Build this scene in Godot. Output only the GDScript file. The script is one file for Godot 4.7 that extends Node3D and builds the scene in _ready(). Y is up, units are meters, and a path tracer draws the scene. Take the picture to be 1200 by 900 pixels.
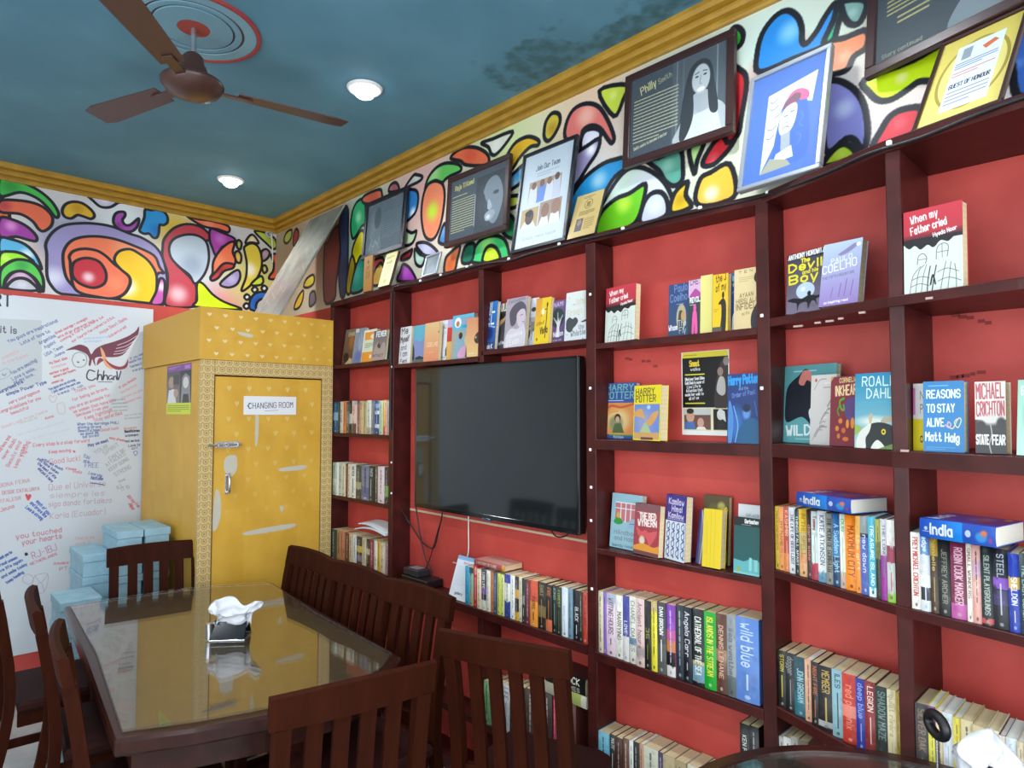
extends Node3D

# ---------------------------------------------------------------- data (metres, measured on each surface)
const SPINES := [
	{"y": 1.135, "depth": 0.118, "group": "books in the row topped by a blue guidebook", "books": [
		[-0.1004,3.617,0.0131,0.178,"c8a528","YELLOW RIVER","8a6a14",[],"yellow book, first from left in the row topped by a blue guidebook"],
		[-0.1059,3.6306,0.0155,0.1785,"e6964a","MY NAME IS","a85a28",[],"orange book, second from left in the row topped by a blue guidebook"],
		[-0.1123,3.6467,0.0179,0.1823,"b4463c","KASHMIR","f0b482",[[0.72,1,"e08246"]],"red book, third from left in the row topped by a blue guidebook"],
		[-0.1197,3.6651,0.0188,0.1817,"d7d7dc","THE LIFE OF GEES LOST","5a5a6e",[],"white book, fourth from left in the row topped by a blue guidebook"],
		[-0.1276,3.6846,0.0136,0.1794,"1e2d2d","THINGS FALL APART","c8d2c8",[],"black book, fifth from left in the row topped by a blue guidebook"],
		[-0.1332,3.6987,0.0241,0.1821,"e1b91e","IN THE SPELL","a87814",[[0.35,0.65,"beaa6e"],[0.65,0.8,"dc9664"],[0.8,1,"e6aa78"]],"yellow book, sixth from left in the row topped by a blue guidebook"],
		[-0.1431,3.7233,0.0137,0.1831,"46282a","dark side","d28c6e",[],"maroon book, seventh from left in the row topped by a blue guidebook"],
		[-0.1489,3.7377,0.0189,0.1819,"d2e1dc","Tommy","8c3c3c",[[0.75,1,"b92d46"]],"white book, eighth from left in the row topped by a blue guidebook"],
		[-0.1567,3.7572,0.0236,0.1861,"e6e6e8","KATE ATKINSON","5a6478",[[0.86,1,"5a96b4"]],"white book, ninth from left in the row topped by a blue guidebook"],
		[-0.1664,3.7813,0.019,0.1832,"8c8c80","THE MOON OF GOMRATH","32322d",[],"dark grey book, tenth from left in the row topped by a blue guidebook"],
		[-0.1743,3.8009,0.0208,0.1857,"2864a0","A Sudden Light","aad2eb",[[0.3,0.6,"3278aa"],[0.6,1,"193c64"]],"blue book, eleventh from left in the row topped by a blue guidebook"],
		[-0.1828,3.8222,0.0144,0.1871,"ebebe1","OUR","5ab43c",[[0.78,1,"c8aa9b"]],"white book, twelfth from left in the row topped by a blue guidebook"],
		[-0.1888,3.8371,0.0278,0.1874,"fa8c14","MAXIMUM CITY","8c3c0a",[],"orange thick book, thirteenth from left in the row topped by a blue guidebook"],
		[-0.2002,3.8654,0.0121,0.1891,"f09632","the gift","fad2a0",[[0,0.35,"f5b450"]],"orange slim book, fourteenth from left in the row topped by a blue guidebook"],
		[-0.2053,3.8781,0.0201,0.1906,"5064b4","new dawn","d2d7f0",[[0,0.22,"8c9696"],[0.22,0.27,"1e1e28"]],"blue book, fifteenth from left in the row topped by a blue guidebook"],
		[-0.2136,3.8987,0.0176,0.1927,"3caac3","TREASURE ISLAND","ebf5f5",[[0.88,1,"e1f0f0"]],"teal book, sixteenth from left in the row topped by a blue guidebook"],
		[-0.2209,3.9169,0.0125,0.1892,"a0a03c",null,null,[[0.28,0.5,"6e6e32"],[0.5,1,"28281e"]],"yellow slim book, seventeenth from left in the row topped by a blue guidebook"],
		[-0.2262,3.9301,0.0143,0.1919,"cdcdd2","THE LONG ROAD","6e6e78",[[0.45,1,"a0289b"]],"white book, eighteenth from left in the row topped by a blue guidebook"],
		[-0.2321,3.9448,0.0171,0.1928,"e1dcd7","P","c83246",[[0.32,0.52,"8c3c50"],[0.52,0.9,"c3c8c3"],[0.9,1,"96c83c"]],"white book, last at right in the row topped by a blue guidebook"]]},
	{"y": 1.135, "depth": 0.118, "group": "books in the row beside the large blue guidebook", "books": [
		[-0.2472,3.9988,0.0191,0.1727,"ebe6dc","PREY MICHAEL CRICHTON","b43c3c",[],"white book, first from left in the row beside the large blue guidebook"],
		[-0.2512,4.0186,0.0195,0.1781,"5a82be","edge of sky","dce6f5",[[0.3,0.55,"c8cdd7"],[0.55,0.7,"e1e6eb"],[0.7,0.86,"32323c"],[0.86,1,"d7dcdc"]],"blue book, second from left in the row beside the large blue guidebook"],
		[-0.2552,4.0386,0.0157,0.18,"46321e","Danielle","c8aa5a",[[0,0.3,"a08228"]],"brown book, third from left in the row beside the large blue guidebook"],
		[-0.2585,4.0549,0.0237,0.1645,"1e1e1c","JEFFREY ARCHER","82826e",[],"black book, fourth from left in the row beside the large blue guidebook"],
		[-0.2634,4.0792,0.0299,0.1637,"782846","ROBIN COOK MARKER","e1b4c3",[[0.8,1,"be5aa0"]],"pink thick book, fifth from left in the row beside the large blue guidebook"],
		[-0.2695,4.1095,0.01,0.1665,"e6dccd","SMALL WONDERS","785a50",[],"white slim book, sixth from left in the row beside the large blue guidebook"],
		[-0.2717,4.1201,0.0153,0.1642,"e1aaa0",null,null,[[0.2,0.4,"c8a0b4"],[0.6,1,"dca096"]],"pale red book, seventh from left in the row beside the large blue guidebook"],
		[-0.2748,4.1359,0.0209,0.1629,"1e2828","SILENT PLAYGROUNDS","a0aaa0",[[0.9,0.97,"c8504b"]],"black book, eighth from left in the row beside the large blue guidebook"],
		[-0.2792,4.1573,0.0265,0.1639,"191923","STEEL","b4b9c3",[[0.36,0.5,"7846aa"],[0.52,0.7,"3c325f"]],"black thick book, ninth from left in the row beside the large blue guidebook"],
		[-0.2846,4.1843,0.0184,0.1587,"1e37a0","SHELDON","dcdcf0",[[0.3,0.45,"c8a03c"]],"blue book, tenth from left in the row beside the large blue guidebook"],
		[-0.2884,4.2032,0.0164,0.1622,"1e3237","THE LAST JUROR","a0b4aa",[],"black book, eleventh from left in the row beside the large blue guidebook"],
		[-0.2917,4.2202,0.0163,0.1595,"282832","RIVER GOD","c8b496",[],"black book, twelfth from left in the row beside the large blue guidebook"],
		[-0.2929,4.2371,0.0147,0.1569,"8c2828","HOTEL","f0dcc8",[],"red book, thirteenth from left in the row beside the large blue guidebook"],
		[-0.2941,4.2523,0.0143,0.1594,"d2c8aa","AIRFRAME","3c3c3c",[],"cream book, fourteenth from left in the row beside the large blue guidebook"],
		[-0.2952,4.2671,0.0174,0.1601,"1e4664","COMA","c8dcf0",[],"dark blue book, last at right in the row beside the large blue guidebook"]]},
	{"y": 0.752, "depth": 0.118, "group": "books in the lower row behind the round table", "books": [
		[-0.1004,3.617,0.0262,0.1547,"141412","STORM","d2be28",[[0.0,0.12,"28281e"]],"black book, first from left in the lower row behind the round table"],
		[-0.1112,3.6438,0.0292,0.1582,"191919","dagger","8c8c8c",[],"black thick book, second from left in the lower row behind the round table"],
		[-0.1231,3.6736,0.0336,0.1583,"1e4650","JOHN GRISHAM","a0c8d2",[[0.6,1,"2d6e7d"]],"dark teal thick book, third from left in the lower row behind the round table"],
		[-0.1369,3.7078,0.0193,0.1627,"dca582",null,null,[],"orange book, fourth from left in the lower row behind the round table"],
		[-0.1448,3.7276,0.0201,0.1639,"1e1412","NIGHT FIRE","be642d",[],"black book, fifth from left in the lower row behind the round table"],
		[-0.1531,3.7483,0.0411,0.163,"0f0f12","MEMBER","c8a546",[[0.86,0.95,"b4b4b4"]],"black thick book, sixth from left in the lower row behind the round table"],
		[-0.1699,3.79,0.0285,0.169,"8cb4be","ILES","284650",[],"pale teal thick book, seventh from left in the lower row behind the round table"],
		[-0.1816,3.8191,0.0365,0.1701,"c83223","red phoenix","e68c6e",[[0.45,0.62,"e67d6e"]],"red thick book, eighth from left in the lower row behind the round table"],
		[-0.1965,3.8562,0.0229,0.1722,"1e2d96","deep blue","96a0dc",[],"blue book, ninth from left in the lower row behind the round table"],
		[-0.2059,3.8797,0.0259,0.1747,"8c1e1e","LEGION","f0e1d2",[],"red book, tenth from left in the lower row behind the round table"],
		[-0.2165,3.9061,0.029,0.1742,"1e2823","SHADOW MAZE","6e8c82",[],"black thick book, eleventh from left in the lower row behind the round table"],
		[-0.2284,3.9357,0.0201,0.1778,"d7c8a0","quiet rivers","aa9678",[],"cream book, twelfth from left in the lower row behind the round table"],
		[-0.2367,3.9564,0.0089,0.1795,"a0821e",null,null,[],"yellow slim book, last at right in the lower row behind the round table"]]},
	{"y": 0.752, "depth": 0.118, "group": "books in the lower row behind the napkin holder", "books": [
		[-0.2472,3.9988,0.026,0.1725,"3c3837","SILVER OAK","8c6e50",[],"dark grey book, first from left in the lower row behind the napkin holder"],
		[-0.2526,4.0253,0.0151,0.1761,"dcd24b",null,null,[[0,0.25,"6e3c82"]],"yellow book, second from left in the lower row behind the napkin holder"],
		[-0.2557,4.041,0.0132,0.1727,"dcc39b",null,null,[],"cream book, third from left in the lower row behind the napkin holder"],
		[-0.2585,4.0547,0.0192,0.1724,"d2d7dc","north","96a0aa",[],"white book, fourth from left in the lower row behind the napkin holder"],
		[-0.2625,4.0746,0.0149,0.1696,"dcc846",null,null,[],"yellow book, fifth from left in the lower row behind the napkin holder"],
		[-0.2656,4.09,0.0213,0.1721,"d7c396",null,null,[],"cream book, sixth from left in the lower row behind the napkin holder"],
		[-0.27,4.1119,0.025,0.1686,"d2be91",null,null,[],"cream book, seventh from left in the lower row behind the napkin holder"],
		[-0.2752,4.1374,0.0206,0.171,"dcd2b4","paper town","8c7d6e",[],"cream book, eighth from left in the lower row behind the napkin holder"],
		[-0.2794,4.1586,0.0118,0.1667,"e1d2be",null,null,[[0.3,0.6,"6e1e3c"]],"cream slim book, ninth from left in the lower row behind the napkin holder"],
		[-0.2819,4.1709,0.0177,0.1677,"d7dce1","winter","a0b4c8",[],"white book, tenth from left in the lower row behind the napkin holder"],
		[-0.2856,4.1892,0.0113,0.1661,"dcc8a5",null,null,[],"cream slim book, eleventh from left in the lower row behind the napkin holder"],
		[-0.288,4.2011,0.0137,0.1668,"41285a",null,null,[],"dark purple book, twelfth from left in the lower row behind the napkin holder"],
		[-0.2909,4.2153,0.0213,0.1632,"c8b48c",null,null,[],"cream book, thirteenth from left in the lower row behind the napkin holder"],
		[-0.293,4.2372,0.0175,0.161,"8c3c32",null,null,[],"red book, last at right in the lower row behind the napkin holder"]]},
	{"y": 0.733, "depth": 0.098, "group": "books in the row right of the near chair", "books": [
		[-0.1027,2.972,0.0212,0.2146,"d2c8aa",null,null,[],"cream book, first from left in the row right of the near chair"],
		[-0.1016,2.9937,0.0135,0.2145,"8c64be",null,null,[],"purple book, second from left in the row right of the near chair"],
		[-0.102,3.0078,0.0389,0.2139,"e1c8d7","WAITING HOURS","6e5a6e",[[0,0.14,"a0aabe"]],"white thick book, third from left in the row right of the near chair"],
		[-0.1012,3.0473,0.0316,0.2156,"e6e4da","MARRYING","5a5a55",[],"white thick book, fourth from left in the row right of the near chair"],
		[-0.1038,3.0794,0.0259,0.2199,"3c3c91","LOVE","e6e6f0",[[0.62,1,"dcd7d2"]],"blue book, fifth from left in the row right of the near chair"],
		[-0.1025,3.1059,0.0303,0.2236,"e1ded2","CHANEL DIARIES","787d78",[[0.62,0.72,"5a8cb4"]],"white thick book, sixth from left in the row right of the near chair"],
		[-0.1076,3.1368,0.0333,0.2243,"dcbeb9","Ancient hours","826e6e",[[0.7,0.85,"a59696"]],"pale red thick book, seventh from left in the row right of the near chair"],
		[-0.1074,3.1707,0.0255,0.2234,"14140f","35","a0aa32",[],"black book, eighth from left in the row right of the near chair"],
		[-0.1065,3.1967,0.0227,0.2237,"e6d732",null,null,[[0,0.14,"c8aa78"]],"yellow book, ninth from left in the row right of the near chair"],
		[-0.1071,3.22,0.0336,0.2293,"3c3c3f","DAN BROWN","f0f0f0",[[0.58,1,"5a5a58"]],"dark grey thick book, tenth from left in the row right of the near chair"],
		[-0.1046,3.2542,0.0317,0.2277,"7d3caa",null,null,[[0.35,0.5,"be508c"],[0.5,0.66,"c87832"],[0.66,0.85,"191412"],[0.85,1,"dcdcd2"]],"purple thick book, eleventh from left in the row right of the near chair"],
		[-0.1012,3.2865,0.0299,0.2328,"28323c",null,null,[],"dark blue thick book, twelfth from left in the row right of the near chair"],
		[-0.1065,3.3169,0.0293,0.2336,"0f141e","Angela Carr","dcdce1",[],"black thick book, thirteenth from left in the row right of the near chair"],
		[-0.1031,3.3468,0.0409,0.2346,"14191a","CATHEDRAL OF THE SEA","e1e1d7",[[0.68,0.73,"bea56e"],[0.73,0.95,"6e96aa"]],"black thick book, fourteenth from left in the row right of the near chair"],
		[-0.1032,3.3883,0.0397,0.2338,"14a028","ISLANDS IN THE STREAM","e6d23c",[],"green thick book, fifteenth from left in the row right of the near chair"],
		[-0.1039,3.4285,0.0346,0.2378,"5a3728","DENNIS LEHANE","d2aa8c",[[0.45,0.6,"966e55"]],"brown thick book, sixteenth from left in the row right of the near chair"],
		[-0.1033,3.4637,0.029,0.2414,"8c9196","sea weather","5a5f64",[[0.75,1,"5a6464"]],"dark grey thick book, seventeenth from left in the row right of the near chair"],
		[-0.1041,3.4931,0.071,0.2433,"5a82c8","wild blue","c8d7f0",[],"blue thick book, last at right in the row right of the near chair"]]},
	{"y": 0.749, "depth": 0.098, "group": "books in the long row beneath the television", "books": [
		[-0.1045,2.2335,0.0281,0.1623,"2896c3",null,null,[],"blue book, first from left in the long row beneath the television"],
		[-0.1046,2.2622,0.0258,0.1626,"82aa96",null,null,[[0,0.15,"282828"],[0.6,1,"a5a078"]],"pale green book, second from left in the long row beneath the television"],
		[-0.1026,2.2887,0.0273,0.1804,"c3232d","RED","f0d2d2",[],"red book, third from left in the long row beneath the television"],
		[-0.1079,2.3166,0.0269,0.1658,"e6d2b4",null,null,[],"cream book, fourth from left in the long row beneath the television"],
		[-0.1066,2.3441,0.0302,0.1674,"3c3c46","LOVE LIFE","f0f0f0",[[0.45,0.6,"7d50a0"],[0.75,1,"e1dcc8"]],"dark blue thick book, fifth from left in the long row beneath the television"],
		[-0.1053,2.3748,0.0225,0.1694,"e6e1d2",null,null,[],"white book, sixth from left in the long row beneath the television"],
		[-0.1016,2.398,0.0205,0.1678,"d27d41",null,null,[],"orange book, seventh from left in the long row beneath the television"],
		[-0.1056,2.4192,0.022,0.1685,"3c4b73",null,null,[],"blue book, eighth from left in the long row beneath the television"],
		[-0.1046,2.4418,0.02,0.1689,"c8d250",null,null,[],"yellow book, ninth from left in the long row beneath the television"],
		[-0.1042,2.4624,0.0215,0.1679,"d7d78c",null,null,[],"pale yellow book, tenth from left in the long row beneath the television"],
		[-0.1041,2.4844,0.0345,0.1737,"e6e6dc",null,null,[[0,0.2,"2337a0"],[0.62,1,"2d4196"]],"white thick book, eleventh from left in the long row beneath the television"],
		[-0.1014,2.5197,0.0241,0.1734,"f0f0eb",null,null,[],"white book, twelfth from left in the long row beneath the television"],
		[-0.1028,2.5444,0.0221,0.1747,"28231e",null,null,[[0.3,0.5,"d79b32"],[0.8,1,"e1aa32"]],"black book, thirteenth from left in the long row beneath the television"],
		[-0.1023,2.5671,0.0187,0.1751,"e1d7be",null,null,[],"cream book, fourteenth from left in the long row beneath the television"],
		[-0.1046,2.5863,0.0216,0.1723,"2d3228","TOXIC","d7d7d2",[],"black book, fifteenth from left in the long row beneath the television"],
		[-0.1062,2.6086,0.0245,0.1735,"6e2837",null,null,[],"maroon book, sixteenth from left in the long row beneath the television"],
		[-0.1058,2.6337,0.0402,0.1758,"d25037","PARIS","3c1e14",[[0.45,1,"e69132"]],"red thick book, seventeenth from left in the long row beneath the television"],
		[-0.1039,2.6745,0.0422,0.1772,"231e19","EAGLE","9b8255",[[0.5,0.75,"78643c"]],"black thick book, eighteenth from left in the long row beneath the television"],
		[-0.1049,2.7172,0.0318,0.1752,"1e1412","FIRE","d27332",[[0.75,1,"d26941"]],"black thick book, nineteenth from left in the long row beneath the television"],
		[-0.1031,2.7496,0.0254,0.1777,"141e1e","KING","8caaa0",[],"black book, twentieth from left in the long row beneath the television"],
		[-0.1068,2.7756,0.0236,0.1766,"1e2319","FOREST","96aa50",[],"black book, twenty-first from left in the long row beneath the television"],
		[-0.1052,2.7997,0.0302,0.1799,"d7e1eb","snow","a0b4c8",[],"white thick book, twenty-second from left in the long row beneath the television"],
		[-0.1057,2.8305,0.0228,0.1816,"6e8ca0",null,null,[],"pale blue book, twenty-third from left in the long row beneath the television"],
		[-0.1015,2.854,0.032,0.1795,"0f0f12","BLACK","e6e6e6",[],"black thick book, twenty-fourth from left in the long row beneath the television"],
		[-0.107,2.8864,0.0154,0.1805,"282319",null,null,[],"black book, twenty-fifth from left in the long row beneath the television"],
		[-0.1056,2.9024,0.0231,0.1813,"c8412d","RED SQUARE","7d1914",[],"red book, last at right in the long row beneath the television"]]},
	{"y": 1.47, "depth": 0.098, "group": "books in the second row beside the booth", "books": [
		[-0.1042,1.0462,0.0589,0.1748,"2d5a82",null,null,[[0.35,0.6,"8cb4d2"]],"blue thick book, first from left in the second row beside the booth"],
		[-0.1071,1.1057,0.0153,0.1791,"32372d",null,null,[],"black book, second from left in the second row beside the booth"],
		[-0.1033,1.1216,0.0308,0.1761,"d2cdb9","IN TIME","46412d",[],"white thick book, third from left in the second row beside the booth"],
		[-0.101,1.153,0.0412,0.179,"e1824b",null,null,[],"orange thick book, fourth from left in the second row beside the booth"],
		[-0.1042,1.1948,0.0375,0.1746,"505a50",null,null,[[0.3,0.7,"788278"]],"dark grey thick book, fifth from left in the second row beside the booth"],
		[-0.1076,1.2329,0.0265,0.1791,"19191c",null,null,[[0.4,0.7,"c8c8c3"]],"black book, sixth from left in the second row beside the booth"],
		[-0.1068,1.2604,0.0438,0.1586,"e6c8b4","cherry","c8508c",[[0.65,1,"64463c"]],"pale orange thick book, seventh from left in the second row beside the booth"],
		[-0.1014,1.3048,0.0354,0.1786,"824150",null,null,[[0.6,1,"966e64"]],"red thick book, eighth from left in the second row beside the booth"],
		[-0.1079,1.3408,0.0353,0.1773,"cdaf87","OATH","786446",[],"pale orange thick book, ninth from left in the second row beside the booth"],
		[-0.1051,1.3767,0.0333,0.1745,"b9aa7d",null,null,[],"pale yellow thick book, tenth from left in the second row beside the booth"],
		[-0.1063,1.4107,0.0453,0.1793,"dcdcd2",null,null,[[0.8,1,"aaa596"]],"white thick book, eleventh from left in the second row beside the booth"],
		[-0.1052,1.4566,0.0295,0.1783,"646473",null,null,[],"pale blue thick book, twelfth from left in the second row beside the booth"],
		[-0.1031,1.4866,0.0438,0.176,"23467d",null,null,[[0.1,0.2,"82a5d2"],[0.3,0.4,"d2dce6"],[0.7,0.8,"d7e1eb"]],"blue thick book, thirteenth from left in the second row beside the booth"],
		[-0.1054,1.531,0.0365,0.1763,"b4c3a5",null,null,[],"pale green thick book, fourteenth from left in the second row beside the booth"],
		[-0.1045,1.5681,0.0164,0.1791,"e1b432",null,null,[[0.75,1,"d2412d"]],"yellow book, fifteenth from left in the second row beside the booth"],
		[-0.1044,1.585,0.0188,0.1793,"e6a591",null,null,[],"orange book, sixteenth from left in the second row beside the booth"],
		[-0.1049,1.6046,0.0187,0.1756,"9b9691",null,null,[],"light grey book, last at right in the second row beside the booth"]]},
	{"y": 1.118, "depth": 0.098, "group": "books in the third row beside the booth", "books": [
		[-0.104,1.0462,0.0425,0.1815,"aab9aa",null,null,[[0.5,0.7,"dcdcc8"]],"light grey thick book, first from left in the third row beside the booth"],
		[-0.108,1.0893,0.0237,0.1825,"e1e6e1",null,null,[],"white book, second from left in the third row beside the booth"],
		[-0.1026,1.1135,0.0384,0.1792,"c8cdbe",null,null,[],"light grey thick book, third from left in the third row beside the booth"],
		[-0.1041,1.1525,0.0377,0.1818,"d7d2b4",null,null,[],"cream thick book, fourth from left in the third row beside the booth"],
		[-0.1019,1.1907,0.0256,0.1821,"641e28",null,null,[],"maroon book, fifth from left in the third row beside the booth"],
		[-0.1042,1.2169,0.0309,0.1826,"dcd2b9",null,null,[],"cream thick book, sixth from left in the third row beside the booth"],
		[-0.1033,1.2484,0.0529,0.1825,"e1e1d7","NOTES","282823",[],"white thick book, seventh from left in the third row beside the booth"],
		[-0.1033,1.302,0.0544,0.1818,"4b4b3c",null,null,[[0.5,0.7,"a59b6e"]],"pale olive thick book, eighth from left in the third row beside the booth"],
		[-0.1025,1.357,0.0847,0.1845,"787d96",null,null,[[0.6,0.9,"5f648c"]],"pale blue thick book, ninth from left in the third row beside the booth"],
		[-0.1078,1.4423,0.046,0.1845,"2d3232","OVER","c8cdc8",[],"black thick book, tenth from left in the third row beside the booth"],
		[-0.102,1.4889,0.0324,0.1854,"5f5541",null,null,[],"pale olive thick book, eleventh from left in the third row beside the booth"],
		[-0.1035,1.522,0.064,0.1867,"dcc8cd",null,null,[],"white thick book, twelfth from left in the third row beside the booth"],
		[-0.1055,1.5865,0.0407,0.1859,"2d2d2d",null,null,[[0.5,0.8,"64964b"]],"black thick book, last at right in the third row beside the booth"]]},
	{"y": 0.755, "depth": 0.098, "group": "books in the fourth row beside the booth", "books": [
		[-0.1075,1.0462,0.0521,0.1686,"323c32",null,null,[],"dark green thick book, first from left in the fourth row beside the booth"],
		[-0.1019,1.099,0.045,0.1692,"a58255",null,null,[],"brown thick book, second from left in the fourth row beside the booth"],
		[-0.1071,1.1448,0.0471,0.1695,"be7855",null,null,[],"orange thick book, third from left in the fourth row beside the booth"],
		[-0.1017,1.1926,0.049,0.1641,"643c2d",null,null,[],"brown thick book, fourth from left in the fourth row beside the booth"],
		[-0.1061,1.2424,0.0367,0.1656,"cdb99b",null,null,[],"cream thick book, fifth from left in the fourth row beside the booth"],
		[-0.1034,1.2797,0.0389,0.1653,"dce6eb",null,null,[],"white thick book, sixth from left in the fourth row beside the booth"],
		[-0.1046,1.3193,0.0547,0.1637,"3c3732",null,null,[[0.3,0.5,"c8aa3c"],[0.6,0.8,"7d6e96"]],"pale brown thick book, seventh from left in the fourth row beside the booth"],
		[-0.103,1.3746,0.04,0.1664,"cdc3a5",null,null,[],"cream thick book, eighth from left in the fourth row beside the booth"],
		[-0.1023,1.4153,0.034,0.1623,"2d2823",null,null,[[0.3,0.5,"c8b9a0"]],"black thick book, ninth from left in the fourth row beside the booth"],
		[-0.1049,1.45,0.0465,0.1646,"873c46",null,null,[],"red thick book, tenth from left in the fourth row beside the booth"],
		[-0.106,1.4971,0.0302,0.1651,"e6e6d7",null,null,[],"white thick book, eleventh from left in the fourth row beside the booth"],
		[-0.1065,1.5279,0.0298,0.1669,"d2a532",null,null,[],"yellow thick book, twelfth from left in the fourth row beside the booth"],
		[-0.1068,1.5584,0.0368,0.1646,"d7c8aa",null,null,[],"cream thick book, thirteenth from left in the fourth row beside the booth"],
		[-0.1017,1.5959,0.0313,0.1649,"aa8ca0",null,null,[],"pale pink thick book, last at right in the fourth row beside the booth"]]},
	{"y": 0.285, "depth": 0.098, "group": "books in the bottom shelf right of the near chair", "books": [
		[-0.1071,2.972,0.046,0.178,"6eb4cd",null,null,[],"blue thick book, first from left in the bottom shelf right of the near chair"],
		[-0.1018,3.0185,0.0246,0.1806,"282319","MAZE","c8c8be",[],"black book, second from left in the bottom shelf right of the near chair"],
		[-0.1051,3.0437,0.0304,0.1813,"46231e",null,null,[],"maroon thick book, third from left in the bottom shelf right of the near chair"],
		[-0.1028,3.0746,0.0267,0.1878,"6e4632",null,null,[],"brown book, fourth from left in the bottom shelf right of the near chair"],
		[-0.1035,3.1019,0.0173,0.1888,"e6e6e1",null,null,[],"white book, fifth from left in the bottom shelf right of the near chair"],
		[-0.1055,3.1198,0.023,0.1926,"191414",null,null,[],"black book, sixth from left in the bottom shelf right of the near chair"],
		[-0.104,3.1434,0.0168,0.194,"be8c6e",null,null,[],"orange book, seventh from left in the bottom shelf right of the near chair"],
		[-0.1044,3.1608,0.0561,0.194,"c8c8b4",null,null,[],"light grey thick book, eighth from left in the bottom shelf right of the near chair"],
		[-0.105,3.2175,0.0187,0.194,"3c2d50",null,null,[],"dark purple book, ninth from left in the bottom shelf right of the near chair"],
		[-0.1067,3.2368,0.0427,0.194,"b4a078","IN","141414",[],"pale yellow thick book, tenth from left in the bottom shelf right of the near chair"],
		[-0.1079,3.28,0.0413,0.194,"a08c64",null,null,[],"yellow thick book, eleventh from left in the bottom shelf right of the near chair"],
		[-0.1011,3.3219,0.0401,0.194,"c8c3af",null,null,[],"light grey thick book, twelfth from left in the bottom shelf right of the near chair"],
		[-0.1061,3.3626,0.0389,0.194,"6e5a46",null,null,[],"brown thick book, thirteenth from left in the bottom shelf right of the near chair"],
		[-0.1038,3.4021,0.0378,0.194,"8c7d64",null,null,[],"pale brown thick book, fourteenth from left in the bottom shelf right of the near chair"],
		[-0.1023,3.4404,0.0367,0.194,"5a4b3c",null,null,[],"pale brown thick book, fifteenth from left in the bottom shelf right of the near chair"],
		[-0.1019,3.4778,0.0401,0.194,"a0916e",null,null,[],"pale yellow thick book, sixteenth from left in the bottom shelf right of the near chair"],
		[-0.1023,3.5185,0.038,0.194,"786955",null,null,[],"pale brown thick book, last at right in the bottom shelf right of the near chair"]]},
	{"y": 0.485, "depth": 0.098, "group": "books in the pair perched above the bottom row", "books": [
		[-0.1016,3.5,0.0299,0.1797,"14140f","KEN FOLLETT","d2d2c8",[],"black thick book, first from left in the pair perched above the bottom row"],
		[-0.1037,3.5304,0.0286,0.1833,"1e1c19",null,null,[],"black thick book, last at right in the pair perched above the bottom row"]]},
	{"y": 0.285, "depth": 0.098, "group": "books in the bottom shelf seen through chair slats", "books": [
		[-0.1067,2.36,0.0409,0.1744,"6e9b6e",null,null,[],"pale green thick book, first from left in the bottom shelf seen through chair slats"],
		[-0.1015,2.4014,0.0398,0.1808,"78aa91",null,null,[],"pale green thick book, second from left in the bottom shelf seen through chair slats"],
		[-0.1078,2.4416,0.0348,0.1896,"32282d",null,null,[],"black thick book, third from left in the bottom shelf seen through chair slats"],
		[-0.1057,2.4769,0.0415,0.1946,"c8c8cd","LIFE","3c3c46",[],"light grey thick book, fourth from left in the bottom shelf seen through chair slats"],
		[-0.107,2.5189,0.044,0.1986,"3c2d28",null,null,[],"pale brown thick book, fifth from left in the bottom shelf seen through chair slats"],
		[-0.1013,2.5633,0.0426,0.2099,"1e1e1e","LOST","d2d2d2",[],"black thick book, sixth from left in the bottom shelf seen through chair slats"],
		[-0.1053,2.6063,0.0549,0.2165,"46372d",null,null,[],"brown thick book, seventh from left in the bottom shelf seen through chair slats"],
		[-0.1022,2.6617,0.0397,0.2244,"cdc8a5",null,null,[],"cream thick book, eighth from left in the bottom shelf seen through chair slats"],
		[-0.1076,2.7019,0.048,0.2332,"32231e",null,null,[],"black thick book, ninth from left in the bottom shelf seen through chair slats"],
		[-0.1019,2.7503,0.0165,0.2354,"b42337",null,null,[],"red book, tenth from left in the bottom shelf seen through chair slats"],
		[-0.1034,2.7673,0.0231,0.2405,"5a2d87",null,null,[],"purple thick book, eleventh from left in the bottom shelf seen through chair slats"],
		[-0.1035,2.7909,0.0299,0.2467,"41326e","SHADE","a096c8",[],"purple thick book, twelfth from left in the bottom shelf seen through chair slats"],
		[-0.1042,2.8213,0.0438,0.2527,"5a2d28",null,null,[],"maroon thick book, last at right in the bottom shelf seen through chair slats"]]},
	{"y": 0.49, "depth": 0.1, "group": "books in the dim bottom shelf behind the round table", "books": [
		[-0.1004,3.617,0.0155,0.1765,"bebeb9",null,null,[],"light grey book, first from left in the dim bottom shelf behind the round table"],
		[-0.1069,3.6331,0.0244,0.1833,"d2d2cd",null,null,[],"white book, second from left in the dim bottom shelf behind the round table"],
		[-0.1169,3.6581,0.0238,0.1966,"a5a096",null,null,[],"light grey book, third from left in the dim bottom shelf behind the round table"],
		[-0.1267,3.6824,0.0264,0.1994,"6e5f50",null,null,[],"pale brown book, last at right in the dim bottom shelf behind the round table"]]}]
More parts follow.
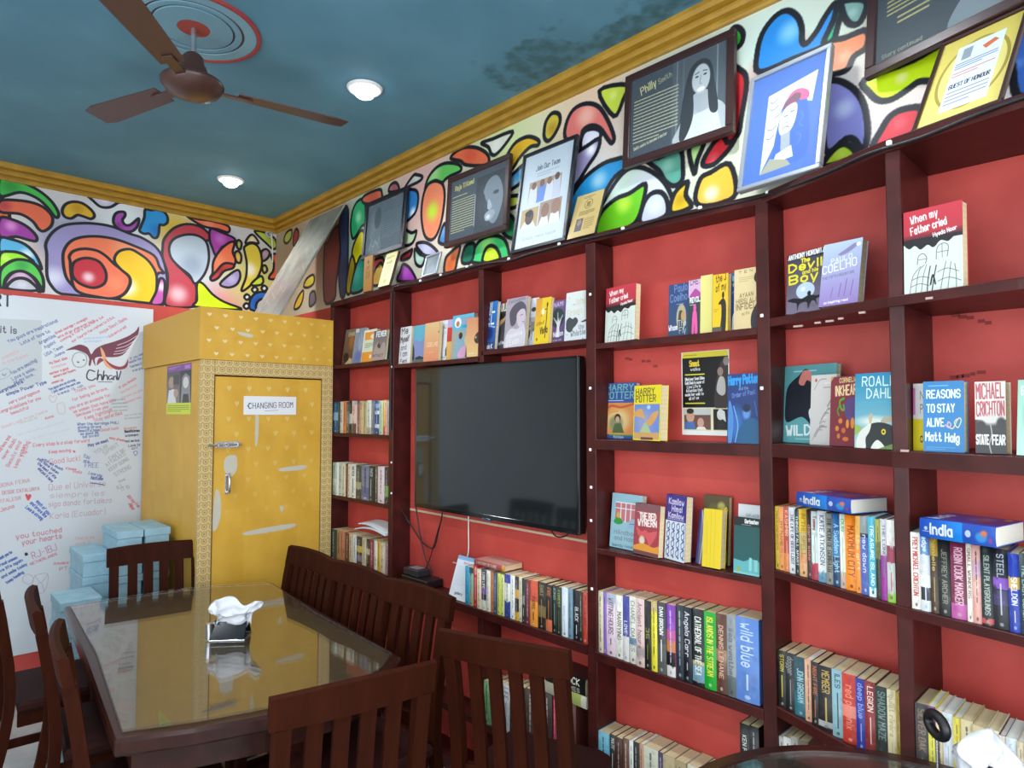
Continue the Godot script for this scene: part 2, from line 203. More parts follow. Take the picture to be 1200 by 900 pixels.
const FACES := [
	{"art":"brown","p":[-0.065,1.856,1.0593],"w":0.1281,"h":0.2097,"t":0.018,"lean":8,"yaw":0,"label":"brown paperback on the small display nearest the booth","group":"face-out books on the small display nearest the booth"},
	{"art":"greyblue","p":[-0.08,1.856,1.1976],"w":0.1143,"h":0.2007,"t":0.015,"lean":8,"yaw":0,"label":"grey-blue paperback on the small display nearest the booth","group":"face-out books on the small display nearest the booth"},
	{"art":"penguin","p":[-0.098,1.856,1.3286],"w":0.1285,"h":0.1774,"t":0.018,"lean":7,"yaw":0,"label":"orange and cream banded paperback on the small display nearest the booth","group":"face-out books on the small display nearest the booth"},
	{"art":"fever","p":[-0.116,1.856,1.4665],"w":0.1271,"h":0.16,"t":0.015,"lean":6,"yaw":0,"label":"grey paperback with white capitals on the small display nearest the booth","group":"face-out books on the small display nearest the booth"},
	{"art":"teal","p":[-0.08,1.856,1.5334],"w":0.0471,"h":0.1626,"t":0.015,"lean":6,"yaw":0,"label":"teal paperback slipping behind the upright on the small display nearest the booth","group":"face-out books on the small display nearest the booth"},
	{"art":"scribble","p":[-0.08,1.827,1.6593],"w":0.1056,"h":0.1915,"t":0.015,"lean":4,"yaw":0,"label":"white paperback with black scrawled letters on the shelf above the television left half","group":"face-out books on the shelf above the television left half"},
	{"art":"purplegirl","p":[-0.055,1.827,1.7064],"w":0.0389,"h":0.1884,"t":0.015,"lean":4,"yaw":0,"label":"narrow purple paperback on the shelf above the television left half","group":"face-out books on the shelf above the television left half"},
	{"art":"seascape","p":[-0.075,1.827,1.776],"w":0.1003,"h":0.189,"t":0.018,"lean":4,"yaw":0,"label":"blue paperback with hills and sea on the shelf above the television left half","group":"face-out books on the shelf above the television left half"},
	{"art":"peach","p":[-0.095,1.827,1.8989],"w":0.1149,"h":0.1872,"t":0.018,"lean":4,"yaw":0,"label":"peach paperback with pale lettering on the shelf above the television left half","group":"face-out books on the shelf above the television left half"},
	{"art":"whiteorange","p":[-0.065,1.827,1.9704],"w":0.1097,"h":0.1948,"t":0.018,"lean":4,"yaw":0,"label":"white paperback with lilac and orange strip on the shelf above the television left half","group":"face-out books on the shelf above the television left half"},
	{"art":"bluegirl","p":[-0.09,1.827,2.1052],"w":0.1517,"h":0.2016,"t":0.018,"lean":4,"yaw":0,"label":"sky-blue topped paperback with seated figure on the shelf above the television left half","group":"face-out books on the shelf above the television left half"},
	{"art":"tan","p":[-0.114,1.827,2.2384],"w":0.0838,"h":0.1744,"t":0.018,"lean":4,"yaw":0,"label":"tan paperback with dark figure at edge on the shelf above the television left half","group":"face-out books on the shelf above the television left half"},
	{"art":"bluelet","p":[-0.09,1.853,2.3252],"w":0.0794,"h":0.2122,"t":0.018,"lean":6,"yaw":0,"label":"blue paperback with white capitals on the shelf above the television right half","group":"face-out books on the shelf above the television right half"},
	{"art":"bradl","p":[-0.065,1.853,2.3687],"w":0.0727,"h":0.2023,"t":0.015,"lean":6,"yaw":0,"label":"dark paperback with a bent arm on the shelf above the television right half","group":"face-out books on the shelf above the television right half"},
	{"art":"portrait","p":[-0.08,1.853,2.45],"w":0.1277,"h":0.2123,"t":0.018,"lean":6,"yaw":0,"label":"grey paperback with a woman portrait on the shelf above the television right half","group":"face-out books on the shelf above the television right half"},
	{"art":"whitebird","p":[-0.055,1.853,2.5398],"w":0.0778,"h":0.2036,"t":0.018,"lean":6,"yaw":0,"label":"white paperback with black sketch on the shelf above the television right half","group":"face-out books on the shelf above the television right half"},
	{"art":"yellowfig","p":[-0.098,1.853,2.6453],"w":0.0825,"h":0.1863,"t":0.018,"lean":6,"yaw":0,"label":"yellow paperback with thin dark figure on the shelf above the television right half","group":"face-out books on the shelf above the television right half"},
	{"art":"purpletree","p":[-0.08,1.853,2.709],"w":0.0874,"h":0.1689,"t":0.018,"lean":5,"yaw":0,"label":"purple paperback with pale tree on the shelf above the television right half","group":"face-out books on the shelf above the television right half"},
	{"art":"inkblot","p":[-0.105,1.853,2.815],"w":0.1084,"h":0.1857,"t":0.018,"lean":5,"yaw":0,"label":"tall white paperback with ink blot on the shelf above the television right half","group":"face-out books on the shelf above the television right half"},
	{"art":"father","p":[-0.09,1.833,2.9978],"w":0.146,"h":0.198,"t":0.026,"lean":3,"yaw":-8,"label":"red and white paperback with hatched figures on the top display right of the television","group":"face-out books on the top display right of the television"},
	{"art":"pauloblue","p":[-0.06,1.833,3.2428],"w":0.0772,"h":0.1805,"t":0.02,"lean":3,"yaw":0,"label":"dark blue paperback with portrait oval on the top display right of the television","group":"face-out books on the top display right of the television"},
	{"art":"revol","p":[-0.08,1.833,3.3305],"w":0.0451,"h":0.1807,"t":0.018,"lean":3,"yaw":0,"label":"pink and grey paperback with standing figure on the top display right of the television","group":"face-out books on the top display right of the television"},
	{"art":"paleyellow","p":[-0.08,1.833,3.3743],"w":0.0418,"h":0.1886,"t":0.03,"lean":3,"yaw":0,"label":"pale yellow plain-backed paperback on the top display right of the television","group":"face-out books on the top display right of the television"},
	{"art":"mistakes","p":[-0.098,1.833,3.4271],"w":0.0515,"h":0.1808,"t":0.02,"lean":3,"yaw":0,"label":"yellow paperback with black silhouette on the top display right of the television","group":"face-out books on the top display right of the television"},
	{"art":"bluestrip","p":[-0.065,1.833,3.4603],"w":0.0288,"h":0.1848,"t":0.018,"lean":3,"yaw":0,"label":"slim bright blue paperback on the top display right of the television","group":"face-out books on the top display right of the television"},
	{"art":"infidel","p":[-0.102,1.833,3.5012],"w":0.0761,"h":0.1841,"t":0.02,"lean":3,"yaw":0,"label":"beige paperback with centred capitals on the top display right of the television","group":"face-out books on the top display right of the television"},
	{"art":"hp6","p":[-0.046,1.487,2.938],"w":0.1551,"h":0.2024,"t":0.024,"lean":4,"yaw":0,"label":"blue-topped thick paperback with fiery scene on the display below the black notice","group":"face-out books on the display below the black notice"},
	{"art":"hp3","p":[-0.102,1.487,3.1259],"w":0.1288,"h":0.1861,"t":0.034,"lean":3,"yaw":-12,"label":"yellow-topped thick paperback showing page edges on the display below the black notice","group":"face-out books on the display below the black notice"},
	{"art":"hp5","p":[-0.1,1.487,3.4722],"w":0.1024,"h":0.2112,"t":0.04,"lean":3,"yaw":0,"label":"deep blue thick paperback at the shelf end on the display below the black notice","group":"face-out books on the display below the black notice"},
	{"art":"handbags","p":[-0.06,1.1,2.9895],"w":0.1394,"h":0.1911,"t":0.02,"lean":6,"yaw":-4,"label":"pale blue paperback with window scene on the display below the thick paperbacks","group":"face-out books on the display below the thick paperbacks"},
	{"art":"redwomen","p":[-0.09,1.1,3.1133],"w":0.1153,"h":0.1705,"t":0.025,"lean":5,"yaw":-10,"label":"crimson paperback with orange foreground on the display below the thick paperbacks","group":"face-out books on the display below the thick paperbacks"},
	{"art":"indigo","p":[-0.08,1.1,3.2315],"w":0.0944,"h":0.21,"t":0.03,"lean":4,"yaw":-16,"label":"indigo and white patterned thick book on the display below the thick paperbacks","group":"face-out books on the display below the thick paperbacks"},
	{"art":"greenfig","p":[-0.048,1.1,3.3513],"w":0.0885,"h":0.2154,"t":0.022,"lean":5,"yaw":0,"label":"olive paperback with bright green shape on the display below the thick paperbacks","group":"face-out books on the display below the thick paperbacks"},
	{"art":"greystreak","p":[-0.07,1.1,3.3413],"w":0.045,"h":0.1705,"t":0.008,"lean":8,"yaw":-16,"label":"thin grey streaked book leaning on the display below the thick paperbacks","group":"face-out books on the display below the thick paperbacks"},
	{"art":"yellowpages","p":[-0.102,1.1,3.3824],"w":0.0627,"h":0.1784,"t":0.03,"lean":6,"yaw":0,"label":"bright yellow cracked paperback turned backwards on the display below the thick paperbacks","group":"face-out books on the display below the thick paperbacks"},
	{"art":"whiteback","p":[-0.06,1.1,3.4788],"w":0.07,"h":0.2005,"t":0.012,"lean":4,"yaw":0,"label":"white thin book behind the dark green one on the display below the thick paperbacks","group":"face-out books on the display below the thick paperbacks"},
	{"art":"darkgreen","p":[-0.098,1.1,3.4855],"w":0.0805,"h":0.1656,"t":0.018,"lean":4,"yaw":0,"label":"dark green paperback with turquoise foot on the display below the thick paperbacks","group":"face-out books on the display below the thick paperbacks"},
	{"art":"devil","p":[-0.0971,1.856,3.6585],"w":0.1212,"h":0.1792,"t":0.02,"lean":4,"yaw":-14,"label":"grey paperback with yellow title and rider on the top display nearest the thick upright","group":"face-out books on the top display nearest the thick upright"},
	{"art":"fifth","p":[-0.1696,1.856,3.7767],"w":0.1025,"h":0.1766,"t":0.03,"lean":12,"yaw":-8,"label":"lilac paperback with pale spires leaning over on the top display nearest the thick upright","group":"face-out books on the top display nearest the thick upright"},
	{"art":"father","p":[-0.2476,1.853,4.0005],"w":0.1205,"h":0.1967,"t":0.03,"lean":2,"yaw":-8,"label":"large red and white paperback with hatched figures on the topmost right-hand display","group":"face-out books on the topmost right-hand display"},
	{"art":"wilding","p":[-0.032,1.493,3.6076],"w":0.1773,"h":0.2262,"t":0.018,"lean":6,"yaw":-18,"label":"turquoise hardback with dark bird shape on the display above the spine row","group":"face-out books on the display above the spine row"},
	{"art":"marble","p":[-0.1074,1.493,3.7215],"w":0.0803,"h":0.1922,"t":0.012,"lean":4,"yaw":-18,"label":"pale marbled paperback on the display above the spine row","group":"face-out books on the display above the spine row"},
	{"art":"inkheart","p":[-0.1496,1.493,3.7893],"w":0.078,"h":0.1827,"t":0.02,"lean":4,"yaw":-18,"label":"maroon paperback with green dragon curl on the display above the spine row","group":"face-out books on the display above the spine row"},
	{"art":"dahl","p":[-0.2038,1.493,3.8693],"w":0.1022,"h":0.185,"t":0.02,"lean":3,"yaw":-20,"label":"sky-blue paperback with cow head on the display above the spine row","group":"face-out books on the display above the spine row"},
	{"art":"yellowwhite","p":[-0.2073,1.492,3.9994],"w":0.0398,"h":0.1568,"t":0.018,"lean":3,"yaw":-10,"label":"white and yellow paperback half hidden on the display at the right edge","group":"face-out books on the display at the right edge"},
	{"art":"reasons","p":[-0.2487,1.492,4.0309],"w":0.0796,"h":0.1586,"t":0.03,"lean":3,"yaw":-4,"label":"bright blue paperback with white lettering on the display at the right edge","group":"face-out books on the display at the right edge"},
	{"art":"statefear","p":[-0.2536,1.492,4.1298],"w":0.0548,"h":0.1542,"t":0.04,"lean":3,"yaw":-4,"label":"black and white thick paperback with red capitals on the display at the right edge","group":"face-out books on the display at the right edge"},
	{"art":"mint","p":[-0.2889,1.492,4.2054],"w":0.0433,"h":0.1554,"t":0.02,"lean":8,"yaw":-10,"label":"pale green paperback at the frame edge on the display at the right edge","group":"face-out books on the display at the right edge"}]
const COVERS := {
	"father": [["g","d7ded6","d2dad2"],["gr",0,0,100,44,"cd3746","b9323f"],["gr",0,44,100,16,"a02d38","231e20"],["ps",[0,58,10,68,20,64,30,72,42,66,52,72,64,62,76,66,88,58,100,60,100,54,0,52],"231e20"],["t","When my",14,24,62,18,13,"f5f0f0",2],["t","Father cried",14,44,76,36,13,"f5f0f0",2],["t","Hyeda Noor",52,54,92,48,7,"f0ebeb",1.4],["ls",[10,150,16,118,30,102],0.8,"3c3c3c"],["ls",[20,150,26,112,36,100],0.8,"3c3c3c"],["ls",[30,150,34,120,40,100],0.8,"3c3c3c"],["ls",[14,124,30,120,44,124],0.8,"3c3c3c"],["ls",[12,136,28,132,44,138],0.8,"3c3c3c"],["ls",[40,150,42,126,46,104],1.6,"1e1e1e"],["ls",[48,150,52,124,56,104],1.6,"1e1e1e"],["ls",[62,150,68,118,72,100],0.8,"3c3c3c"],["ls",[74,150,78,118,80,102],0.8,"3c3c3c"],["ls",[88,150,88,124,86,106],0.8,"3c3c3c"],["ls",[58,116,74,112,92,120],0.8,"3c3c3c"],["ls",[58,132,76,128,96,136],0.8,"3c3c3c"],["ls",[24,98,26,84,34,80,40,88,38,98],0.9,"3c3c3c"],["ls",[26,90,40,90],0.7,"3c3c3c"],["ls",[56,94,58,74,68,68,76,74,74,92],0.9,"3c3c3c"],["ls",[58,82,76,82],0.7,"3c3c3c"],["ls",[66,68,66,92],0.7,"3c3c3c"],["ls",[46,136,50,120,54,136],2.6,"1e1e1e"]],
	"brown": [["g","8c7864","6e4b2d"],["e",62,52,28,40,"b47337",0.6],["p",[30,150,50,116,80,128,100,118,100,150],"d2be96"],["t","BHANU",30,30,92,30,16,"c8bea5",3],["ps",[10,110,40,100,60,124,30,140],"3c2d1e"]],
	"greyblue": [["g","96a5b4","7d8caf"],["r",4,0,30,16,"dce1e6"],["e",60,60,26,50,"a5b9d7",0.5],["ls",[40,20,60,50,44,90,70,130],3,"6e82b4"],["e",50,120,40,30,"6473b9",0.6]],
	"penguin": [["g","e6e1d2","e6e1d2"],["r",12,12,88,36,"e69b3c"],["e",78,34,22,12,"e6e1d2"],["r",10,50,90,50,"d2dcc3"],["w",20,62,60,24,4,"5a5f50",2],["r",4,104,90,46,"e69632"],["e",70,126,8,10,"f0e6d2"]],
	"fever": [["g","5f5f64","aa9b96"],["t","FEVER",22,32,98,32,24,"f0f0f0",5],["ps",[20,80,40,60,56,88,80,62,100,90,100,150,20,150],"a59691"],["ps",[34,78,46,62,60,84,50,92],"3c3c46"],["t","INTACT",8,132,90,132,12,"6e3c64",3]],
	"teal": [["g","3c5a6e","2d8c96"],["e",50,40,36,26,"285064",0.5],["ls",[20,60,50,90,30,140],5,"aac8be"]],
	"scribble": [["r",0,0,100,150,"e6e4e6"],["t","Me",20,30,80,26,24,"282830",4],["t","Myself",14,62,90,58,22,"282830",4],["t","and",20,92,70,90,18,"46464b",3],["t","I am",20,118,80,116,20,"3c3c41",3],["t","Femi",20,144,80,142,14,"46464b",3]],
	"purplegirl": [["g","6e3c6e","aa6482"],["e",50,60,40,40,"8c4678",0.6],["e",60,110,34,40,"c88296",0.5]],
	"seascape": [["g","5fb4c8","6ea5c8"],["ps",[0,70,30,60,70,66,100,54,100,150,0,150],"8291c3"],["p",[0,70,14,90,24,150,0,150],"28323c"],["p",[24,128,60,122,100,130,100,136,30,136],"28323c"],["r",0,136,100,14,"5a6e6e"]],
	"peach": [["g","dcbe87","e18c69"],["t","COELHO",20,92,96,92,14,"f0d2b4",2.4],["w",30,112,60,6,1,"f0c8aa",1.5],["e",96,40,6,4,"6e5a46",0.4]],
	"whiteorange": [["r",0,0,100,150,"dce1eb"],["t","THU",12,30,56,30,14,"8c8c96",3],["w",12,40,40,20,3,"aab4c8",2],["r",60,0,40,30,"beaad2"],["gr",60,30,40,52,"dc4637","c83c32"],["r",60,82,40,68,"e6b464"],["p",[52,110,60,96,64,130,54,134],"5a4b46"],["t","Novel",22,140,54,140,8,"78a0a0",1.5]],
	"bluegirl": [["g","55b9d7","96a0aa"],["r",0,54,100,96,"a0a59b"],["e",26,26,16,18,"f0e6dc"],["e",26,30,8,10,"b47864"],["w",46,10,44,26,3,"c87da0",3],["r",46,36,30,10,"28a0c8"],["ps",[20,140,24,90,40,66,56,70,70,110,60,150,24,150],"87aabe"],["ps",[30,140,50,112,80,110,60,148],"d7a0c3"],["e",42,72,9,12,"3c2823"],["e",70,90,14,24,"c8be8c",0.5]],
	"tan": [["g","d28c69","e1be82"],["ps",[100,60,80,64,66,80,74,96,100,100],"3c3732"],["p",[0,150,4,100,14,150],"463c46"],["e",78,78,5,5,"d2b496"],["w",30,134,60,6,1,"f0e6c8",2]],
	"bluelet": [["g","3278c3","1e4b91"],["t","BL",20,34,90,34,30,"eaf2f8",6],["t","EL",20,70,90,70,30,"eaf2f8",6],["e",50,100,40,24,"19326e",0.5],["ls",[10,80,40,76,90,82],4,"96b9dc"],["r",0,128,100,22,"32466e"],["t","Jack K",16,146,84,146,12,"f0f0f0",3]],
	"bradl": [["g","2d2d32","46484d"],["t","BRADLE",8,26,100,24,22,"e6dcc8",5],["ps",[10,110,20,80,50,54,90,44,80,60,46,74,34,100,26,112],"be8c5f"],["ps",[20,40,80,34,76,48,30,56],"191919"],["t","nick of time",30,136,92,132,10,"dcdcdc",2]],
	"portrait": [["g","afa3af","a59ba8"],["t","CASSANDRA",10,16,90,10,8,"6e6478",1.5],["ps",[10,110,30,92,60,96,90,84,96,150,6,150],"cfc9d1"],["ps",[20,60,20,40,40,20,70,14,92,30,96,60,80,64,60,50,48,80,30,84],"5a525f"],["ps",[54,50,70,38,88,40,94,60,88,80,76,92,62,84,54,66],"cdbec8"],["l",[70,56,80,54],2,"463c46"],["l",[80,76,88,75],2,"82505f"],["t","Cassette",12,122,86,112,12,"e6e1e6",2],["t","d'Evan",12,144,76,136,16,"e6e1e6",2.5]],
	"whitebird": [["r",0,0,100,150,"dce1eb"],["e",66,36,20,8,"3c3c46",0.3],["r",10,60,80,14,"b4b9c3"],["ls",[20,130,30,100,50,86,60,110],3,"28282d"],["e",40,110,14,16,"3c3c3c",0.4],["r",50,74,30,30,"96917d"],["ls",[60,130,70,100,90,96],3,"46463c"]],
	"yellowfig": [["g","dc9632","e6c81e"],["r",40,0,60,150,"e6c323"],["l",[74,22,76,60,72,130],5,"28231e"],["e",76,24,5,8,"28231e"],["ls",[40,60,60,40,74,40],3,"5a461e"],["e",50,46,14,14,"f0e6be",0.4],["t","A life of",14,90,66,84,10,"8c5a14",2],["t","Vista",40,118,90,114,20,"4b3714",4],["e",20,134,8,6,"966414",0.4]],
	"purpletree": [["g","785a8c","5a466e"],["t","NAMI",24,22,84,20,14,"c8bed2",3],["e",50,62,40,36,"2d3c3c",0.1],["p",[44,130,48,90,40,66,50,78,58,60,60,80,72,66,62,96,66,130],"d7d2dc"],["ls",[48,84,26,60],3,"d2d2d7"],["ls",[58,80,80,54],3,"d2d2d7"],["ls",[52,76,50,44],3,"d2d2d7"],["t","Nation",30,128,90,124,16,"e6e6eb",3],["t","stories told",18,144,80,142,6,"b4aabe",1.5]],
	"inkblot": [["g","dfe2dc","ccd1d6"],["t","John",40,42,92,40,20,"cdc8aa",2.5],["t","Green",10,76,80,68,20,"cdc8aa",2.5],["ps",[6,90,20,78,34,84,48,80,60,92,50,106,40,112,30,124,10,118],"46464b"],["n",14,3,"55555a"],["p",[70,96,100,88,100,96,80,98],"3c3c41"],["t","the",64,118,90,116,14,"787d82",2],["t","Whistle",30,138,98,134,16,"6e7378",2.4],["e",98,20,10,14,"96aabe"]],
	"pauloblue": [["g","2d4678","37506e"],["t","Paulo",30,24,96,20,20,"788cbe",3],["t","Coelho",10,50,96,46,20,"788cbe",3],["w",40,56,50,4,1,"a0aac8",2],["e",64,96,24,38,"b4aa8c"],["ps",[48,120,52,82,64,76,74,88,72,130,54,134],"46413c"],["e",72,92,10,14,"c89b64"],["t","Whom",4,130,50,128,14,"e6e6eb",3],["t","The",50,120,92,118,16,"c8d7e6",2],["t","Fly",56,140,92,138,16,"c8d7e6",2]],
	"revol": [["g","3c464b","32373c"],["r",0,0,100,48,"d2aac8"],["t","CHE.",14,14,90,12,14,"5a5064",3],["ps",[10,48,40,30,60,26,100,40,100,50],"aa4691"],["t","REVOL",12,62,98,60,12,"ebebeb",4],["w",12,66,80,5,1,"c8c8c8",2],["ps",[30,148,34,100,40,86,60,84,70,100,74,148,56,148,52,116,46,148],"e65aa0"],["e",52,78,11,12,"e65aa0"]],
	"paleyellow": [["g","e1d78c","e1cd5a"],["r",0,0,100,150,"e1d782"],["p",[0,90,60,100,100,130,100,150,0,150],"e6cd3c"]],
	"mistakes": [["g","e6b91e","e6be1e"],["t","the 3",22,22,92,16,18,"282314",3],["t","of my",22,46,92,40,18,"282314",3],["e",68,56,8,9,"231e19"],["ps",[40,76,60,66,74,66,88,84,84,150,52,150,58,110,56,82,42,80],"2d2823"],["r",0,138,60,12,"5a554b"],["w",10,90,30,10,2,"be8c14",2]],
	"bluestrip": [["g","2d5faa","285aaa"],["r",50,8,50,14,"78aadc"],["ls",[0,60,60,50,100,44],3,"7da5d2"],["ps",[50,140,60,110,90,104,100,150,50,150],"d7d7e1"],["t","one",20,36,80,34,10,"c8d7eb",2]],
	"infidel": [["g","dcc896","d7be8c"],["t","T E N",20,12,80,10,6,"8c7850",1.5],["w",20,20,60,14,3,"b49b69",1.5],["t","AYAAN",24,72,82,70,10,"82694b",2],["t","HIRSI ALI",10,86,94,84,10,"82694b",2],["t","INFIDEL",10,102,96,100,14,"785f41",2.6],["t","my life",34,116,66,114,7,"96825a",1.4],["ps",[100,10,86,16,82,30,92,40,100,40],"2d2823"],["ps",[100,90,80,104,70,124,74,150,100,150],"2d2832"]],
	"hp6": [["g","3c5aa0","325096"],["t","HARRY",16,20,96,20,15,"7db9b4",3],["t","POTTER",12,42,98,42,17,"7db9b4",3],["w",18,46,72,4,1,"d7d7d7",2],["r",4,54,96,84,"d78c4b"],["e",50,100,44,40,"e1be82",0.5],["ls",[6,80,30,62,60,66,98,56],6,"c85a32"],["ls",[6,110,20,84,50,76],5,"e1a050"],["e",46,110,24,28,"8c8c64",0.4],["e",50,94,9,11,"46322d"],["e",50,98,6,8,"c8a082"],["p",[36,134,42,110,60,108,70,134],"50643c"],["p",[28,138,100,138,100,142,28,142],"46963c"],["t","fiction",40,148,70,148,6,"d7d7e1",1.2]],
	"hp3": [["g","e6d228","e1cd1e"],["t","HARRY",8,26,80,24,16,"6e641e",3],["t","POTTER",8,46,84,44,17,"6e641e",3],["r",4,52,92,94,"6e87c8"],["e",40,100,40,50,"8c96be",0.6],["ps",[4,74,30,64,50,96,70,76,92,70,80,96,60,110,40,90,4,84],"d29b5a"],["e",56,60,7,6,"b4c8dc"],["ps",[20,146,30,120,46,100,60,118,70,146],"aab98c"],["r",4,128,92,18,"c89b5f"],["r",30,141,44,6,"783228"]],
	"hp5": [["g","233c78","1e3264"],["t","Harry Potter",4,24,98,20,18,"2d96dc",4],["t","and the",36,36,66,34,6,"6e8cbe",1.2],["t","Order of Past",16,52,88,44,9,"647dbe",1.6],["e",30,110,30,50,"3264a5",0.6],["ps",[10,60,20,96,14,150,4,150,4,70],"4b82c3"],["e",60,84,16,20,"5a8cc8",0.5],["e",60,74,14,10,"14233c",0.3],["ps",[30,150,44,110,70,96,96,104,100,150],"1e557d"],["ls",[20,70,34,110,26,146],3,"6ea5dc"],["ls",[84,60,92,90],3,"325fa5"]],
	"handbags": [["g","9bc3d2","96beC8"],["r",14,24,68,52,"c8787d"],["r",14,24,68,2.5,"e6ebeb"],["r",30,24,2.5,54,"e6ebeb"],["r",46,24,2.5,54,"e6ebeb"],["r",62,24,2.5,54,"e6ebeb"],["r",14,40,68,2,"e6ebeb"],["ps",[10,80,20,66,34,70,40,80,24,86],"3c9646"],["e",24,60,6,9,"d2aa46"],["ps",[58,92,62,70,92,66,98,90],"9bb4cd"],["l",[62,80,94,78],1.5,"465a8c"],["t","HAndbags",14,112,96,110,11,"7d8796",2],["t","and Halos",16,128,90,126,11,"7d8796",2],["t","Wendy Holden",10,146,92,144,7,"50697d",1.4]],
	"redwomen": [["g","a04b50","aa3c46"],["r",0,0,100,20,"82555a"],["w",10,24,80,4,1,"dcb4b4",2],["t","THE RED",22,46,88,42,17,"f0e1dc",4],["t","WYNERN",16,66,92,62,17,"f0e1dc",4],["ps",[10,70,30,82,46,76,60,82,90,74,84,96,64,120,50,100,20,96],"d25a5f"],["e",34,108,14,16,"dccdb4",0.4],["ps",[0,128,40,116,80,122,100,116,100,140,0,140],"e19637"],["r",0,138,100,12,"6e4646"]],
	"indigo": [["g","dce1e6","d7dce6"],["r",0,0,100,60,"3c3282"],["t","Kamilow",14,22,92,22,13,"d2c8e1",3],["t","Himal",30,38,84,38,12,"d2c8e1",3],["t","Kamilow",14,53,92,53,11,"d2c8e1",3],["r",10,56,80,1.5,"b4aacd"],["ls",[8,70,18,64,22,74,12,80,8,70],3,"466498"],["ls",[32,70,42,64,46,74,36,80,32,70],3,"466498"],["ls",[56,70,66,64,70,74,60,80,56,70],3,"466498"],["ls",[80,70,90,64,94,74,84,80,80,70],3,"466498"],["ls",[8,90,18,84,22,94,12,100,8,90],3,"466498"],["ls",[32,90,42,84,46,94,36,100,32,90],3,"466498"],["ls",[56,90,66,84,70,94,60,100,56,90],3,"466498"],["ls",[80,90,90,84,94,94,84,100,80,90],3,"466498"],["ls",[8,110,18,104,22,114,12,120,8,110],3,"466498"],["ls",[32,110,42,104,46,114,36,120,32,110],3,"466498"],["ls",[56,110,66,104,70,114,60,120,56,110],3,"466498"],["ls",[80,110,90,104,94,114,84,120,80,110],3,"466498"],["ls",[8,130,18,124,22,134,12,140,8,130],3,"466498"],["ls",[32,130,42,124,46,134,36,140,32,130],3,"466498"],["ls",[56,130,66,124,70,134,60,140,56,130],3,"466498"],["ls",[80,130,90,124,94,134,84,140,80,130],3,"466498"],["e",20,82,4,3,"32467d"],["e",44,82,4,3,"32467d"],["e",68,82,4,3,"32467d"],["e",92,82,4,3,"32467d"],["e",20,102,4,3,"32467d"],["e",44,102,4,3,"32467d"],["e",68,102,4,3,"32467d"],["e",92,102,4,3,"32467d"],["e",20,122,4,3,"32467d"],["e",44,122,4,3,"32467d"],["e",68,122,4,3,"32467d"],["e",92,122,4,3,"32467d"],["e",20,142,4,3,"32467d"],["e",44,142,4,3,"32467d"],["e",68,142,4,3,"32467d"],["e",92,142,4,3,"32467d"]],
	"greenfig": [["g","5a4b2d","2d2d1e"],["e",40,40,34,26,"7d733c",0.6],["ps",[60,40,80,26,90,40,86,80,96,130,90,146,76,120,68,80],"8cc828"],["e",70,24,20,14,"b4aa5a",0.5],["t","Sun",74,40,96,30,12,"e6d23c",3]],
	"greystreak": [["g","8c8ca0","5f5f69"],["ls",[20,0,50,60,40,150],8,"c8c8d2"],["ls",[70,10,60,80,80,140],6,"3c3c55"],["r",0,0,20,150,"3c418c"]],
	"yellowpages": [["r",0,0,100,150,"e1c323"],["ls",[40,0,42,70,44,150],1,"a08c1e"],["ls",[62,0,64,80,62,150],1.2,"b4961e"],["ls",[20,40,24,110,22,150],1,"b49b1e"],["w",8,30,20,90,20,"c8aa1e",1]],
	"whiteback": [["g","dfe2e6","d7dade"],["t","quiet words",36,26,96,26,7,"8c96a0",1.2]],
	"darkgreen": [["g","1e5050","1e5a5a"],["r",0,0,100,22,"141e1e"],["t","Gorbachev",42,14,96,14,10,"ebebeb",2.4],["w",30,17,60,4,1,"aab4b4",1.5],["p",[0,112,40,116,70,106,100,112,100,150,0,150],"5faaaf"],["r",60,104,10,34,"8cc8c8"],["r",80,108,12,30,"87c3c3"],["r",14,132,12,12,"96a53c"],["r",0,144,100,6,"78bebe"]],
	"devil": [["g","3c3a4b","82788c"],["r",0,0,100,16,"231e28"],["t","ANTHONY HOROWITZ",4,14,98,11,11,"f5f5f5",2.2],["t","The",38,26,62,25,9,"ebdc28",3],["t","Devil",6,44,98,41,18,"ebdc28",4.6],["t","and his",42,54,84,52,8,"ebdc28",2.2],["t","Boy",8,73,90,70,19,"ebdc28",4.8],["e",50,94,24,20,"bed2e6"],["e",44,90,8,7,"e6f0f5",0.6],["ps",[4,112,20,108,40,112,60,106,80,110,98,104,90,114,78,118,82,134,74,122,66,122,58,138,54,122,36,124,30,140,28,122,16,118],"141418"],["e",60,102,5,6,"141418"],["ps",[0,150,0,144,20,146,40,143,70,147,100,143,100,150],"19191e"],["w",50,126,44,10,2,"5a5064",1]],
	"fifth": [["g","b4c8e1","967db9"],["ps",[40,30,60,20,80,10,90,14,70,28,50,34],"8c82aa"],["e",90,14,6,5,"f0f0fa"],["t","PAULO",24,50,80,44,11,"e6ebf5",1.6],["t","COELHO",4,72,94,62,18,"ebf0fa",2.4],["t","THE FIFTH MOUNTAIN",4,86,86,80,6,"7d7896",1.2],["l",[30,130,34,108],2,"8764a0"],["l",[50,130,54,100],2.4,"8764a0"],["l",[64,130,68,92],2.4,"8764a0"],["l",[80,130,84,96],2.4,"8764a0"],["t","an inspiring read",14,144,76,142,5,"f0f0fa",1.2]],
	"wilding": [["g","5fa0a5","64aaaf"],["w",20,10,70,4,1,"bedcdc",2],["ps",[10,40,30,20,44,8,60,30,70,60,90,70,80,110,64,120,40,100,10,110,6,70],"232832"],["ps",[30,34,38,12,52,14,56,34,46,30,40,40],"d78278"],["ps",[52,90,60,82,68,96,60,112],"e1e6e6"],["e",60,98,4,6,"aa3c3c"],["t","WILDING",12,136,98,130,18,"e6f0f0",3.4],["w",30,140,40,4,1,"afd2d2",2]],
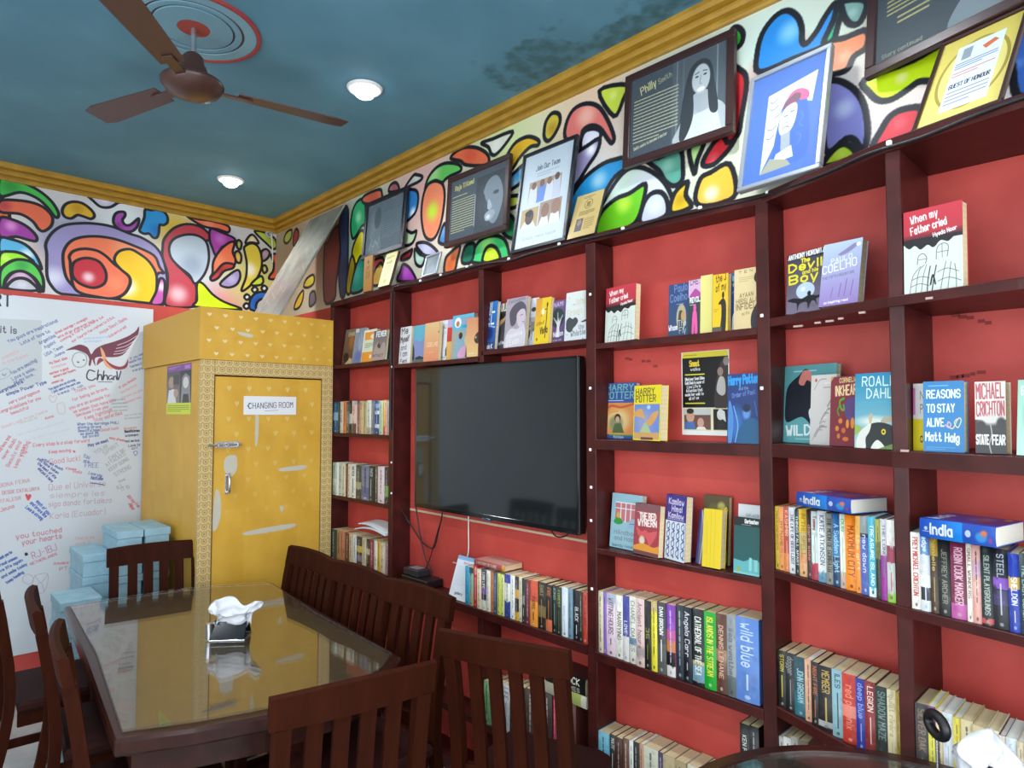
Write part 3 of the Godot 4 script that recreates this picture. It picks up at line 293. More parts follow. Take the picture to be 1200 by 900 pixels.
	"marble": [["g","d2cdc8","c3bebb"],["e",20,12,5,4,"b46450"],["ls",[10,140,30,120,50,118],2,"a08c91"],["ls",[17,131,37,111,55,109],3,"8c9191"],["ls",[24,122,44,102,60,100],4,"b4a0a0"],["ls",[31,113,51,93,65,91],2,"dcd7d2"],["ls",[38,104,58,84,70,82],3,"a08c91"],["ls",[45,95,65,75,75,73],4,"8c9191"],["ls",[52,86,72,66,80,64],2,"b4a0a0"],["ls",[59,77,79,57,85,55],3,"dcd7d2"],["ls",[66,68,86,48,90,46],4,"a08c91"],["ls",[73,59,93,39,95,37],2,"8c9191"],["ls",[80,50,100,30,50,28],3,"b4a0a0"],["ls",[87,41,107,21,55,19],4,"dcd7d2"],["ls",[14,32,34,12,60,10],2,"a08c91"],["ls",[21,133,41,113,65,111],3,"8c9191"]],
	"inkheart": [["g","82323c","78323c"],["p",[0,0,14,0,0,12],"c8a55a"],["t","CORNELIA",34,14,98,12,9,"e1c88c",2],["t","INKHEART",20,42,112,38,20,"ebd2a0",3.4],["ps",[52,70,62,50,80,46,100,50,100,100,70,96],"5a4678"],["ls",[52,48,36,54,42,70,52,72,50,62],5,"5aa032"],["ls",[36,62,28,74,34,84],4,"4b962d"],["e",40,96,8,6,"d27837"],["e",28,112,7,6,"d2823c"],["e",52,116,8,6,"c86432"],["e",66,102,6,10,"e18c32"],["e",84,100,7,12,"e18c32"],["e",60,134,12,5,"d26e2d"],["e",34,128,6,6,"c8783c"]],
	"dahl": [["g","2d8cb4","aac8c8"],["t","ROALD",20,26,110,26,18,"e1f0f0",2.6],["t","DAHL",32,50,104,50,18,"e1f0f0",2.6],["w",14,56,80,10,2,"5faac3",2],["e",50,96,60,14,"d7e1d7",0.7],["ps",[0,104,20,110,0,124],"9bb45a"],["ps",[14,150,20,120,36,104,60,98,84,100,100,110,100,150],"373c3c"],["ps",[4,140,14,118,34,104,44,100,40,116,30,130,30,150,10,150],"e1e1d7"],["ps",[40,100,38,86,46,80,46,96],"c8b496"],["ps",[70,98,76,88,100,86,100,96],"b4aa96"],["e",76,116,6,6,"e1c83c"],["e",76,116,2.6,2.6,"141414"],["ps",[44,150,60,132,80,146,70,150],"e6e6dc"],["p",[60,150,100,138,100,150],"6e8c50"]],
	"yellowwhite": [["r",0,0,100,150,"e6e1dc"],["r",0,10,12,60,"dc78b4"],["t","NIV",40,36,100,34,18,"6e6e64",2.4],["t","PEA",40,66,100,64,18,"6e6e64",2.4],["r",0,80,100,70,"e6cd1e"],["t","Cook",40,130,100,130,12,"3c2814",3]],
	"reasons": [["g","1478b4","1473af"],["w",14,8,74,4,1,"78b4d7",2],["t","REASONS",10,36,94,35,16,"ebf5fa",3],["t","TO STAY",10,66,80,65,16,"ebf5fa",3],["t","ALIVE",10,96,54,95,16,"ebf5fa",3],["ls",[54,92,62,98,68,92,62,86,60,94,72,100,82,84,88,78,92,84,84,98,76,88,82,80],2.2,"d7c88c"],["ls",[54,92,62,98,68,92,62,86,60,94],2.2,"d2a0c3"],["t","Matt Haig",6,126,90,128,17,"ebf5fa",3],["w",8,138,70,8,2,"78b4d7",1]],
	"statefear": [["g","ddd7cf","d7d2c8"],["t","MICHAEL",6,36,98,34,30,"b4505a",4],["t","CRICHTON",6,72,98,70,28,"b4505a",4],["r",0,80,100,70,"2d2d2d"],["e",50,80,50,14,"d2cdc8",0.6],["e",20,92,18,12,"282828",0.4],["e",84,88,18,16,"282828",0.4],["ls",[50,90,54,110,46,130,52,150],4,"a0a09b"],["t","STATE",4,130,46,130,18,"ebebe6",4],["t","FEAR",56,130,98,130,18,"ebebe6",4]],
	"mint": [["g","96c8b4","b4d7c8"],["e",50,70,34,44,"78b4a0",0.6],["t","Garden",14,30,90,30,16,"ebf5eb",3],["e",50,110,20,14,"dce6be",0.4]]}
const MURAL_RIGHT := [
	["b44646","963232",[303,2789],114,[271,2730,274,2795,311,2827,349,2800,342,2749,294,2719]],
	["96a03c","b4be50",[179,2814],118,[126,2784,164,2831,244,2835,240,2782,175,2755]],
	["d2b428","c8a01e",[369,2336],111,[300,2286,341,2346,429,2392,425,2329,371,2284]],
	["7d6e78","645a64",[560,2312],104,[522,2279,527,2353,585,2364,608,2306,574,2279]],
	["c8b432","b4a028",[476,2449],107,[436,2417,476,2462,569,2473,578,2421,505,2401]],
	["783232","963c32",[801,2513],147,[711,2615,754,2650,839,2719,891,2719,915,2619,897,2497,868,2375,850,2283,720,2289]],
	["233255","32466e",[947,2572],120,[891,2719,921,2786,961,2829,1002,2799,1005,2674,1007,2560,1001,2417,973,2288,922,2294,898,2433,916,2577]],
	["28b46e","96e6b4",[1121,2731],57,[1034,2689,1052,2777,1109,2825,1186,2812,1197,2685,1151,2664,1065,2611]],
	["e1d714","c8b90a",[1086,2546],77,[1057,2551,1151,2644,1209,2583,1183,2488,1079,2456]],
	["aa9614","968205",[1031,2392],97,[993,2305,1001,2397,1048,2512,1088,2454,1061,2357,1033,2290]],
	["148c78","46b4a0",[1109,2400],95,[1043,2299,1061,2367,1108,2451,1154,2493,1221,2442,1195,2308,1111,2284]],
	["f06e6e","e15a64",[1311,2417],70,[1266,2434,1381,2444,1399,2374,1313,2349,1273,2375]],
	["f0c850","dcaa32",[1313,2349],70,[1287,2304,1294,2371,1364,2418,1399,2364,1366,2302]],
	["e16e50","d25a3c",[1268,2827],89,[1180,2798,1179,2839,1339,2839,1371,2806,1358,2756]],
	["be6e78","aa5a64",[1493,2819],49,[1444,2798,1451,2829,1493,2838,1526,2820,1535,2785]],
	["c8c8be","dcdcd2",[1700,2806],45,[1591,2780,1669,2828,1707,2823,1752,2801,1730,2785,1638,2781]],
	["3282c8","f0faff",[1671,2628],53,[1567,2767,1654,2759,1708,2732,1716,2680,1687,2624,1594,2595,1553,2626]],
	["aac896","c8dcb4",[1642,2498],61,[1570,2567,1657,2527,1703,2526,1673,2474,1611,2467,1571,2484]],
	["aa2832","8c1e28",[1627,2419],46,[1572,2419,1643,2434,1666,2434,1643,2398,1572,2396]],
	["a028aa","c864d2",[1597,2324],62,[1534,2292,1557,2339,1581,2372,1628,2355,1675,2311,1691,2269]],
	["afafd2","c8c8e1",[1793,2424],72,[1704,2459,1778,2453,1850,2414,1886,2373,1793,2380,1734,2417]],
	["96beaa","b4d2be",[1735,2382],73,[1689,2435,1734,2400,1779,2378,1750,2335,1697,2361]],
	["f58c64","c8e63c",[1837,2603],77,[1768,2713,1804,2748,1862,2750,1918,2723,1939,2670,1932,2595,1906,2515,1864,2463,1814,2460,1770,2499,1747,2584,1749,2655]],
	["64c35a","a5dc8c",[1847,2789],84,[1775,2729,1804,2783,1875,2817,1958,2815,2051,2780,2064,2747,1986,2743,1945,2737,1918,2727,1862,2752,1804,2749]],
	["4682be","6ea0d2",[1920,2486],54,[1895,2431,1906,2472,1940,2516,1967,2459,1961,2410]],
	["f08246","e66e32",[1989,2312],66,[1942,2269,1948,2336,1988,2363,2060,2383,2041,2320,2015,2266]],
	["e66e46","dc5a3c",[2136,2812],86,[1985,2832,2047,2854,2129,2844,2208,2810,2264,2761,2250,2723,2107,2763,2062,2795]],
	["e1e1cd","f0f0e6",[2318,2796],53,[2215,2836,2291,2832,2422,2825,2383,2785,2318,2754,2284,2764,2263,2803]],
	["ebb914","d2a00a",[2435,2716],74,[2364,2691,2396,2736,2447,2770,2521,2771,2580,2738,2580,2716,2533,2722,2472,2696,2422,2657,2371,2644]],
	["d7be3c","be9628",[2660,2763],44,[2615,2765,2627,2804,2661,2826,2699,2809,2703,2770,2671,2730,2638,2716,2617,2735]],
	["3c96c8","96c8e1",[2434,2582],50,[2364,2610,2435,2636,2496,2654,2496,2593,2422,2568,2371,2572]],
	["d7e15a","c8d250",[2422,2514],50,[2364,2537,2434,2534,2472,2520,2447,2482,2364,2497]],
	["28a064","1e8c50",[2422,2426],62,[2364,2465,2422,2443,2447,2385,2434,2344,2364,2384]],
	["3cc86e","96e678",[2251,2352],81,[2156,2285,2174,2357,2237,2387,2318,2380,2377,2346,2403,2279,2399,2253]],
	["beeb14","d2f03c",[2285,2300],53,[2228,2273,2244,2330,2285,2341,2325,2315,2338,2268]],
	["14785a","0a6446",[2116,2340],58,[2077,2299,2087,2354,2116,2378,2167,2368,2146,2292]],
	["e6786e","f5b4a0",[2841,2754],73,[2736,2694,2737,2754,2776,2801,2841,2804,2904,2770,2949,2701,2978,2627,2968,2606,2948,2628,2913,2680,2867,2707,2824,2700,2813,2657]],
	["e6e1f0","f5f5fa",[2866,2637],51,[2813,2653,2835,2693,2882,2690,2915,2667,2903,2638,2829,2615]],
	["a096be","ffffff",[2866,2612],41,[2764,2608,2851,2633,2908,2641,2897,2594,2850,2550,2796,2498,2741,2469,2753,2552]],
	["2391cd","a0d2eb",[2901,2482],60,[2735,2402,2774,2461,2839,2511,2922,2538,2992,2538,3039,2529,3044,2496,2981,2473,2931,2422,2880,2361,2773,2334,2718,2355]],
	["cde1d2","dcdceb",[3121,2390],104,[2890,2309,2951,2417,3034,2483,3112,2469,3191,2402,3232,2318,3231,2274,3046,2268]],
	["6ec81e","beeb46",[3019,2361],56,[2884,2270,2911,2346,2980,2386,3047,2393,3116,2410,3107,2348,3083,2291,3046,2268,2970,2265]],
	["c8cde6","dce1f0",[3155,2321],52,[3097,2269,3106,2332,3138,2367,3182,2363,3207,2324,3198,2274]],
	["5aa08c","82beaa",[3208,2450],42,[3122,2497,3175,2490,3259,2495,3271,2425,3266,2383,3233,2373,3199,2400,3174,2444]],
	["e1be1e","c8a014",[3257,2319],32,[3221,2280,3237,2346,3288,2373,3281,2328,3301,2283]],
	["fabe3c","fae1c8",[3375,2312],45,[3317,2312,3338,2371,3376,2382,3443,2391,3463,2290,3405,2270,3336,2279]],
	["d72832","e6505a",[3385,2429],30,[3346,2419,3362,2450,3408,2492,3467,2491,3451,2451,3399,2411,3365,2406]],
	["cddc46","e1eb78",[2974,2790],29,[2909,2830,3037,2807,3022,2756,2978,2707]],
	["a0d27d","bee69b",[3315,2456],31,[3296,2491,3351,2492,3327,2438,3314,2395]],
	["3cbe3c","28a032",[3473,2794],21,[3447,2767,3455,2830,3477,2834,3496,2805,3487,2771]],
	["288cdc","82c8f5",[3644,2747],56,[3547,2658,3541,2717,3560,2777,3600,2813,3639,2815,3670,2781,3682,2737,3681,2705,3693,2687,3724,2712,3749,2746,3778,2773,3783,2743,3763,2708,3747,2662,3655,2658]],
	["1eb478","3cc896",[3777,2714],23,[3744,2672,3772,2723,3787,2772,3804,2764,3786,2710,3770,2664]],
	["78a096","96b9af",[3823,2725],22,[3801,2768,3798,2736,3816,2694,3844,2688,3861,2740]],
	["f58c5a","f5aa82",[3798,2607],33,[3759,2660,3804,2659,3860,2656,3858,2609,3825,2595,3808,2566,3780,2564,3757,2576]],
	["8c8cd2","bec8f0",[3794,2455],44,[3740,2349,3744,2547,3768,2547,3796,2530,3829,2491,3849,2442,3856,2374,3849,2328,3836,2326,3820,2355,3798,2365]],
	["d72d32","c82332",[3473,2593],56,[3431,2713,3489,2684,3505,2636,3486,2534,3471,2477,3427,2484]],
	["bee128","d2eb50",[3780,2325],28,[3733,2301,3763,2342,3798,2350,3822,2309]],
	["d7fa0a","f0fa96",[3941,2489],27,[3851,2517,3969,2525,4056,2543,4069,2500,4037,2492,4024,2452,3985,2462,3958,2451,3921,2438,3888,2444,3863,2475]],
	["e13c46","eb5a64",[3933,2366],31,[3871,2316,3891,2363,3915,2393,3948,2400,3988,2386,3968,2328]],
	["be2837","d23c46",[4136,2555],23,[4076,2556,4128,2558,4186,2571,4178,2551,4136,2540,4108,2533,4088,2539]],
	["3c6ec8","5a8cdc",[4193,2430],22,[4176,2499,4195,2507,4213,2502,4222,2433,4213,2353,4187,2352,4180,2426]],
	["f0a050","f5be82",[4245,2506],24,[4232,2540,4264,2544,4294,2521,4295,2466,4261,2453,4234,2492]],
	["46b464","82d296",[4253,2402],27,[4236,2427,4264,2443,4291,2414,4282,2363,4251,2352,4231,2383]],
	["cde1d2","dcdceb",[4621,2390],104,[4390,2309,4451,2417,4534,2483,4612,2469,4691,2402,4732,2318,4731,2274,4546,2268]],
	["6ec81e","beeb46",[4519,2361],56,[4384,2270,4411,2346,4480,2386,4547,2393,4616,2410,4607,2348,4583,2291,4546,2268,4470,2265]],
	["c8cde6","dce1f0",[4655,2321],52,[4597,2269,4606,2332,4638,2367,4682,2363,4707,2324,4698,2274]],
	["5aa08c","82beaa",[4708,2450],42,[4622,2497,4675,2490,4759,2495,4771,2425,4766,2383,4733,2373,4699,2400,4674,2444]],
	["e1be1e","c8a014",[4757,2319],32,[4721,2280,4737,2346,4788,2373,4781,2328,4801,2283]],
	["fabe3c","fae1c8",[4875,2312],45,[4817,2312,4838,2371,4876,2382,4943,2391,4963,2290,4905,2270,4836,2279]],
	["d72832","e6505a",[4885,2429],30,[4846,2419,4862,2450,4908,2492,4967,2491,4951,2451,4899,2411,4865,2406]],
	["cddc46","e1eb78",[4474,2790],29,[4409,2830,4537,2807,4522,2756,4478,2707]],
	["a0d27d","bee69b",[4815,2456],31,[4796,2491,4851,2492,4827,2438,4814,2395]],
	["3cbe3c","28a032",[4973,2794],21,[4947,2767,4955,2830,4977,2834,4996,2805,4987,2771]],
	["288cdc","82c8f5",[5144,2747],56,[5047,2658,5041,2717,5060,2777,5100,2813,5139,2815,5170,2781,5182,2737,5181,2705,5193,2687,5224,2712,5249,2746,5278,2773,5283,2743,5263,2708,5247,2662,5155,2658]],
	["1eb478","3cc896",[5277,2714],23,[5244,2672,5272,2723,5287,2772,5304,2764,5286,2710,5270,2664]],
	["78a096","96b9af",[5323,2725],22,[5301,2768,5298,2736,5316,2694,5344,2688,5361,2740]],
	["f58c5a","f5aa82",[5298,2607],33,[5259,2660,5304,2659,5360,2656,5358,2609,5325,2595,5308,2566,5280,2564,5257,2576]],
	["8c8cd2","bec8f0",[5294,2455],44,[5240,2349,5244,2547,5268,2547,5296,2530,5329,2491,5349,2442,5356,2374,5349,2328,5336,2326,5320,2355,5298,2365]],
	["d72d32","c82332",[4973,2593],56,[4931,2713,4989,2684,5005,2636,4986,2534,4971,2477,4927,2484]],
	["bee128","d2eb50",[5280,2325],28,[5233,2301,5263,2342,5298,2350,5322,2309]],
	["d7fa0a","f0fa96",[5441,2489],27,[5351,2517,5469,2525,5556,2543,5569,2500,5537,2492,5524,2452,5485,2462,5458,2451,5421,2438,5388,2444,5363,2475]],
	["e13c46","eb5a64",[5433,2366],31,[5371,2316,5391,2363,5415,2393,5448,2400,5488,2386,5468,2328]],
	["be2837","d23c46",[5636,2555],23,[5576,2556,5628,2558,5686,2571,5678,2551,5636,2540,5608,2533,5588,2539]],
	["3c6ec8","5a8cdc",[5693,2430],22,[5676,2499,5695,2507,5713,2502,5722,2433,5713,2353,5687,2352,5680,2426]],
	["f0a050","f5be82",[5745,2506],24,[5732,2540,5764,2544,5794,2521,5795,2466,5761,2453,5734,2492]],
	["46b464","82d296",[5753,2402],27,[5736,2427,5764,2443,5791,2414,5782,2363,5751,2352,5731,2383]]]
const MURAL_BACK := [
	["c396be","dcb4d2",[-2982,2340],40,[-3058,2265,-3048,2311,-3018,2355,-2974,2367,-2929,2338,-2892,2272,-2911,2269,-2941,2316,-2981,2330,-3021,2310,-3039,2262]],
	["bebec8","d2d2dc",[-2980,2290],40,[-3039,2262,-3021,2310,-2981,2328,-2941,2314,-2911,2269]],
	["e1b428","c89614",[-2732,2780],53,[-2805,2743,-2793,2782,-2759,2808,-2711,2812,-2665,2784,-2646,2751,-2663,2728,-2700,2734,-2731,2736,-2761,2710,-2792,2714]],
	["c8c8e1","e6e6f0",[-2598,2865],47,[-2676,2868,-2652,2836,-2615,2811,-2568,2819,-2531,2852,-2522,2865]],
	["a096c8","d7d7eb",[-2835,2355],90,[-2871,2481,-2877,2541,-2849,2609,-2799,2660,-2730,2687,-2649,2703,-2556,2704,-2459,2679,-2395,2667,-2318,2627,-2273,2562,-2249,2468,-2242,2371,-2269,2259,-2459,2268,-2745,2265,-2806,2268,-2841,2300,-2866,2357]],
	["aa50b4","8c3296",[-2519,2717],38,[-2544,2772,-2525,2798,-2492,2806,-2487,2785,-2500,2754,-2485,2729,-2456,2735,-2413,2783,-2417,2738,-2445,2698,-2484,2688,-2523,2699,-2547,2728]],
	["2396dc","1478c8",[-2310,2726],66,[-2378,2846,-2345,2850,-2313,2860,-2274,2856,-2251,2830,-2250,2793,-2272,2770,-2294,2766,-2298,2716,-2309,2684,-2330,2680,-2353,2700,-2379,2694,-2406,2707,-2397,2745,-2382,2796]],
	["f57d55","fa9a6e",[-2467,2592],141,[-2793,2452,-2791,2515,-2762,2573,-2710,2609,-2629,2630,-2536,2631,-2439,2610,-2324,2569,-2289,2500,-2265,2465,-2303,2449,-2356,2281,-2505,2273,-2602,2272,-2701,2286,-2747,2323,-2778,2370]],
	["f57855","fa8c64",[-2529,2363],77,[-2759,2457,-2764,2488,-2743,2523,-2690,2545,-2627,2544,-2580,2519,-2541,2482,-2493,2446,-2453,2407,-2457,2351,-2489,2298,-2546,2269,-2620,2270,-2701,2281,-2738,2313,-2753,2385]],
	["c82d3c","f5d2dc",[-2668,2381],50,[-2749,2406,-2737,2461,-2680,2492,-2616,2481,-2579,2421,-2585,2356,-2639,2321,-2703,2334,-2739,2366]],
	["fac814","fff8f0",[-2470,2350],93,[-2537,2502,-2516,2558,-2457,2584,-2403,2564,-2349,2525,-2309,2459,-2302,2375,-2311,2313,-2337,2267,-2356,2265,-2473,2266,-2509,2273,-2471,2316,-2448,2375,-2458,2418,-2504,2455]],
	["be3c4b","ebbec8",[-2178,2342],92,[-2274,2623,-2265,2686,-2210,2764,-2131,2806,-2048,2803,-1993,2763,-1992,2731,-2022,2719,-2070,2742,-2141,2734,-2209,2690,-2235,2630,-2205,2548,-2147,2495,-2100,2452,-2069,2406,-2067,2318,-2078,2273,-2244,2260,-2241,2371,-2243,2469,-2273,2562]],
	["b9c8d7","98a8be",[-2102,2540],107,[-2236,2636,-2209,2694,-2141,2734,-2070,2742,-2016,2714,-1996,2647,-1997,2570,-2023,2489,-2076,2424,-2112,2476,-2171,2517,-2223,2570]],
	["c85ab4","f0dcf0",[-2274,2378],44,[-2286,2425,-2259,2417,-2257,2344,-2266,2270,-2332,2262,-2306,2338]],
	["d7f514","c8eb14",[-2014,2350],73,[-2064,2426,-2062,2319,-2067,2274,-1776,2288,-1891,2327,-1966,2369,-2028,2431]],
	["aa3ca5","c86ec8",[-1925,2750],63,[-1987,2803,-1926,2795,-1830,2768,-1849,2732,-1911,2694,-1947,2629,-1973,2677,-1992,2731]],
	["f06e50","f08c6e",[-2000,2839],61,[-2132,2856,-2073,2852,-1976,2857,-1874,2845,-1873,2802,-1938,2810,-2036,2812]],
	["f57850","f08c64",[-1922,2608],63,[-1969,2510,-1965,2588,-1923,2672,-1861,2736,-1830,2735,-1841,2674,-1821,2624,-1833,2583,-1896,2560,-1920,2517,-1932,2490,-1981,2476]],
	["be3c3c","a02d2d",[-1921,2543],50,[-1981,2476,-1945,2526,-1896,2586,-1833,2590,-1839,2562,-1895,2534,-1932,2483,-1968,2459]],
	["a596c8","beb4dc",[-1844,2490],51,[-1919,2446,-1845,2529,-1800,2555,-1787,2511,-1811,2455,-1868,2427]],
	["e6cd46","faf5dc",[-1729,2573],80,[-1757,2675,-1764,2720,-1719,2755,-1672,2744,-1644,2681,-1642,2600,-1675,2514,-1740,2438,-1778,2420,-1748,2517,-1745,2610]],
	["e1d2a0","f0e6c8",[-1713,2779],27,[-1756,2749,-1739,2792,-1713,2817,-1686,2802,-1666,2765,-1712,2763]],
	["bec846","a0b43c",[-1584,2814],56,[-1694,2841,-1640,2851,-1557,2826,-1535,2768,-1562,2743,-1611,2775]],
	["eb643c","e65032",[-1539,2575],42,[-1575,2693,-1541,2712,-1505,2677,-1510,2579,-1538,2534,-1586,2527,-1580,2555,-1560,2585,-1554,2641]],
	["c8dc28","d2e650",[-1661,2503],41,[-1714,2468,-1648,2538,-1627,2507,-1647,2475]],
	["d2a03c","e6be5a",[-1802,2641],39,[-1828,2663,-1803,2687,-1783,2657,-1788,2610,-1814,2612]],
	["a0aa50","bebe64",[-1797,2728],39,[-1817,2744,-1800,2763,-1782,2744,-1790,2702,-1810,2708]],
	["a08c96","bea0aa",[-1617,2699],41,[-1644,2708,-1611,2734,-1585,2711,-1603,2667,-1636,2648]],
	["c8be5a","d2c878",[-1619,2583],27,[-1638,2601,-1615,2618,-1601,2586,-1624,2562]],
	["286ec8","1e50aa",[-1645,2343],82,[-1711,2295,-1718,2354,-1686,2408,-1632,2428,-1578,2419,-1563,2373,-1603,2301]],
	["c8cdd7","e6ebf0",[-1631,2331],41,[-1668,2297,-1669,2347,-1632,2378,-1593,2363,-1596,2308]],
	["f0f0f5","e1e1eb",[-1687,2436],27,[-1706,2433,-1687,2456,-1666,2439,-1686,2416]],
	["f0f0f5","e1e1eb",[-1619,2454],27,[-1640,2452,-1620,2475,-1599,2457,-1619,2434]],
	["f0f0f5","e1e1eb",[-1738,2378],26,[-1758,2376,-1739,2398,-1719,2381,-1738,2359]],
	["f0f0f5","e1e1eb",[-1741,2316],26,[-1761,2313,-1742,2336,-1722,2318,-1741,2296]],
	["46be50","2f9a3c",[-1503,2831],72,[-1551,2869,-1504,2871,-1432,2859,-1365,2829,-1313,2784,-1282,2729,-1287,2701,-1303,2708,-1338,2753,-1389,2793,-1462,2806,-1548,2765]],
	["f06e4b","c84646",[-1531,2719],55,[-1547,2739,-1469,2759,-1396,2760,-1346,2741,-1311,2701,-1314,2649,-1347,2611,-1372,2617,-1402,2657,-1459,2685,-1546,2679]],
	["a53ca0","e08cd0",[-1497,2612],47,[-1545,2644,-1482,2645,-1425,2621,-1383,2579,-1382,2548,-1415,2547,-1472,2555,-1542,2538]],
	["5ab4dc","e0f0f5",[-1421,2465],49,[-1542,2533,-1495,2537,-1430,2519,-1380,2467,-1353,2394,-1395,2428,-1437,2462,-1485,2469,-1539,2449]],
	["a0eb28","c8f060",[-1515,2429],31,[-1539,2449,-1485,2469,-1437,2462,-1391,2429,-1444,2431,-1491,2413,-1536,2356]],
	["5ac850","3caa46",[-1443,2400],48,[-1536,2351,-1507,2400,-1460,2430,-1404,2427,-1366,2392,-1343,2334,-1342,2268,-1355,2292,-1385,2339,-1434,2367,-1482,2354,-1512,2310,-1518,2265,-1534,2262]],
	["c396be","dcb4d2",[-1442,2340],40,[-1518,2265,-1508,2311,-1478,2355,-1434,2367,-1389,2338,-1352,2272,-1371,2269,-1401,2316,-1441,2330,-1481,2310,-1499,2262]],
	["bebec8","d2d2dc",[-1440,2290],40,[-1499,2262,-1481,2310,-1441,2328,-1401,2314,-1371,2269]],
	["e1b428","c89614",[-1192,2780],53,[-1265,2743,-1253,2782,-1219,2808,-1171,2812,-1125,2784,-1106,2751,-1123,2728,-1160,2734,-1191,2736,-1221,2710,-1252,2714]],
	["c8c8e1","e6e6f0",[-1058,2865],47,[-1136,2868,-1112,2836,-1075,2811,-1028,2819,-991,2852,-982,2865]],
	["a096c8","d7d7eb",[-1295,2355],90,[-1331,2481,-1337,2541,-1309,2609,-1259,2660,-1190,2687,-1109,2703,-1016,2704,-919,2679,-855,2667,-778,2627,-733,2562,-709,2468,-702,2371,-729,2259,-919,2268,-1205,2265,-1266,2268,-1301,2300,-1326,2357]],
	["aa50b4","8c3296",[-979,2717],38,[-1004,2772,-985,2798,-952,2806,-947,2785,-960,2754,-945,2729,-916,2735,-873,2783,-877,2738,-905,2698,-944,2688,-983,2699,-1007,2728]],
	["2396dc","1478c8",[-770,2726],66,[-838,2846,-805,2850,-773,2860,-734,2856,-711,2830,-710,2793,-732,2770,-754,2766,-758,2716,-769,2684,-790,2680,-813,2700,-839,2694,-866,2707,-857,2745,-842,2796]],
	["f57d55","fa9a6e",[-927,2592],141,[-1253,2452,-1251,2515,-1222,2573,-1170,2609,-1089,2630,-996,2631,-899,2610,-784,2569,-749,2500,-725,2465,-763,2449,-816,2281,-965,2273,-1062,2272,-1161,2286,-1207,2323,-1238,2370]],
	["f57855","fa8c64",[-989,2363],77,[-1219,2457,-1224,2488,-1203,2523,-1150,2545,-1087,2544,-1040,2519,-1001,2482,-953,2446,-913,2407,-917,2351,-949,2298,-1006,2269,-1080,2270,-1161,2281,-1198,2313,-1213,2385]],
	["c82d3c","f5d2dc",[-1128,2381],50,[-1209,2406,-1197,2461,-1140,2492,-1076,2481,-1039,2421,-1045,2356,-1099,2321,-1163,2334,-1199,2366]],
	["fac814","fff8f0",[-930,2350],93,[-997,2502,-976,2558,-917,2584,-863,2564,-809,2525,-769,2459,-762,2375,-771,2313,-797,2267,-816,2265,-933,2266,-969,2273,-931,2316,-908,2375,-918,2418,-964,2455]],
	["be3c4b","ebbec8",[-638,2342],92,[-734,2623,-725,2686,-670,2764,-591,2806,-508,2803,-453,2763,-452,2731,-482,2719,-530,2742,-601,2734,-669,2690,-695,2630,-665,2548,-607,2495,-560,2452,-529,2406,-527,2318,-538,2273,-704,2260,-701,2371,-703,2469,-733,2562]],
	["b9c8d7","98a8be",[-562,2540],107,[-696,2636,-669,2694,-601,2734,-530,2742,-476,2714,-456,2647,-457,2570,-483,2489,-536,2424,-572,2476,-631,2517,-683,2570]],
	["c85ab4","f0dcf0",[-734,2378],44,[-746,2425,-719,2417,-717,2344,-726,2270,-792,2262,-766,2338]],
	["d7f514","c8eb14",[-474,2350],73,[-524,2426,-522,2319,-527,2274,-236,2288,-351,2327,-426,2369,-488,2431]],
	["aa3ca5","c86ec8",[-385,2750],63,[-447,2803,-386,2795,-290,2768,-309,2732,-371,2694,-407,2629,-433,2677,-452,2731]],
	["f06e50","f08c6e",[-460,2839],61,[-592,2856,-533,2852,-436,2857,-334,2845,-333,2802,-398,2810,-496,2812]],
	["f57850","f08c64",[-382,2608],63,[-429,2510,-425,2588,-383,2672,-321,2736,-290,2735,-301,2674,-281,2624,-293,2583,-356,2560,-380,2517,-392,2490,-441,2476]],
	["be3c3c","a02d2d",[-381,2543],50,[-441,2476,-405,2526,-356,2586,-293,2590,-299,2562,-355,2534,-392,2483,-428,2459]],
	["a596c8","beb4dc",[-304,2490],51,[-379,2446,-305,2529,-260,2555,-247,2511,-271,2455,-328,2427]],
	["e6cd46","faf5dc",[-189,2573],80,[-217,2675,-224,2720,-179,2755,-132,2744,-104,2681,-102,2600,-135,2514,-200,2438,-238,2420,-208,2517,-205,2610]],
	["e1d2a0","f0e6c8",[-173,2779],27,[-216,2749,-199,2792,-173,2817,-146,2802,-126,2765,-172,2763]],
	["bec846","a0b43c",[-44,2814],56,[-154,2841,-100,2851,-17,2826,5,2768,-22,2743,-71,2775]],
	["eb643c","e65032",[1,2575],42,[-35,2693,-1,2712,35,2677,30,2579,2,2534,-46,2527,-40,2555,-20,2585,-14,2641]],
	["c8dc28","d2e650",[-121,2503],41,[-174,2468,-108,2538,-87,2507,-107,2475]],
	["d2a03c","e6be5a",[-262,2641],39,[-288,2663,-263,2687,-243,2657,-248,2610,-274,2612]],
	["a0aa50","bebe64",[-257,2728],39,[-277,2744,-260,2763,-242,2744,-250,2702,-270,2708]],
	["a08c96","bea0aa",[-77,2699],41,[-104,2708,-71,2734,-45,2711,-63,2667,-96,2648]],
	["c8be5a","d2c878",[-79,2583],27,[-98,2601,-75,2618,-61,2586,-84,2562]],
	["286ec8","1e50aa",[-105,2343],82,[-171,2295,-178,2354,-146,2408,-92,2428,-38,2419,-23,2373,-63,2301]],
	["c8cdd7","e6ebf0",[-91,2331],41,[-128,2297,-129,2347,-92,2378,-53,2363,-56,2308]],
	["f0f0f5","e1e1eb",[-147,2436],27,[-166,2433,-147,2456,-126,2439,-146,2416]],
	["f0f0f5","e1e1eb",[-79,2454],27,[-100,2452,-80,2475,-59,2457,-79,2434]],
	["f0f0f5","e1e1eb",[-198,2378],26,[-218,2376,-199,2398,-179,2381,-198,2359]],
	["f0f0f5","e1e1eb",[-201,2316],26,[-221,2313,-202,2336,-182,2318,-201,2296]]]
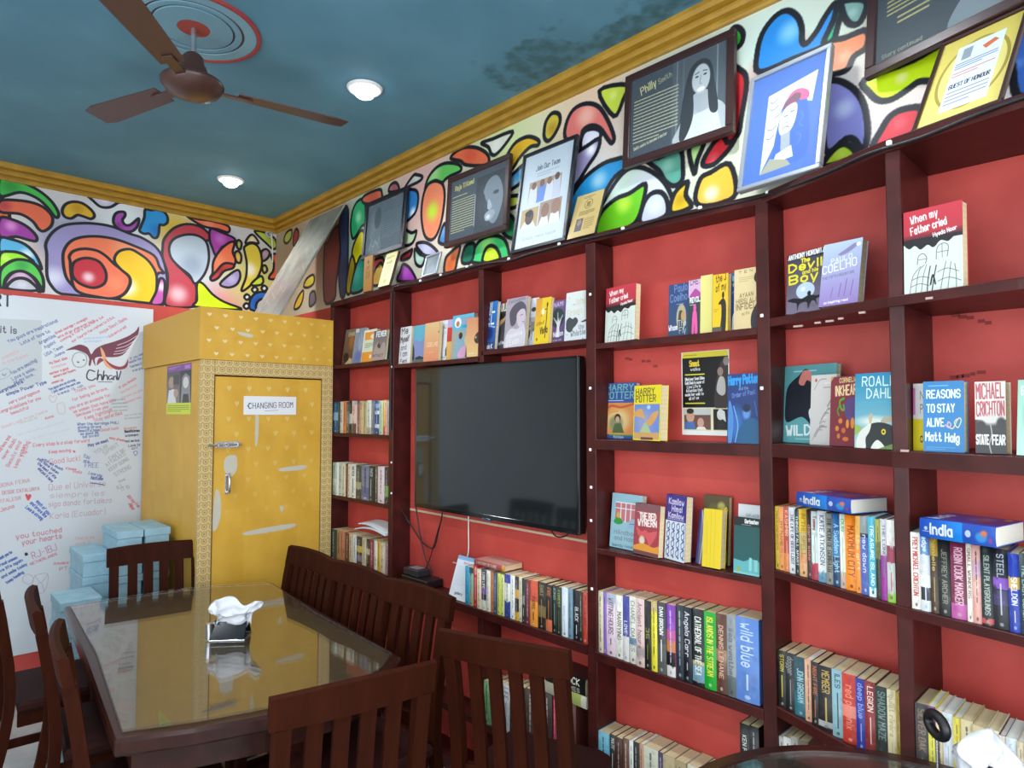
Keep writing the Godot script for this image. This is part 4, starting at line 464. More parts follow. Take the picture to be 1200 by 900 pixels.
const BLOBS_RIGHT := [
	[0.25,2.6,0.575,"a08264"],
	[0.8,2.6,0.40249999999999997,"8c6450"],
	[1.2,2.55,0.40249999999999997,"96cdb4"],
	[1.75,2.7,0.45999999999999996,"e6b4aa"],
	[2.1,2.4,0.345,"e6dcc8"],
	[2.4,2.75,0.40249999999999997,"d7e19b"],
	[2.65,2.8,0.2875,"e1e6b4"],
	[2.85,2.75,0.345,"ebc8aa"],
	[3.0,2.4,0.345,"dcdcea"],
	[3.15,2.6,0.253,"f0d2b4"],
	[3.45,2.4,0.22999999999999998,"e1ebc8"],
	[3.58,2.72,0.2875,"d7ebdc"],
	[3.62,2.62,0.13799999999999998,"d25050"],
	[3.85,2.45,0.22999999999999998,"e1d7eb"],
	[3.98,2.5,0.22999999999999998,"f0dcb4"],
	[4.1,2.4,0.22999999999999998,"ebe1eb"],
	[4.3,2.6,0.2875,"f0c8b4"],
	[4.9,2.6,0.575,"d7e1b4"],
	[5.6,2.5,0.575,"e6c8be"]]
const BLOBS_BACK := [
	[-1.22,2.55,0.24200000000000002,"8c87b4"],
	[-1.15,2.6,0.132,"7878be"],
	[-0.95,2.78,0.22000000000000003,"e6f0f5"],
	[-0.66,2.75,0.17600000000000002,"dcb41e"],
	[-0.4,2.72,0.15400000000000003,"8c82b4"],
	[-0.35,2.3,0.198,"e68c96"],
	[-0.15,2.5,0.275,"dccd5a"],
	[-1.5,2.4,0.22000000000000003,"f0c8a0"],
	[-1.55,2.62,0.198,"e6dcd2"],
	[-2.2,2.5,0.33,"b4aad2"],
	[-2.9,2.6,0.33,"e6cd8c"]]
const BX0 := -3.44
const BX1 := -0.782
const BY0 := 0.27
const BY1 := 2.226
const GREYBOX := [-1.5956,2.0898,-1.3456,2.101,-1.3338,1.7509,-1.5834,1.6636]
const WRITING := [
	["RT",-1.5612,2.1625,-1.4711,2.1646,0.0636,"20283c",9.6],
	["it is",-1.5245,2.0163,-1.4479,2.0173,0.0361,"20283c",4.6],
	["You guys are Inspirational",-1.4889,1.9634,-1.267,2.103,0.0168,"38488c",2.6],
	["Lots of love to",-1.4327,1.9563,-1.3014,2.04,0.0169,"38488c",2.6],
	["Argentina",-1.349,1.9654,-1.2744,2.0175,0.0172,"38488c",2.6],
	["Again!",-1.3249,1.944,-1.2735,1.9811,0.0158,"38488c",2.6],
	["Great courage + strength",-1.2771,2.029,-1.125,2.1321,0.0131,"c8505a",2.6],
	["lets all go wherever love",-1.2645,2.0067,-1.0901,2.1235,0.0131,"c8505a",2.6],
	["coming a fairy soul here to!",-1.2519,1.9872,-1.0439,2.1495,0.0132,"c8505a",2.6],
	["our fourth fan visited to D.S.A.",-1.1967,1.9884,-0.9856,2.1555,0.0133,"c8505a",2.6],
	["Hope Best Bella",-1.0584,2.0476,-0.9205,2.1528,0.0167,"c8505a",2.6],
	["Adventured",-1.0119,2.0301,-0.9234,2.1026,0.0153,"c8505a",2.6],
	["USA Team",-1.3214,1.901,-1.2365,1.959,0.0158,"38488c",2.6],
	["Juana",-1.2797,1.8977,-1.2284,1.9272,0.0145,"38488c",2.6],
	["saludos del mundo es amor",-1.1435,2.0104,-1.0054,2.0337,0.0104,"90b0d8",1.6],
	["de toda la gente",-1.138,1.9929,-1.0508,2.0056,0.0105,"90b0d8",1.6],
	["My Best Wish",-1.2989,1.8561,-1.2152,1.8928,0.013,"c8505a",2.6],
	["strong lives",-1.2899,1.8333,-1.2217,1.8601,0.0116,"d79aa0",2.6],
	["saviour a good",-1.2973,1.7983,-1.2088,1.8343,0.013,"c8505a",2.6],
	["sisters and flowers",-1.2778,1.7817,-1.1739,1.8271,0.013,"c8505a",2.6],
	["women up",-1.2876,1.7466,-1.2316,1.7688,0.013,"c8505a",2.6],
	["You guys are so strong",-1.2985,1.7088,-1.175,1.7708,0.013,"38488c",2.6],
	["I just adore the work you",-1.2827,1.6947,-1.1496,1.7569,0.013,"38488c",2.6],
	["keep it up",-1.2536,1.6837,-1.1341,1.7395,0.0131,"38488c",2.6],
	["If you see it",-0.8981,1.9051,-0.8124,1.9512,0.014,"5a6a9a",2.6],
	["maybe the will",-0.9031,1.883,-0.8174,1.9224,0.014,"5a6a9a",2.6],
	["fearless it is",-0.8969,1.8553,-0.8223,1.8874,0.014,"5a6a9a",2.6],
	["a we are",-0.8854,1.8341,-0.8299,1.8523,0.014,"5a6a9a",2.6],
	["Thank you",-1.1756,1.697,-1.0728,1.7413,0.0177,"c8505a",2.6],
	["for being so brave,",-1.1843,1.6497,-1.0071,1.725,0.0176,"c8505a",2.6],
	["you are an example for",-1.1979,1.6026,-0.9929,1.6857,0.0176,"c8505a",2.6],
	["us women that have love",-1.1776,1.5821,-0.9655,1.6556,0.0176,"c8505a",2.6],
	["because from you",-1.1621,1.5615,-1.0044,1.6156,0.0177,"c8505a",2.6],
	["Keep fighting!!!",-1.119,1.5435,-0.9827,1.5944,0.0193,"c8505a",2.6],
	["Stay safe! Bea",-1.0753,1.5313,-0.9313,1.5761,0.0195,"c8505a",2.6],
	["If you always",-0.9511,1.728,-0.8636,1.7928,0.0138,"c8505a",2.6],
	["find the truth",-0.9423,1.6975,-0.8584,1.7508,0.0138,"d79aa0",2.6],
	["the love you give",-0.9388,1.6668,-0.8269,1.7203,0.0138,"d79aa0",2.6],
	["a thousand times",-0.93,1.6361,-0.8315,1.6763,0.0139,"d79aa0",2.6],
	["desde el otro lado del",-0.9948,1.6552,-0.9197,1.6624,0.0091,"8a9a94",1.6],
	["mundo un abrazo fuerte",-0.9917,1.634,-0.9083,1.6409,0.0091,"8a9a94",1.6],
	["y mucha suerte para",-0.9885,1.6127,-0.9051,1.6193,0.0091,"8a9a94",1.6],
	["todas ustedes",-0.988,1.5913,-0.9073,1.5977,0.0091,"8a9a94",1.6],
	["que la vida les",-0.9201,1.5638,-0.8306,1.576,0.0092,"8a9a94",1.6],
	["de todo lo bueno",-0.9197,1.5453,-0.8343,1.5541,0.0092,"8a9a94",1.6],
	["very courageous",-1.474,1.6293,-1.3372,1.7021,0.0167,"c8505a",2.6],
	["Congratulations for you",-1.5165,1.5792,-1.3314,1.6621,0.0165,"c8505a",2.6],
	["beautiful",-1.4636,1.5737,-1.3856,1.6075,0.0153,"c8505a",2.6],
	["Good Luck from Tamra",-1.5012,1.4992,-1.2989,1.5907,0.0138,"d79aa0",2.6],
	["Anna",-1.3095,1.5448,-1.2696,1.5619,0.0143,"c8505a",2.6],
	["You are amazing!",-1.4696,1.7911,-1.3558,1.8731,0.0182,"46548c",2.6],
	["Love a smile,",-1.4643,1.7606,-1.3592,1.8271,0.0168,"46548c",2.6],
	["of my love,",-1.4549,1.7413,-1.3653,1.7955,0.0168,"46548c",2.6],
	["surprised life",-1.5195,1.6868,-1.4146,1.7511,0.0166,"3c4a86",3.6],
	["simple Power Type",-1.4864,1.6764,-1.3079,1.7517,0.0167,"3c4a86",3.6],
	["AMERICA",-1.5116,1.8699,-1.4373,1.9193,0.0125,"d79aa0",2.6],
	["in the Egypt",-1.5087,1.845,-1.3936,1.9023,0.0125,"d79aa0",2.6],
	["Fight from Farming to be here & smile",-1.4358,1.4563,-1.2156,1.5311,0.0112,"b4bcc4",1.6],
	["mucho amor para todas",-1.4012,1.4274,-1.1899,1.4869,0.0112,"b4bcc4",1.6],
	["love you all",-1.4219,1.5231,-1.3449,1.5536,0.0126,"9aa8a0",1.6],
	["When the mornings PHIL!",-1.1584,1.5114,-0.9488,1.5179,0.0147,"38488c",2.6],
	["shining Brave",-1.1554,1.4922,-1.0382,1.4963,0.0147,"38488c",2.6],
	["Beautiful hope",-1.1524,1.473,-1.0456,1.4769,0.0147,"38488c",2.6],
	["as good as",-1.1419,1.4551,-1.0504,1.462,0.0148,"38488c",2.6],
	["be loved",-1.1289,1.437,-1.0474,1.4469,0.0148,"38488c",2.6],
	["Good luck",-1.0429,1.4738,-0.9453,1.4873,0.0165,"c8505a",2.6],
	["Bombay",-0.9208,1.4807,-0.8496,1.4919,0.0138,"c86e5a",2.6],
	["May we meet",-1.0998,1.3858,-0.9969,1.4154,0.0163,"38488c",3.6],
	["many dreams",-0.9973,1.4305,-0.911,1.4098,0.0136,"c8505a",2.6],
	["Beautiful brave",-0.9178,1.4653,-0.8379,1.4699,0.0138,"30304a",3.6],
	["women",-0.9144,1.4406,-0.8415,1.445,0.0138,"30304a",3.6],
	["not me love",-0.9109,1.4067,-0.8365,1.4107,0.0138,"30304a",2.6],
	["Love to",-0.8952,1.3785,-0.8304,1.3855,0.0139,"30304a",2.6],
	["all",-0.877,1.3624,-0.8397,1.3672,0.0139,"30304a",2.6],
	["Every step is a step forward",-1.3614,1.3951,-1.0929,1.4153,0.0184,"c8505a",2.6],
	["Keep moving",-1.2879,1.3552,-1.1818,1.3624,0.0172,"c8505a",2.6],
	["Good luck!",-1.2816,1.2948,-1.1332,1.3103,0.0287,"c8505a",2.6],
	["Kisses",-1.2062,1.2617,-1.1542,1.2527,0.0131,"c8505a",2.6],
	["India",-1.1713,1.2421,-1.1262,1.2334,0.0132,"c8505a",2.6],
	["You",-1.1261,1.3247,-1.0904,1.3141,0.0222,"38488c",2.6],
	["are",-1.1229,1.298,-1.0923,1.2905,0.0192,"38488c",2.6],
	["FREE",-1.1145,1.268,-1.0429,1.2639,0.0266,"38488c",2.6],
	["Love you",-1.0958,1.2285,-1.0258,1.206,0.0163,"38488c",2.6],
	["Natalie",-1.0823,1.198,-1.0202,1.1876,0.0178,"38488c",3.6],
	["YOUR",-1.0655,1.3428,-0.9961,1.3821,0.0194,"8c8c8c",2.6],
	["SPIRIT",-1.016,1.3346,-0.9377,1.3922,0.0226,"8c8c8c",2.6],
	["CAN'T BE",-0.989,1.3062,-0.9071,1.3605,0.0167,"8c8c8c",2.6],
	["ATTACKED",-1.0038,1.2647,-0.9038,1.3358,0.0196,"828c8c",2.6],
	["KEEP GOING",-0.9873,1.2366,-0.8866,1.3042,0.0197,"828c8c",2.6],
	["STRONG",-0.9573,1.2044,-0.8717,1.2541,0.0243,"828c8c",2.6],
	["love",-0.9376,1.1666,-0.9029,1.1824,0.0168,"8c8c8c",2.6],
	["ALL",-0.9447,1.1276,-0.9129,1.1464,0.0213,"8c8c8c",2.6],
	["IT IS",-0.9203,1.1165,-0.8771,1.1345,0.0199,"8c8c8c",2.6],
	["Que el Universo",-1.2824,1.1491,-1.001,1.1532,0.0343,"b47882",2.6],
	["siempre les",-1.2742,1.1056,-1.0023,1.0992,0.0286,"b4828c",2.6],
	["siga dando fortaleza",-1.28,1.0577,-0.9696,1.0541,0.0285,"b47882",2.6],
	["Karla (Ecuador)",-1.2711,0.9884,-0.997,0.9907,0.0314,"b47882",2.6],
	["BONA FEINA",-1.501,1.1834,-1.3654,1.2036,0.0192,"be6e78",2.6],
	["DESDE CATALUNYA",-1.489,1.1441,-1.3225,1.1552,0.0178,"be5a64",2.6],
	["VITALES!!!",-1.5029,1.0988,-1.4038,1.1117,0.0178,"be6e78",2.6],
	["Jeune",-1.4929,1.0515,-1.4296,1.0697,0.0219,"c85a64",2.6],
	["Fearless and",-1.5104,1.362,-1.4603,1.4569,0.0165,"c8505a",2.6],
	["never doubt",-1.4878,1.3334,-1.4354,1.4423,0.0165,"c8505a",2.6],
	["Beauty mind",-1.4646,1.2909,-1.4125,1.4277,0.0166,"c8505a",2.6],
	["keep women",-1.431,1.2834,-1.3917,1.413,0.0167,"c8505a",2.6],
	["Fighting",-1.3988,1.3431,-1.3783,1.4267,0.0182,"c8505a",2.6],
	["you have taken",-1.341,1.3263,-1.2418,1.235,0.0128,"46508c",3.6],
	["the best of life",-1.3404,1.3008,-1.2531,1.2099,0.0128,"46508c",3.6],
	["and put it here",-1.3373,1.2723,-1.2693,1.1909,0.0128,"46508c",3.6],
	["with so much",-1.3223,1.3226,-1.2205,1.2539,0.0128,"46508c",3.6],
	["Love is strong",-1.3866,1.0627,-1.3086,0.9842,0.0154,"3250aa",3.6],
	["and brave like",-1.3668,1.0859,-1.2925,0.9965,0.0155,"3250aa",3.6],
	["each of you",-1.3393,1.0917,-1.2787,1.0092,0.0155,"3250aa",3.6],
	["With love from",-0.895,1.0808,-0.8313,1.0072,0.0169,"c8505a",2.6],
	["Jaipur",-0.8859,1.0401,-0.86,0.9916,0.0184,"c8505a",3.6],
	["you touched",-1.4204,0.8973,-1.2076,0.9114,0.0258,"c05a66",3.6],
	["your hearts",-1.3933,0.8614,-1.2066,0.8756,0.0281,"c05a66",3.6],
	["RJ-1BJ",-1.3415,0.7781,-1.2257,0.8158,0.0371,"b46e82",3.6],
	["NETHERLANDS",-1.3513,0.745,-1.2286,0.7852,0.0141,"c05a66",2.6],
	["Amaka Kaad",-1.2476,0.7306,-1.1069,0.7217,0.0155,"c8505a",2.6],
	["PT",-1.2169,0.6923,-1.1736,0.6964,0.0178,"c8505a",2.6],
	["Tina is my",-1.151,0.857,-1.0492,0.8549,0.0158,"d79aa0",2.6],
	["love it",-1.1425,0.8265,-1.0664,0.8297,0.0147,"d79aa0",2.6],
	["go!",-1.1378,0.7897,-1.0955,0.8086,0.0181,"d79aa0",2.6],
	["Thank you to",-1.4943,0.7932,-1.434,0.8264,0.0148,"3c5aa0",3.6],
	["proud women",-1.4917,0.759,-1.4088,0.7927,0.0148,"3c5aa0",3.6],
	["live life again",-1.4891,0.727,-1.3839,0.776,0.0148,"3c5aa0",3.6],
	["and smile today",-1.4747,0.6951,-1.3638,0.7513,0.0148,"3c5aa0",3.6],
	["keep healing",-1.4517,0.6635,-1.3786,0.7106,0.0149,"3c5aa0",3.6]]
const LOGO := [
	["poly",[-1.2287,1.9404,-1.1777,1.9721,-1.1528,1.9784,-1.1207,1.9627,-1.1032,1.9264,-1.0859,1.9546,-1.0503,1.9829,-0.9848,2.0107,-0.9179,2.047,-0.8773,2.0818,-0.8599,2.1117,-0.8616,2.0674,-0.883,2.0264,-0.9094,1.9776,-0.9292,1.9452,-0.9558,1.9234,-0.9958,1.9148,-1.0486,1.9147,-1.0745,1.9101,-1.0845,1.8974,-1.0797,1.86,-1.0891,1.8746,-1.0973,1.8967,-1.1053,1.8587,-1.1144,1.8657,-1.1127,1.8988,-1.1261,1.9249,-1.1581,1.9408,-1.1895,1.9475],"6e3246",0],
	["line",[-0.9709,1.9887,-0.9172,2.016,-0.8697,2.0542],"e2e6ea",2],
	["line",[-0.9771,1.9682,-0.9234,1.989,-0.8788,2.0252],"e2e6ea",2],
	["line",[-0.9833,1.9493,-0.9324,1.9651,-0.8947,1.9958],"e2e6ea",2],
	["line",[-0.9896,1.9336,-0.9495,1.9423,-0.916,1.9662],"e2e6ea",2],
	["poly",[-1.0591,1.9716,-1.0389,1.9457,-1.0247,1.9039,-0.9915,1.8446,-1.0276,1.8596,-1.0458,1.9073],"dca070",0],
	["poly",[-1.0378,1.9032,-0.9948,1.872,-0.9543,1.8603,-0.9275,1.8755,-0.912,1.9105,-0.9176,1.8605,-0.9539,1.8418,-0.9943,1.8521],"8c3446",0],
	["poly",[-1.0733,1.8618,-1.0689,1.8953,-1.0562,1.9081,-1.0402,1.8939,-1.0581,1.8778],"8c3446",0],
	["line",[-1.1966,1.888,-1.1863,1.9211,-1.1617,1.9331,-1.135,1.9244,-1.124,1.8921,-1.1333,1.8588,-1.1595,1.847,-1.1846,1.8561,-1.1966,1.888],"8c9a94",3],
	["line",[-1.169,1.8777,-1.1639,1.875],"30404a",4],
	["line",[-1.1405,1.8912,-1.1379,1.8884],"30404a",4],
	["line",[-1.0827,1.8252,-1.1085,1.8331,-1.1206,1.8086,-1.1174,1.7818,-1.0942,1.7737,-1.0765,1.7864],"28283a",4],
	["line",[-1.0648,1.8351,-1.0686,1.7776,-1.0615,1.805,-1.0485,1.8056,-1.0452,1.7785],"28283a",4],
	["line",[-1.036,1.8304,-1.04,1.7786,-1.0327,1.8032,-1.0196,1.8037,-1.0164,1.7795],"28283a",4],
	["line",[-0.9932,1.8048,-1.0064,1.8042,-1.0114,1.7903,-1.0032,1.78,-0.9929,1.7926,-0.9912,1.7804],"28283a",3],
	["line",[-0.9864,1.802,-0.9846,1.7806,-0.9836,1.796,-0.9758,1.8039,-0.9716,1.7949,-0.9699,1.7812],"28283a",3],
	["line",[-0.9697,1.8303,-0.9618,1.7815,-0.9483,1.8343],"28283a",4],
	["line",[-1.0644,1.7657,-0.9922,1.7666],"28283a",2],
	["line",[-1.2964,1.6756,-1.2919,1.6829,-1.2797,1.6716,-1.2704,1.6848,-1.2629,1.6719,-1.2741,1.6428,-1.2935,1.6541,-1.2964,1.6756],"c8a8ac",2],
	["line",[-1.2571,1.6328,-1.2306,1.6404,-1.2195,1.585,-1.2509,1.5821,-1.2594,1.6314],"c8a8ac",2],
	["line",[-1.172,1.3649,-1.1669,1.3588],"c05060",5],
	["poly",[-1.3885,1.1326,-1.3819,1.1376,-1.376,1.1301,-1.3693,1.1366,-1.3609,1.1246,-1.3752,1.1007],"d2414b",0],
	["line",[-1.5229,1.8055,-1.4949,1.8235,-1.4746,1.8077,-1.4827,1.7822,-1.513,1.7644,-1.5219,1.7696],"9aa4ac",2],
	["line",[-1.5117,1.7949,-1.5026,1.7842,-1.4941,1.7957],"5a6a9a",2],
	["line",[-1.0844,1.1774,-1.0143,1.1602],"38488c",3],
	["line",[-0.8684,1.3466,-0.8574,1.3524,-0.8462,1.3457,-0.8568,1.3245,-0.8684,1.3466],"5a6a9a",2],
	["line",[-1.3865,0.6797,-1.3712,0.6986,-1.348,0.6903,-1.3367,0.6667,-1.3539,0.646,-1.3789,0.6569,-1.3865,0.6797],"b8a8b0",2],
	["line",[-1.3301,0.6873,-1.2721,0.684,-1.286,0.5901,-1.3439,0.6031,-1.3301,0.6873],"b8a8b0",2],
	["line",[-1.3301,0.6873,-1.3037,0.6435,-1.2721,0.684],"b8a8b0",2],
	["line",[-1.3439,0.6031,-1.3037,0.6435,-1.286,0.5901],"b8a8b0",2],
	["poly",[-1.3797,0.8163,-1.3709,0.8172,-1.3654,0.8077,-1.3705,0.7998,-1.3794,0.8033],"1e1e28",0]]
const CABLES := [
	{"n":"power_cable","c":"k","r":0.0035,"label":"black lead hanging from the television to the set-top box","p":[-0.035,1.122,1.7608,-0.035,1.0729,1.7758,-0.035,0.9676,1.8057,-0.035,0.8703,1.849,-0.035,0.8252,1.8978,-0.035,0.7628,1.9119]},
	{"n":"signal_cable","c":"k","r":0.0035,"label":"black lead looping below the television","p":[-0.03,1.0826,1.6343,-0.03,1.0146,1.7182,-0.03,0.9534,1.7989,-0.03,0.9293,1.8625,-0.03,0.9364,1.9105,-0.03,1.0181,1.9435,-0.03,1.0941,1.9695,-0.03,1.1426,1.9691]},
	{"n":"thin_cable","c":"k","r":0.0022,"label":"thin lead dropping to the router","p":[-0.028,1.0468,1.9474,-0.028,0.9388,1.901,-0.028,0.864,1.8674,-0.028,0.7993,1.8262]},
	{"n":"white_cable","c":"w","r":0.0028,"label":"white lead running down the wall to the brochure","p":[-0.012,1.1429,2.1437,-0.012,1.0496,2.1441,-0.012,0.9527,2.1446,-0.012,0.9111,2.1265,-0.012,0.8836,2.0771,-0.012,0.8803,2.0328]},
	{"n":"wall_wire","c":"k","r":0.0016,"label":"fine wire hanging on the shelf upright beside the television","p":[-0.06,1.1706,1.6158,-0.06,1.1208,1.6397,-0.06,1.0826,1.686,-0.06,1.0367,1.7314]},
	{"n":"short_cable","c":"k","r":0.003,"label":"short black lead sagging under the television right corner","p":[-0.07,1.1286,2.7096,-0.07,1.1058,2.7365,-0.07,1.108,2.7762,-0.07,1.1373,2.828]}]
const LEAD := [
	[-0.1145,1.5,1.652],
	[-0.1145,1.9,1.65],
	[-0.1145,2.15,1.651],
	[-0.115,2.205,1.662],
	[-0.116,2.222,1.69],
	[-0.116,2.212,1.9],
	[-0.116,2.216,2.06],
	[-0.116,2.224,2.25],
	[-0.116,2.222,2.4],
	[-0.116,2.212,2.52],
	[-0.116,2.218,2.62],
	[-0.116,2.221,2.8],
	[-0.116,2.222,2.93],
	[-0.116,2.219,3.1],
	[-0.116,2.226,3.24],
	[-0.116,2.223,3.4],
	[-0.116,2.218,3.6],
	[-0.1899,2.21,3.8],
	[-0.2421,2.214,3.93],
	[-0.2735,2.208,4.05],
	[-0.3038,2.219,4.2],
	[-0.3211,2.223,4.4],
	[-0.336,2.22,4.8]]
const CLIPS := [
	[-0.1102,2.22,1.9],
	[-0.1102,2.224,2.06],
	[-0.1102,2.232,2.25],
	[-0.1102,2.22,2.52],
	[-0.1102,2.229,2.8],
	[-0.1102,2.227,3.1],
	[-0.1102,2.231,3.4],
	[-0.1118,2.225,3.62],
	[-0.2536,2.221,3.98]]
const GUIDE := [[-0.214,1.3298,3.8625,0.1737,0.036,-0.382],[-0.2964,1.3035,4.1686,0.1474,0.042,-0.1989]]
const LIE_Y := 0.9309
const HOLD := [-0.4583, 4.1632]
const STEM := [-0.4378, 4.0865, 0.125]


# ---------------------------------------------------------------- small helpers
var used := {}
var st: SurfaceTool
var M := {}
var im: Image
var rng := RandomNumberGenerator.new()

func hexc(s) -> Color:
	return Color.html("#" + str(s))

func numbered(base: String) -> String:
	var n: int = used.get(base, 0)
	used[base] = n + 1
	return base if n == 0 else "%s_%03d" % [base, n]

func tag(o: Node, label: String, category: String, group := "") -> void:
	o.set_meta("label", label)
	o.set_meta("category", category)
	if group != "":
		o.set_meta("group", group)

func thing(called: String, label: String, category: String, at := Vector3.ZERO, turn := 0.0, group := "") -> Node3D:
	var o := Node3D.new()
	o.name = numbered(called)
	add_child(o)
	o.position = at
	o.rotation.y = turn
	tag(o, label, category, group)
	return o

func S() -> void:
	st = SurfaceTool.new()
	st.begin(Mesh.PRIMITIVE_TRIANGLES)
	st.set_smooth_group(-1)
	st.set_uv(Vector2.ZERO)

func mesh_of() -> ArrayMesh:
	st.generate_normals()
	return st.commit()

func obj(called: String, mat: Material, parent: Node) -> MeshInstance3D:
	var o := MeshInstance3D.new()
	o.mesh = mesh_of()
	o.material_override = mat
	if parent == self:
		o.name = numbered(called)
		add_child(o)
	else:
		o.name = called
		parent.add_child(o, true)
	return o

func struct(called: String, mat: Material) -> MeshInstance3D:
	var o := obj(called, mat, self)
	o.set_meta("kind", "structure")
	return o

func tri_out(a: Vector3, b: Vector3, c: Vector3, mid: Vector3) -> void:
	# front faces run clockwise: the outward normal is (c - a) x (b - a)
	var n := (c - a).cross(b - a)
	if n.dot((a + b + c) / 3.0 - mid) < 0.0:
		var t := b
		b = c
		c = t
	st.add_vertex(a)
	st.add_vertex(b)
	st.add_vertex(c)

func quad_out(a: Vector3, b: Vector3, c: Vector3, d: Vector3, mid: Vector3) -> void:
	tri_out(a, b, c, mid)
	tri_out(a, c, d, mid)

func uvquad(a: Vector3, b: Vector3, c: Vector3, d: Vector3, r: Rect2, mid: Vector3) -> void:
	# a top-left, b top-right, c bottom-right, d bottom-left as seen from outside
	var p := [a, b, c, d]
	var u := [r.position, r.position + Vector2(r.size.x, 0), r.position + r.size, r.position + Vector2(0, r.size.y)]
	var n := (c - a).cross(b - a)
	var order := [0, 1, 2, 0, 2, 3]
	if n.dot((a + c) * 0.5 - mid) < 0.0:
		order = [0, 2, 1, 0, 3, 2]
	for i in order:
		st.set_uv(u[i])
		st.add_vertex(p[i])

# box between lo and hi with bevelled edges, optionally moved by xf
func bx(lo: Vector3, hi: Vector3, b := 0.0, xf := Transform3D.IDENTITY) -> void:
	var mid := (lo + hi) * 0.5
	var h := (hi - lo) * 0.5
	b = minf(b, minf(h.x, minf(h.y, h.z)) * 0.9)
	var m := xf * mid
	if b <= 0.0:
		for ax in 3:
			for s in [-1.0, 1.0]:
				var q := []
				for k in [[-1, -1], [1, -1], [1, 1], [-1, 1]]:
					var v := Vector3.ZERO
					v[ax] = s * h[ax]
					v[(ax + 1) % 3] = k[0] * h[(ax + 1) % 3]
					v[(ax + 2) % 3] = k[1] * h[(ax + 2) % 3]
					q.append(xf * (mid + v))
				quad_out(q[0], q[1], q[2], q[3], m)
		return
	var P := func(ax: int, sx: float, sy: float, sz: float) -> Vector3:
		var v := Vector3(sx * (h.x - b), sy * (h.y - b), sz * (h.z - b))
		v[ax] += [sx, sy, sz][ax] * b
		return xf * (mid + v)
	for ax in 3:
		var e := (ax + 1) % 3
		var g := (ax + 2) % 3
		for s in [-1.0, 1.0]:
			var q := []
			for k in [[-1.0, -1.0], [1.0, -1.0], [1.0, 1.0], [-1.0, 1.0]]:
				var sg := [0.0, 0.0, 0.0]
				sg[ax] = s
				sg[e] = k[0]
				sg[g] = k[1]
				q.append(P.call(ax, sg[0], sg[1], sg[2]))
			quad_out(q[0], q[1], q[2], q[3], m)
			for s2 in [-1.0, 1.0]:
				var s0 := [0.0, 0.0, 0.0]
				s0[e] = s
				s0[g] = s2
				s0[ax] = -1.0
				var s1 := s0.duplicate()
				s1[ax] = 1.0
				quad_out(P.call(e, s0[0], s0[1], s0[2]), P.call(e, s1[0], s1[1], s1[2]), P.call(g, s1[0], s1[1], s1[2]), P.call(g, s0[0], s0[1], s0[2]), m)
	for sx in [-1.0, 1.0]:
		for sy in [-1.0, 1.0]:
			for sz in [-1.0, 1.0]:
				tri_out(P.call(0, sx, sy, sz), P.call(1, sx, sy, sz), P.call(2, sx, sy, sz), m)

# polygon in plan (array of Vector2 x,z, any order) between two heights
func slab(pts: Array, y0: float, y1: float, b := 0.0) -> void:
	var c := Vector2.ZERO
	for p in pts:
		c += p
	c /= pts.size()
	var mid := Vector3(c.x, (y0 + y1) * 0.5, c.y)
	var inn := []
	for p in pts:
		inn.append(p + (c - p).normalized() * b)
	var n := pts.size()
	for i in n:
		var j := (i + 1) % n
		var a: Vector2 = pts[i]
		var d: Vector2 = pts[j]
		var ai: Vector2 = inn[i]
		var di: Vector2 = inn[j]
		quad_out(Vector3(a.x, y0 + b, a.y), Vector3(d.x, y0 + b, d.y), Vector3(d.x, y1 - b, d.y), Vector3(a.x, y1 - b, a.y), mid)
		if b > 0.0:
			quad_out(Vector3(a.x, y1 - b, a.y), Vector3(d.x, y1 - b, d.y), Vector3(di.x, y1, di.y), Vector3(ai.x, y1, ai.y), mid)
			quad_out(Vector3(a.x, y0 + b, a.y), Vector3(d.x, y0 + b, d.y), Vector3(di.x, y0, di.y), Vector3(ai.x, y0, ai.y), mid)
		tri_out(Vector3(ai.x, y1, ai.y), Vector3(di.x, y1, di.y), Vector3(c.x, y1, c.y), mid)
		tri_out(Vector3(ai.x, y0, ai.y), Vector3(di.x, y0, di.y), Vector3(c.x, y0, c.y), mid)

func tube(pts: Array, r: float, n := 8) -> void:
	st.set_smooth_group(0)
	var rings := []
	var up := Vector3.UP
	for i in pts.size():
		var d: Vector3 = (pts[mini(i + 1, pts.size() - 1)] - pts[maxi(i - 1, 0)]).normalized()
		if absf(d.dot(up)) > 0.95:
			up = Vector3.RIGHT
		var s := d.cross(up).normalized()
		var t := s.cross(d).normalized()
		up = t
		var ring := []
		for k in n:
			var a := TAU * k / n
			ring.append(pts[i] + (s * cos(a) + t * sin(a)) * r)
		rings.append(ring)
	for i in rings.size() - 1:
		var mid: Vector3 = (pts[i] + pts[i + 1]) * 0.5
		for k in n:
			var j := (k + 1) % n
			quad_out(rings[i][k], rings[i][j], rings[i + 1][j], rings[i + 1][k], mid)
	st.set_smooth_group(-1)
	for e in [0, pts.size() - 1]:
		var inward: Vector3 = pts[1] if e == 0 else pts[e - 1]
		for k in n:
			tri_out(rings[e][k], rings[e][(k + 1) % n], pts[e], inward)

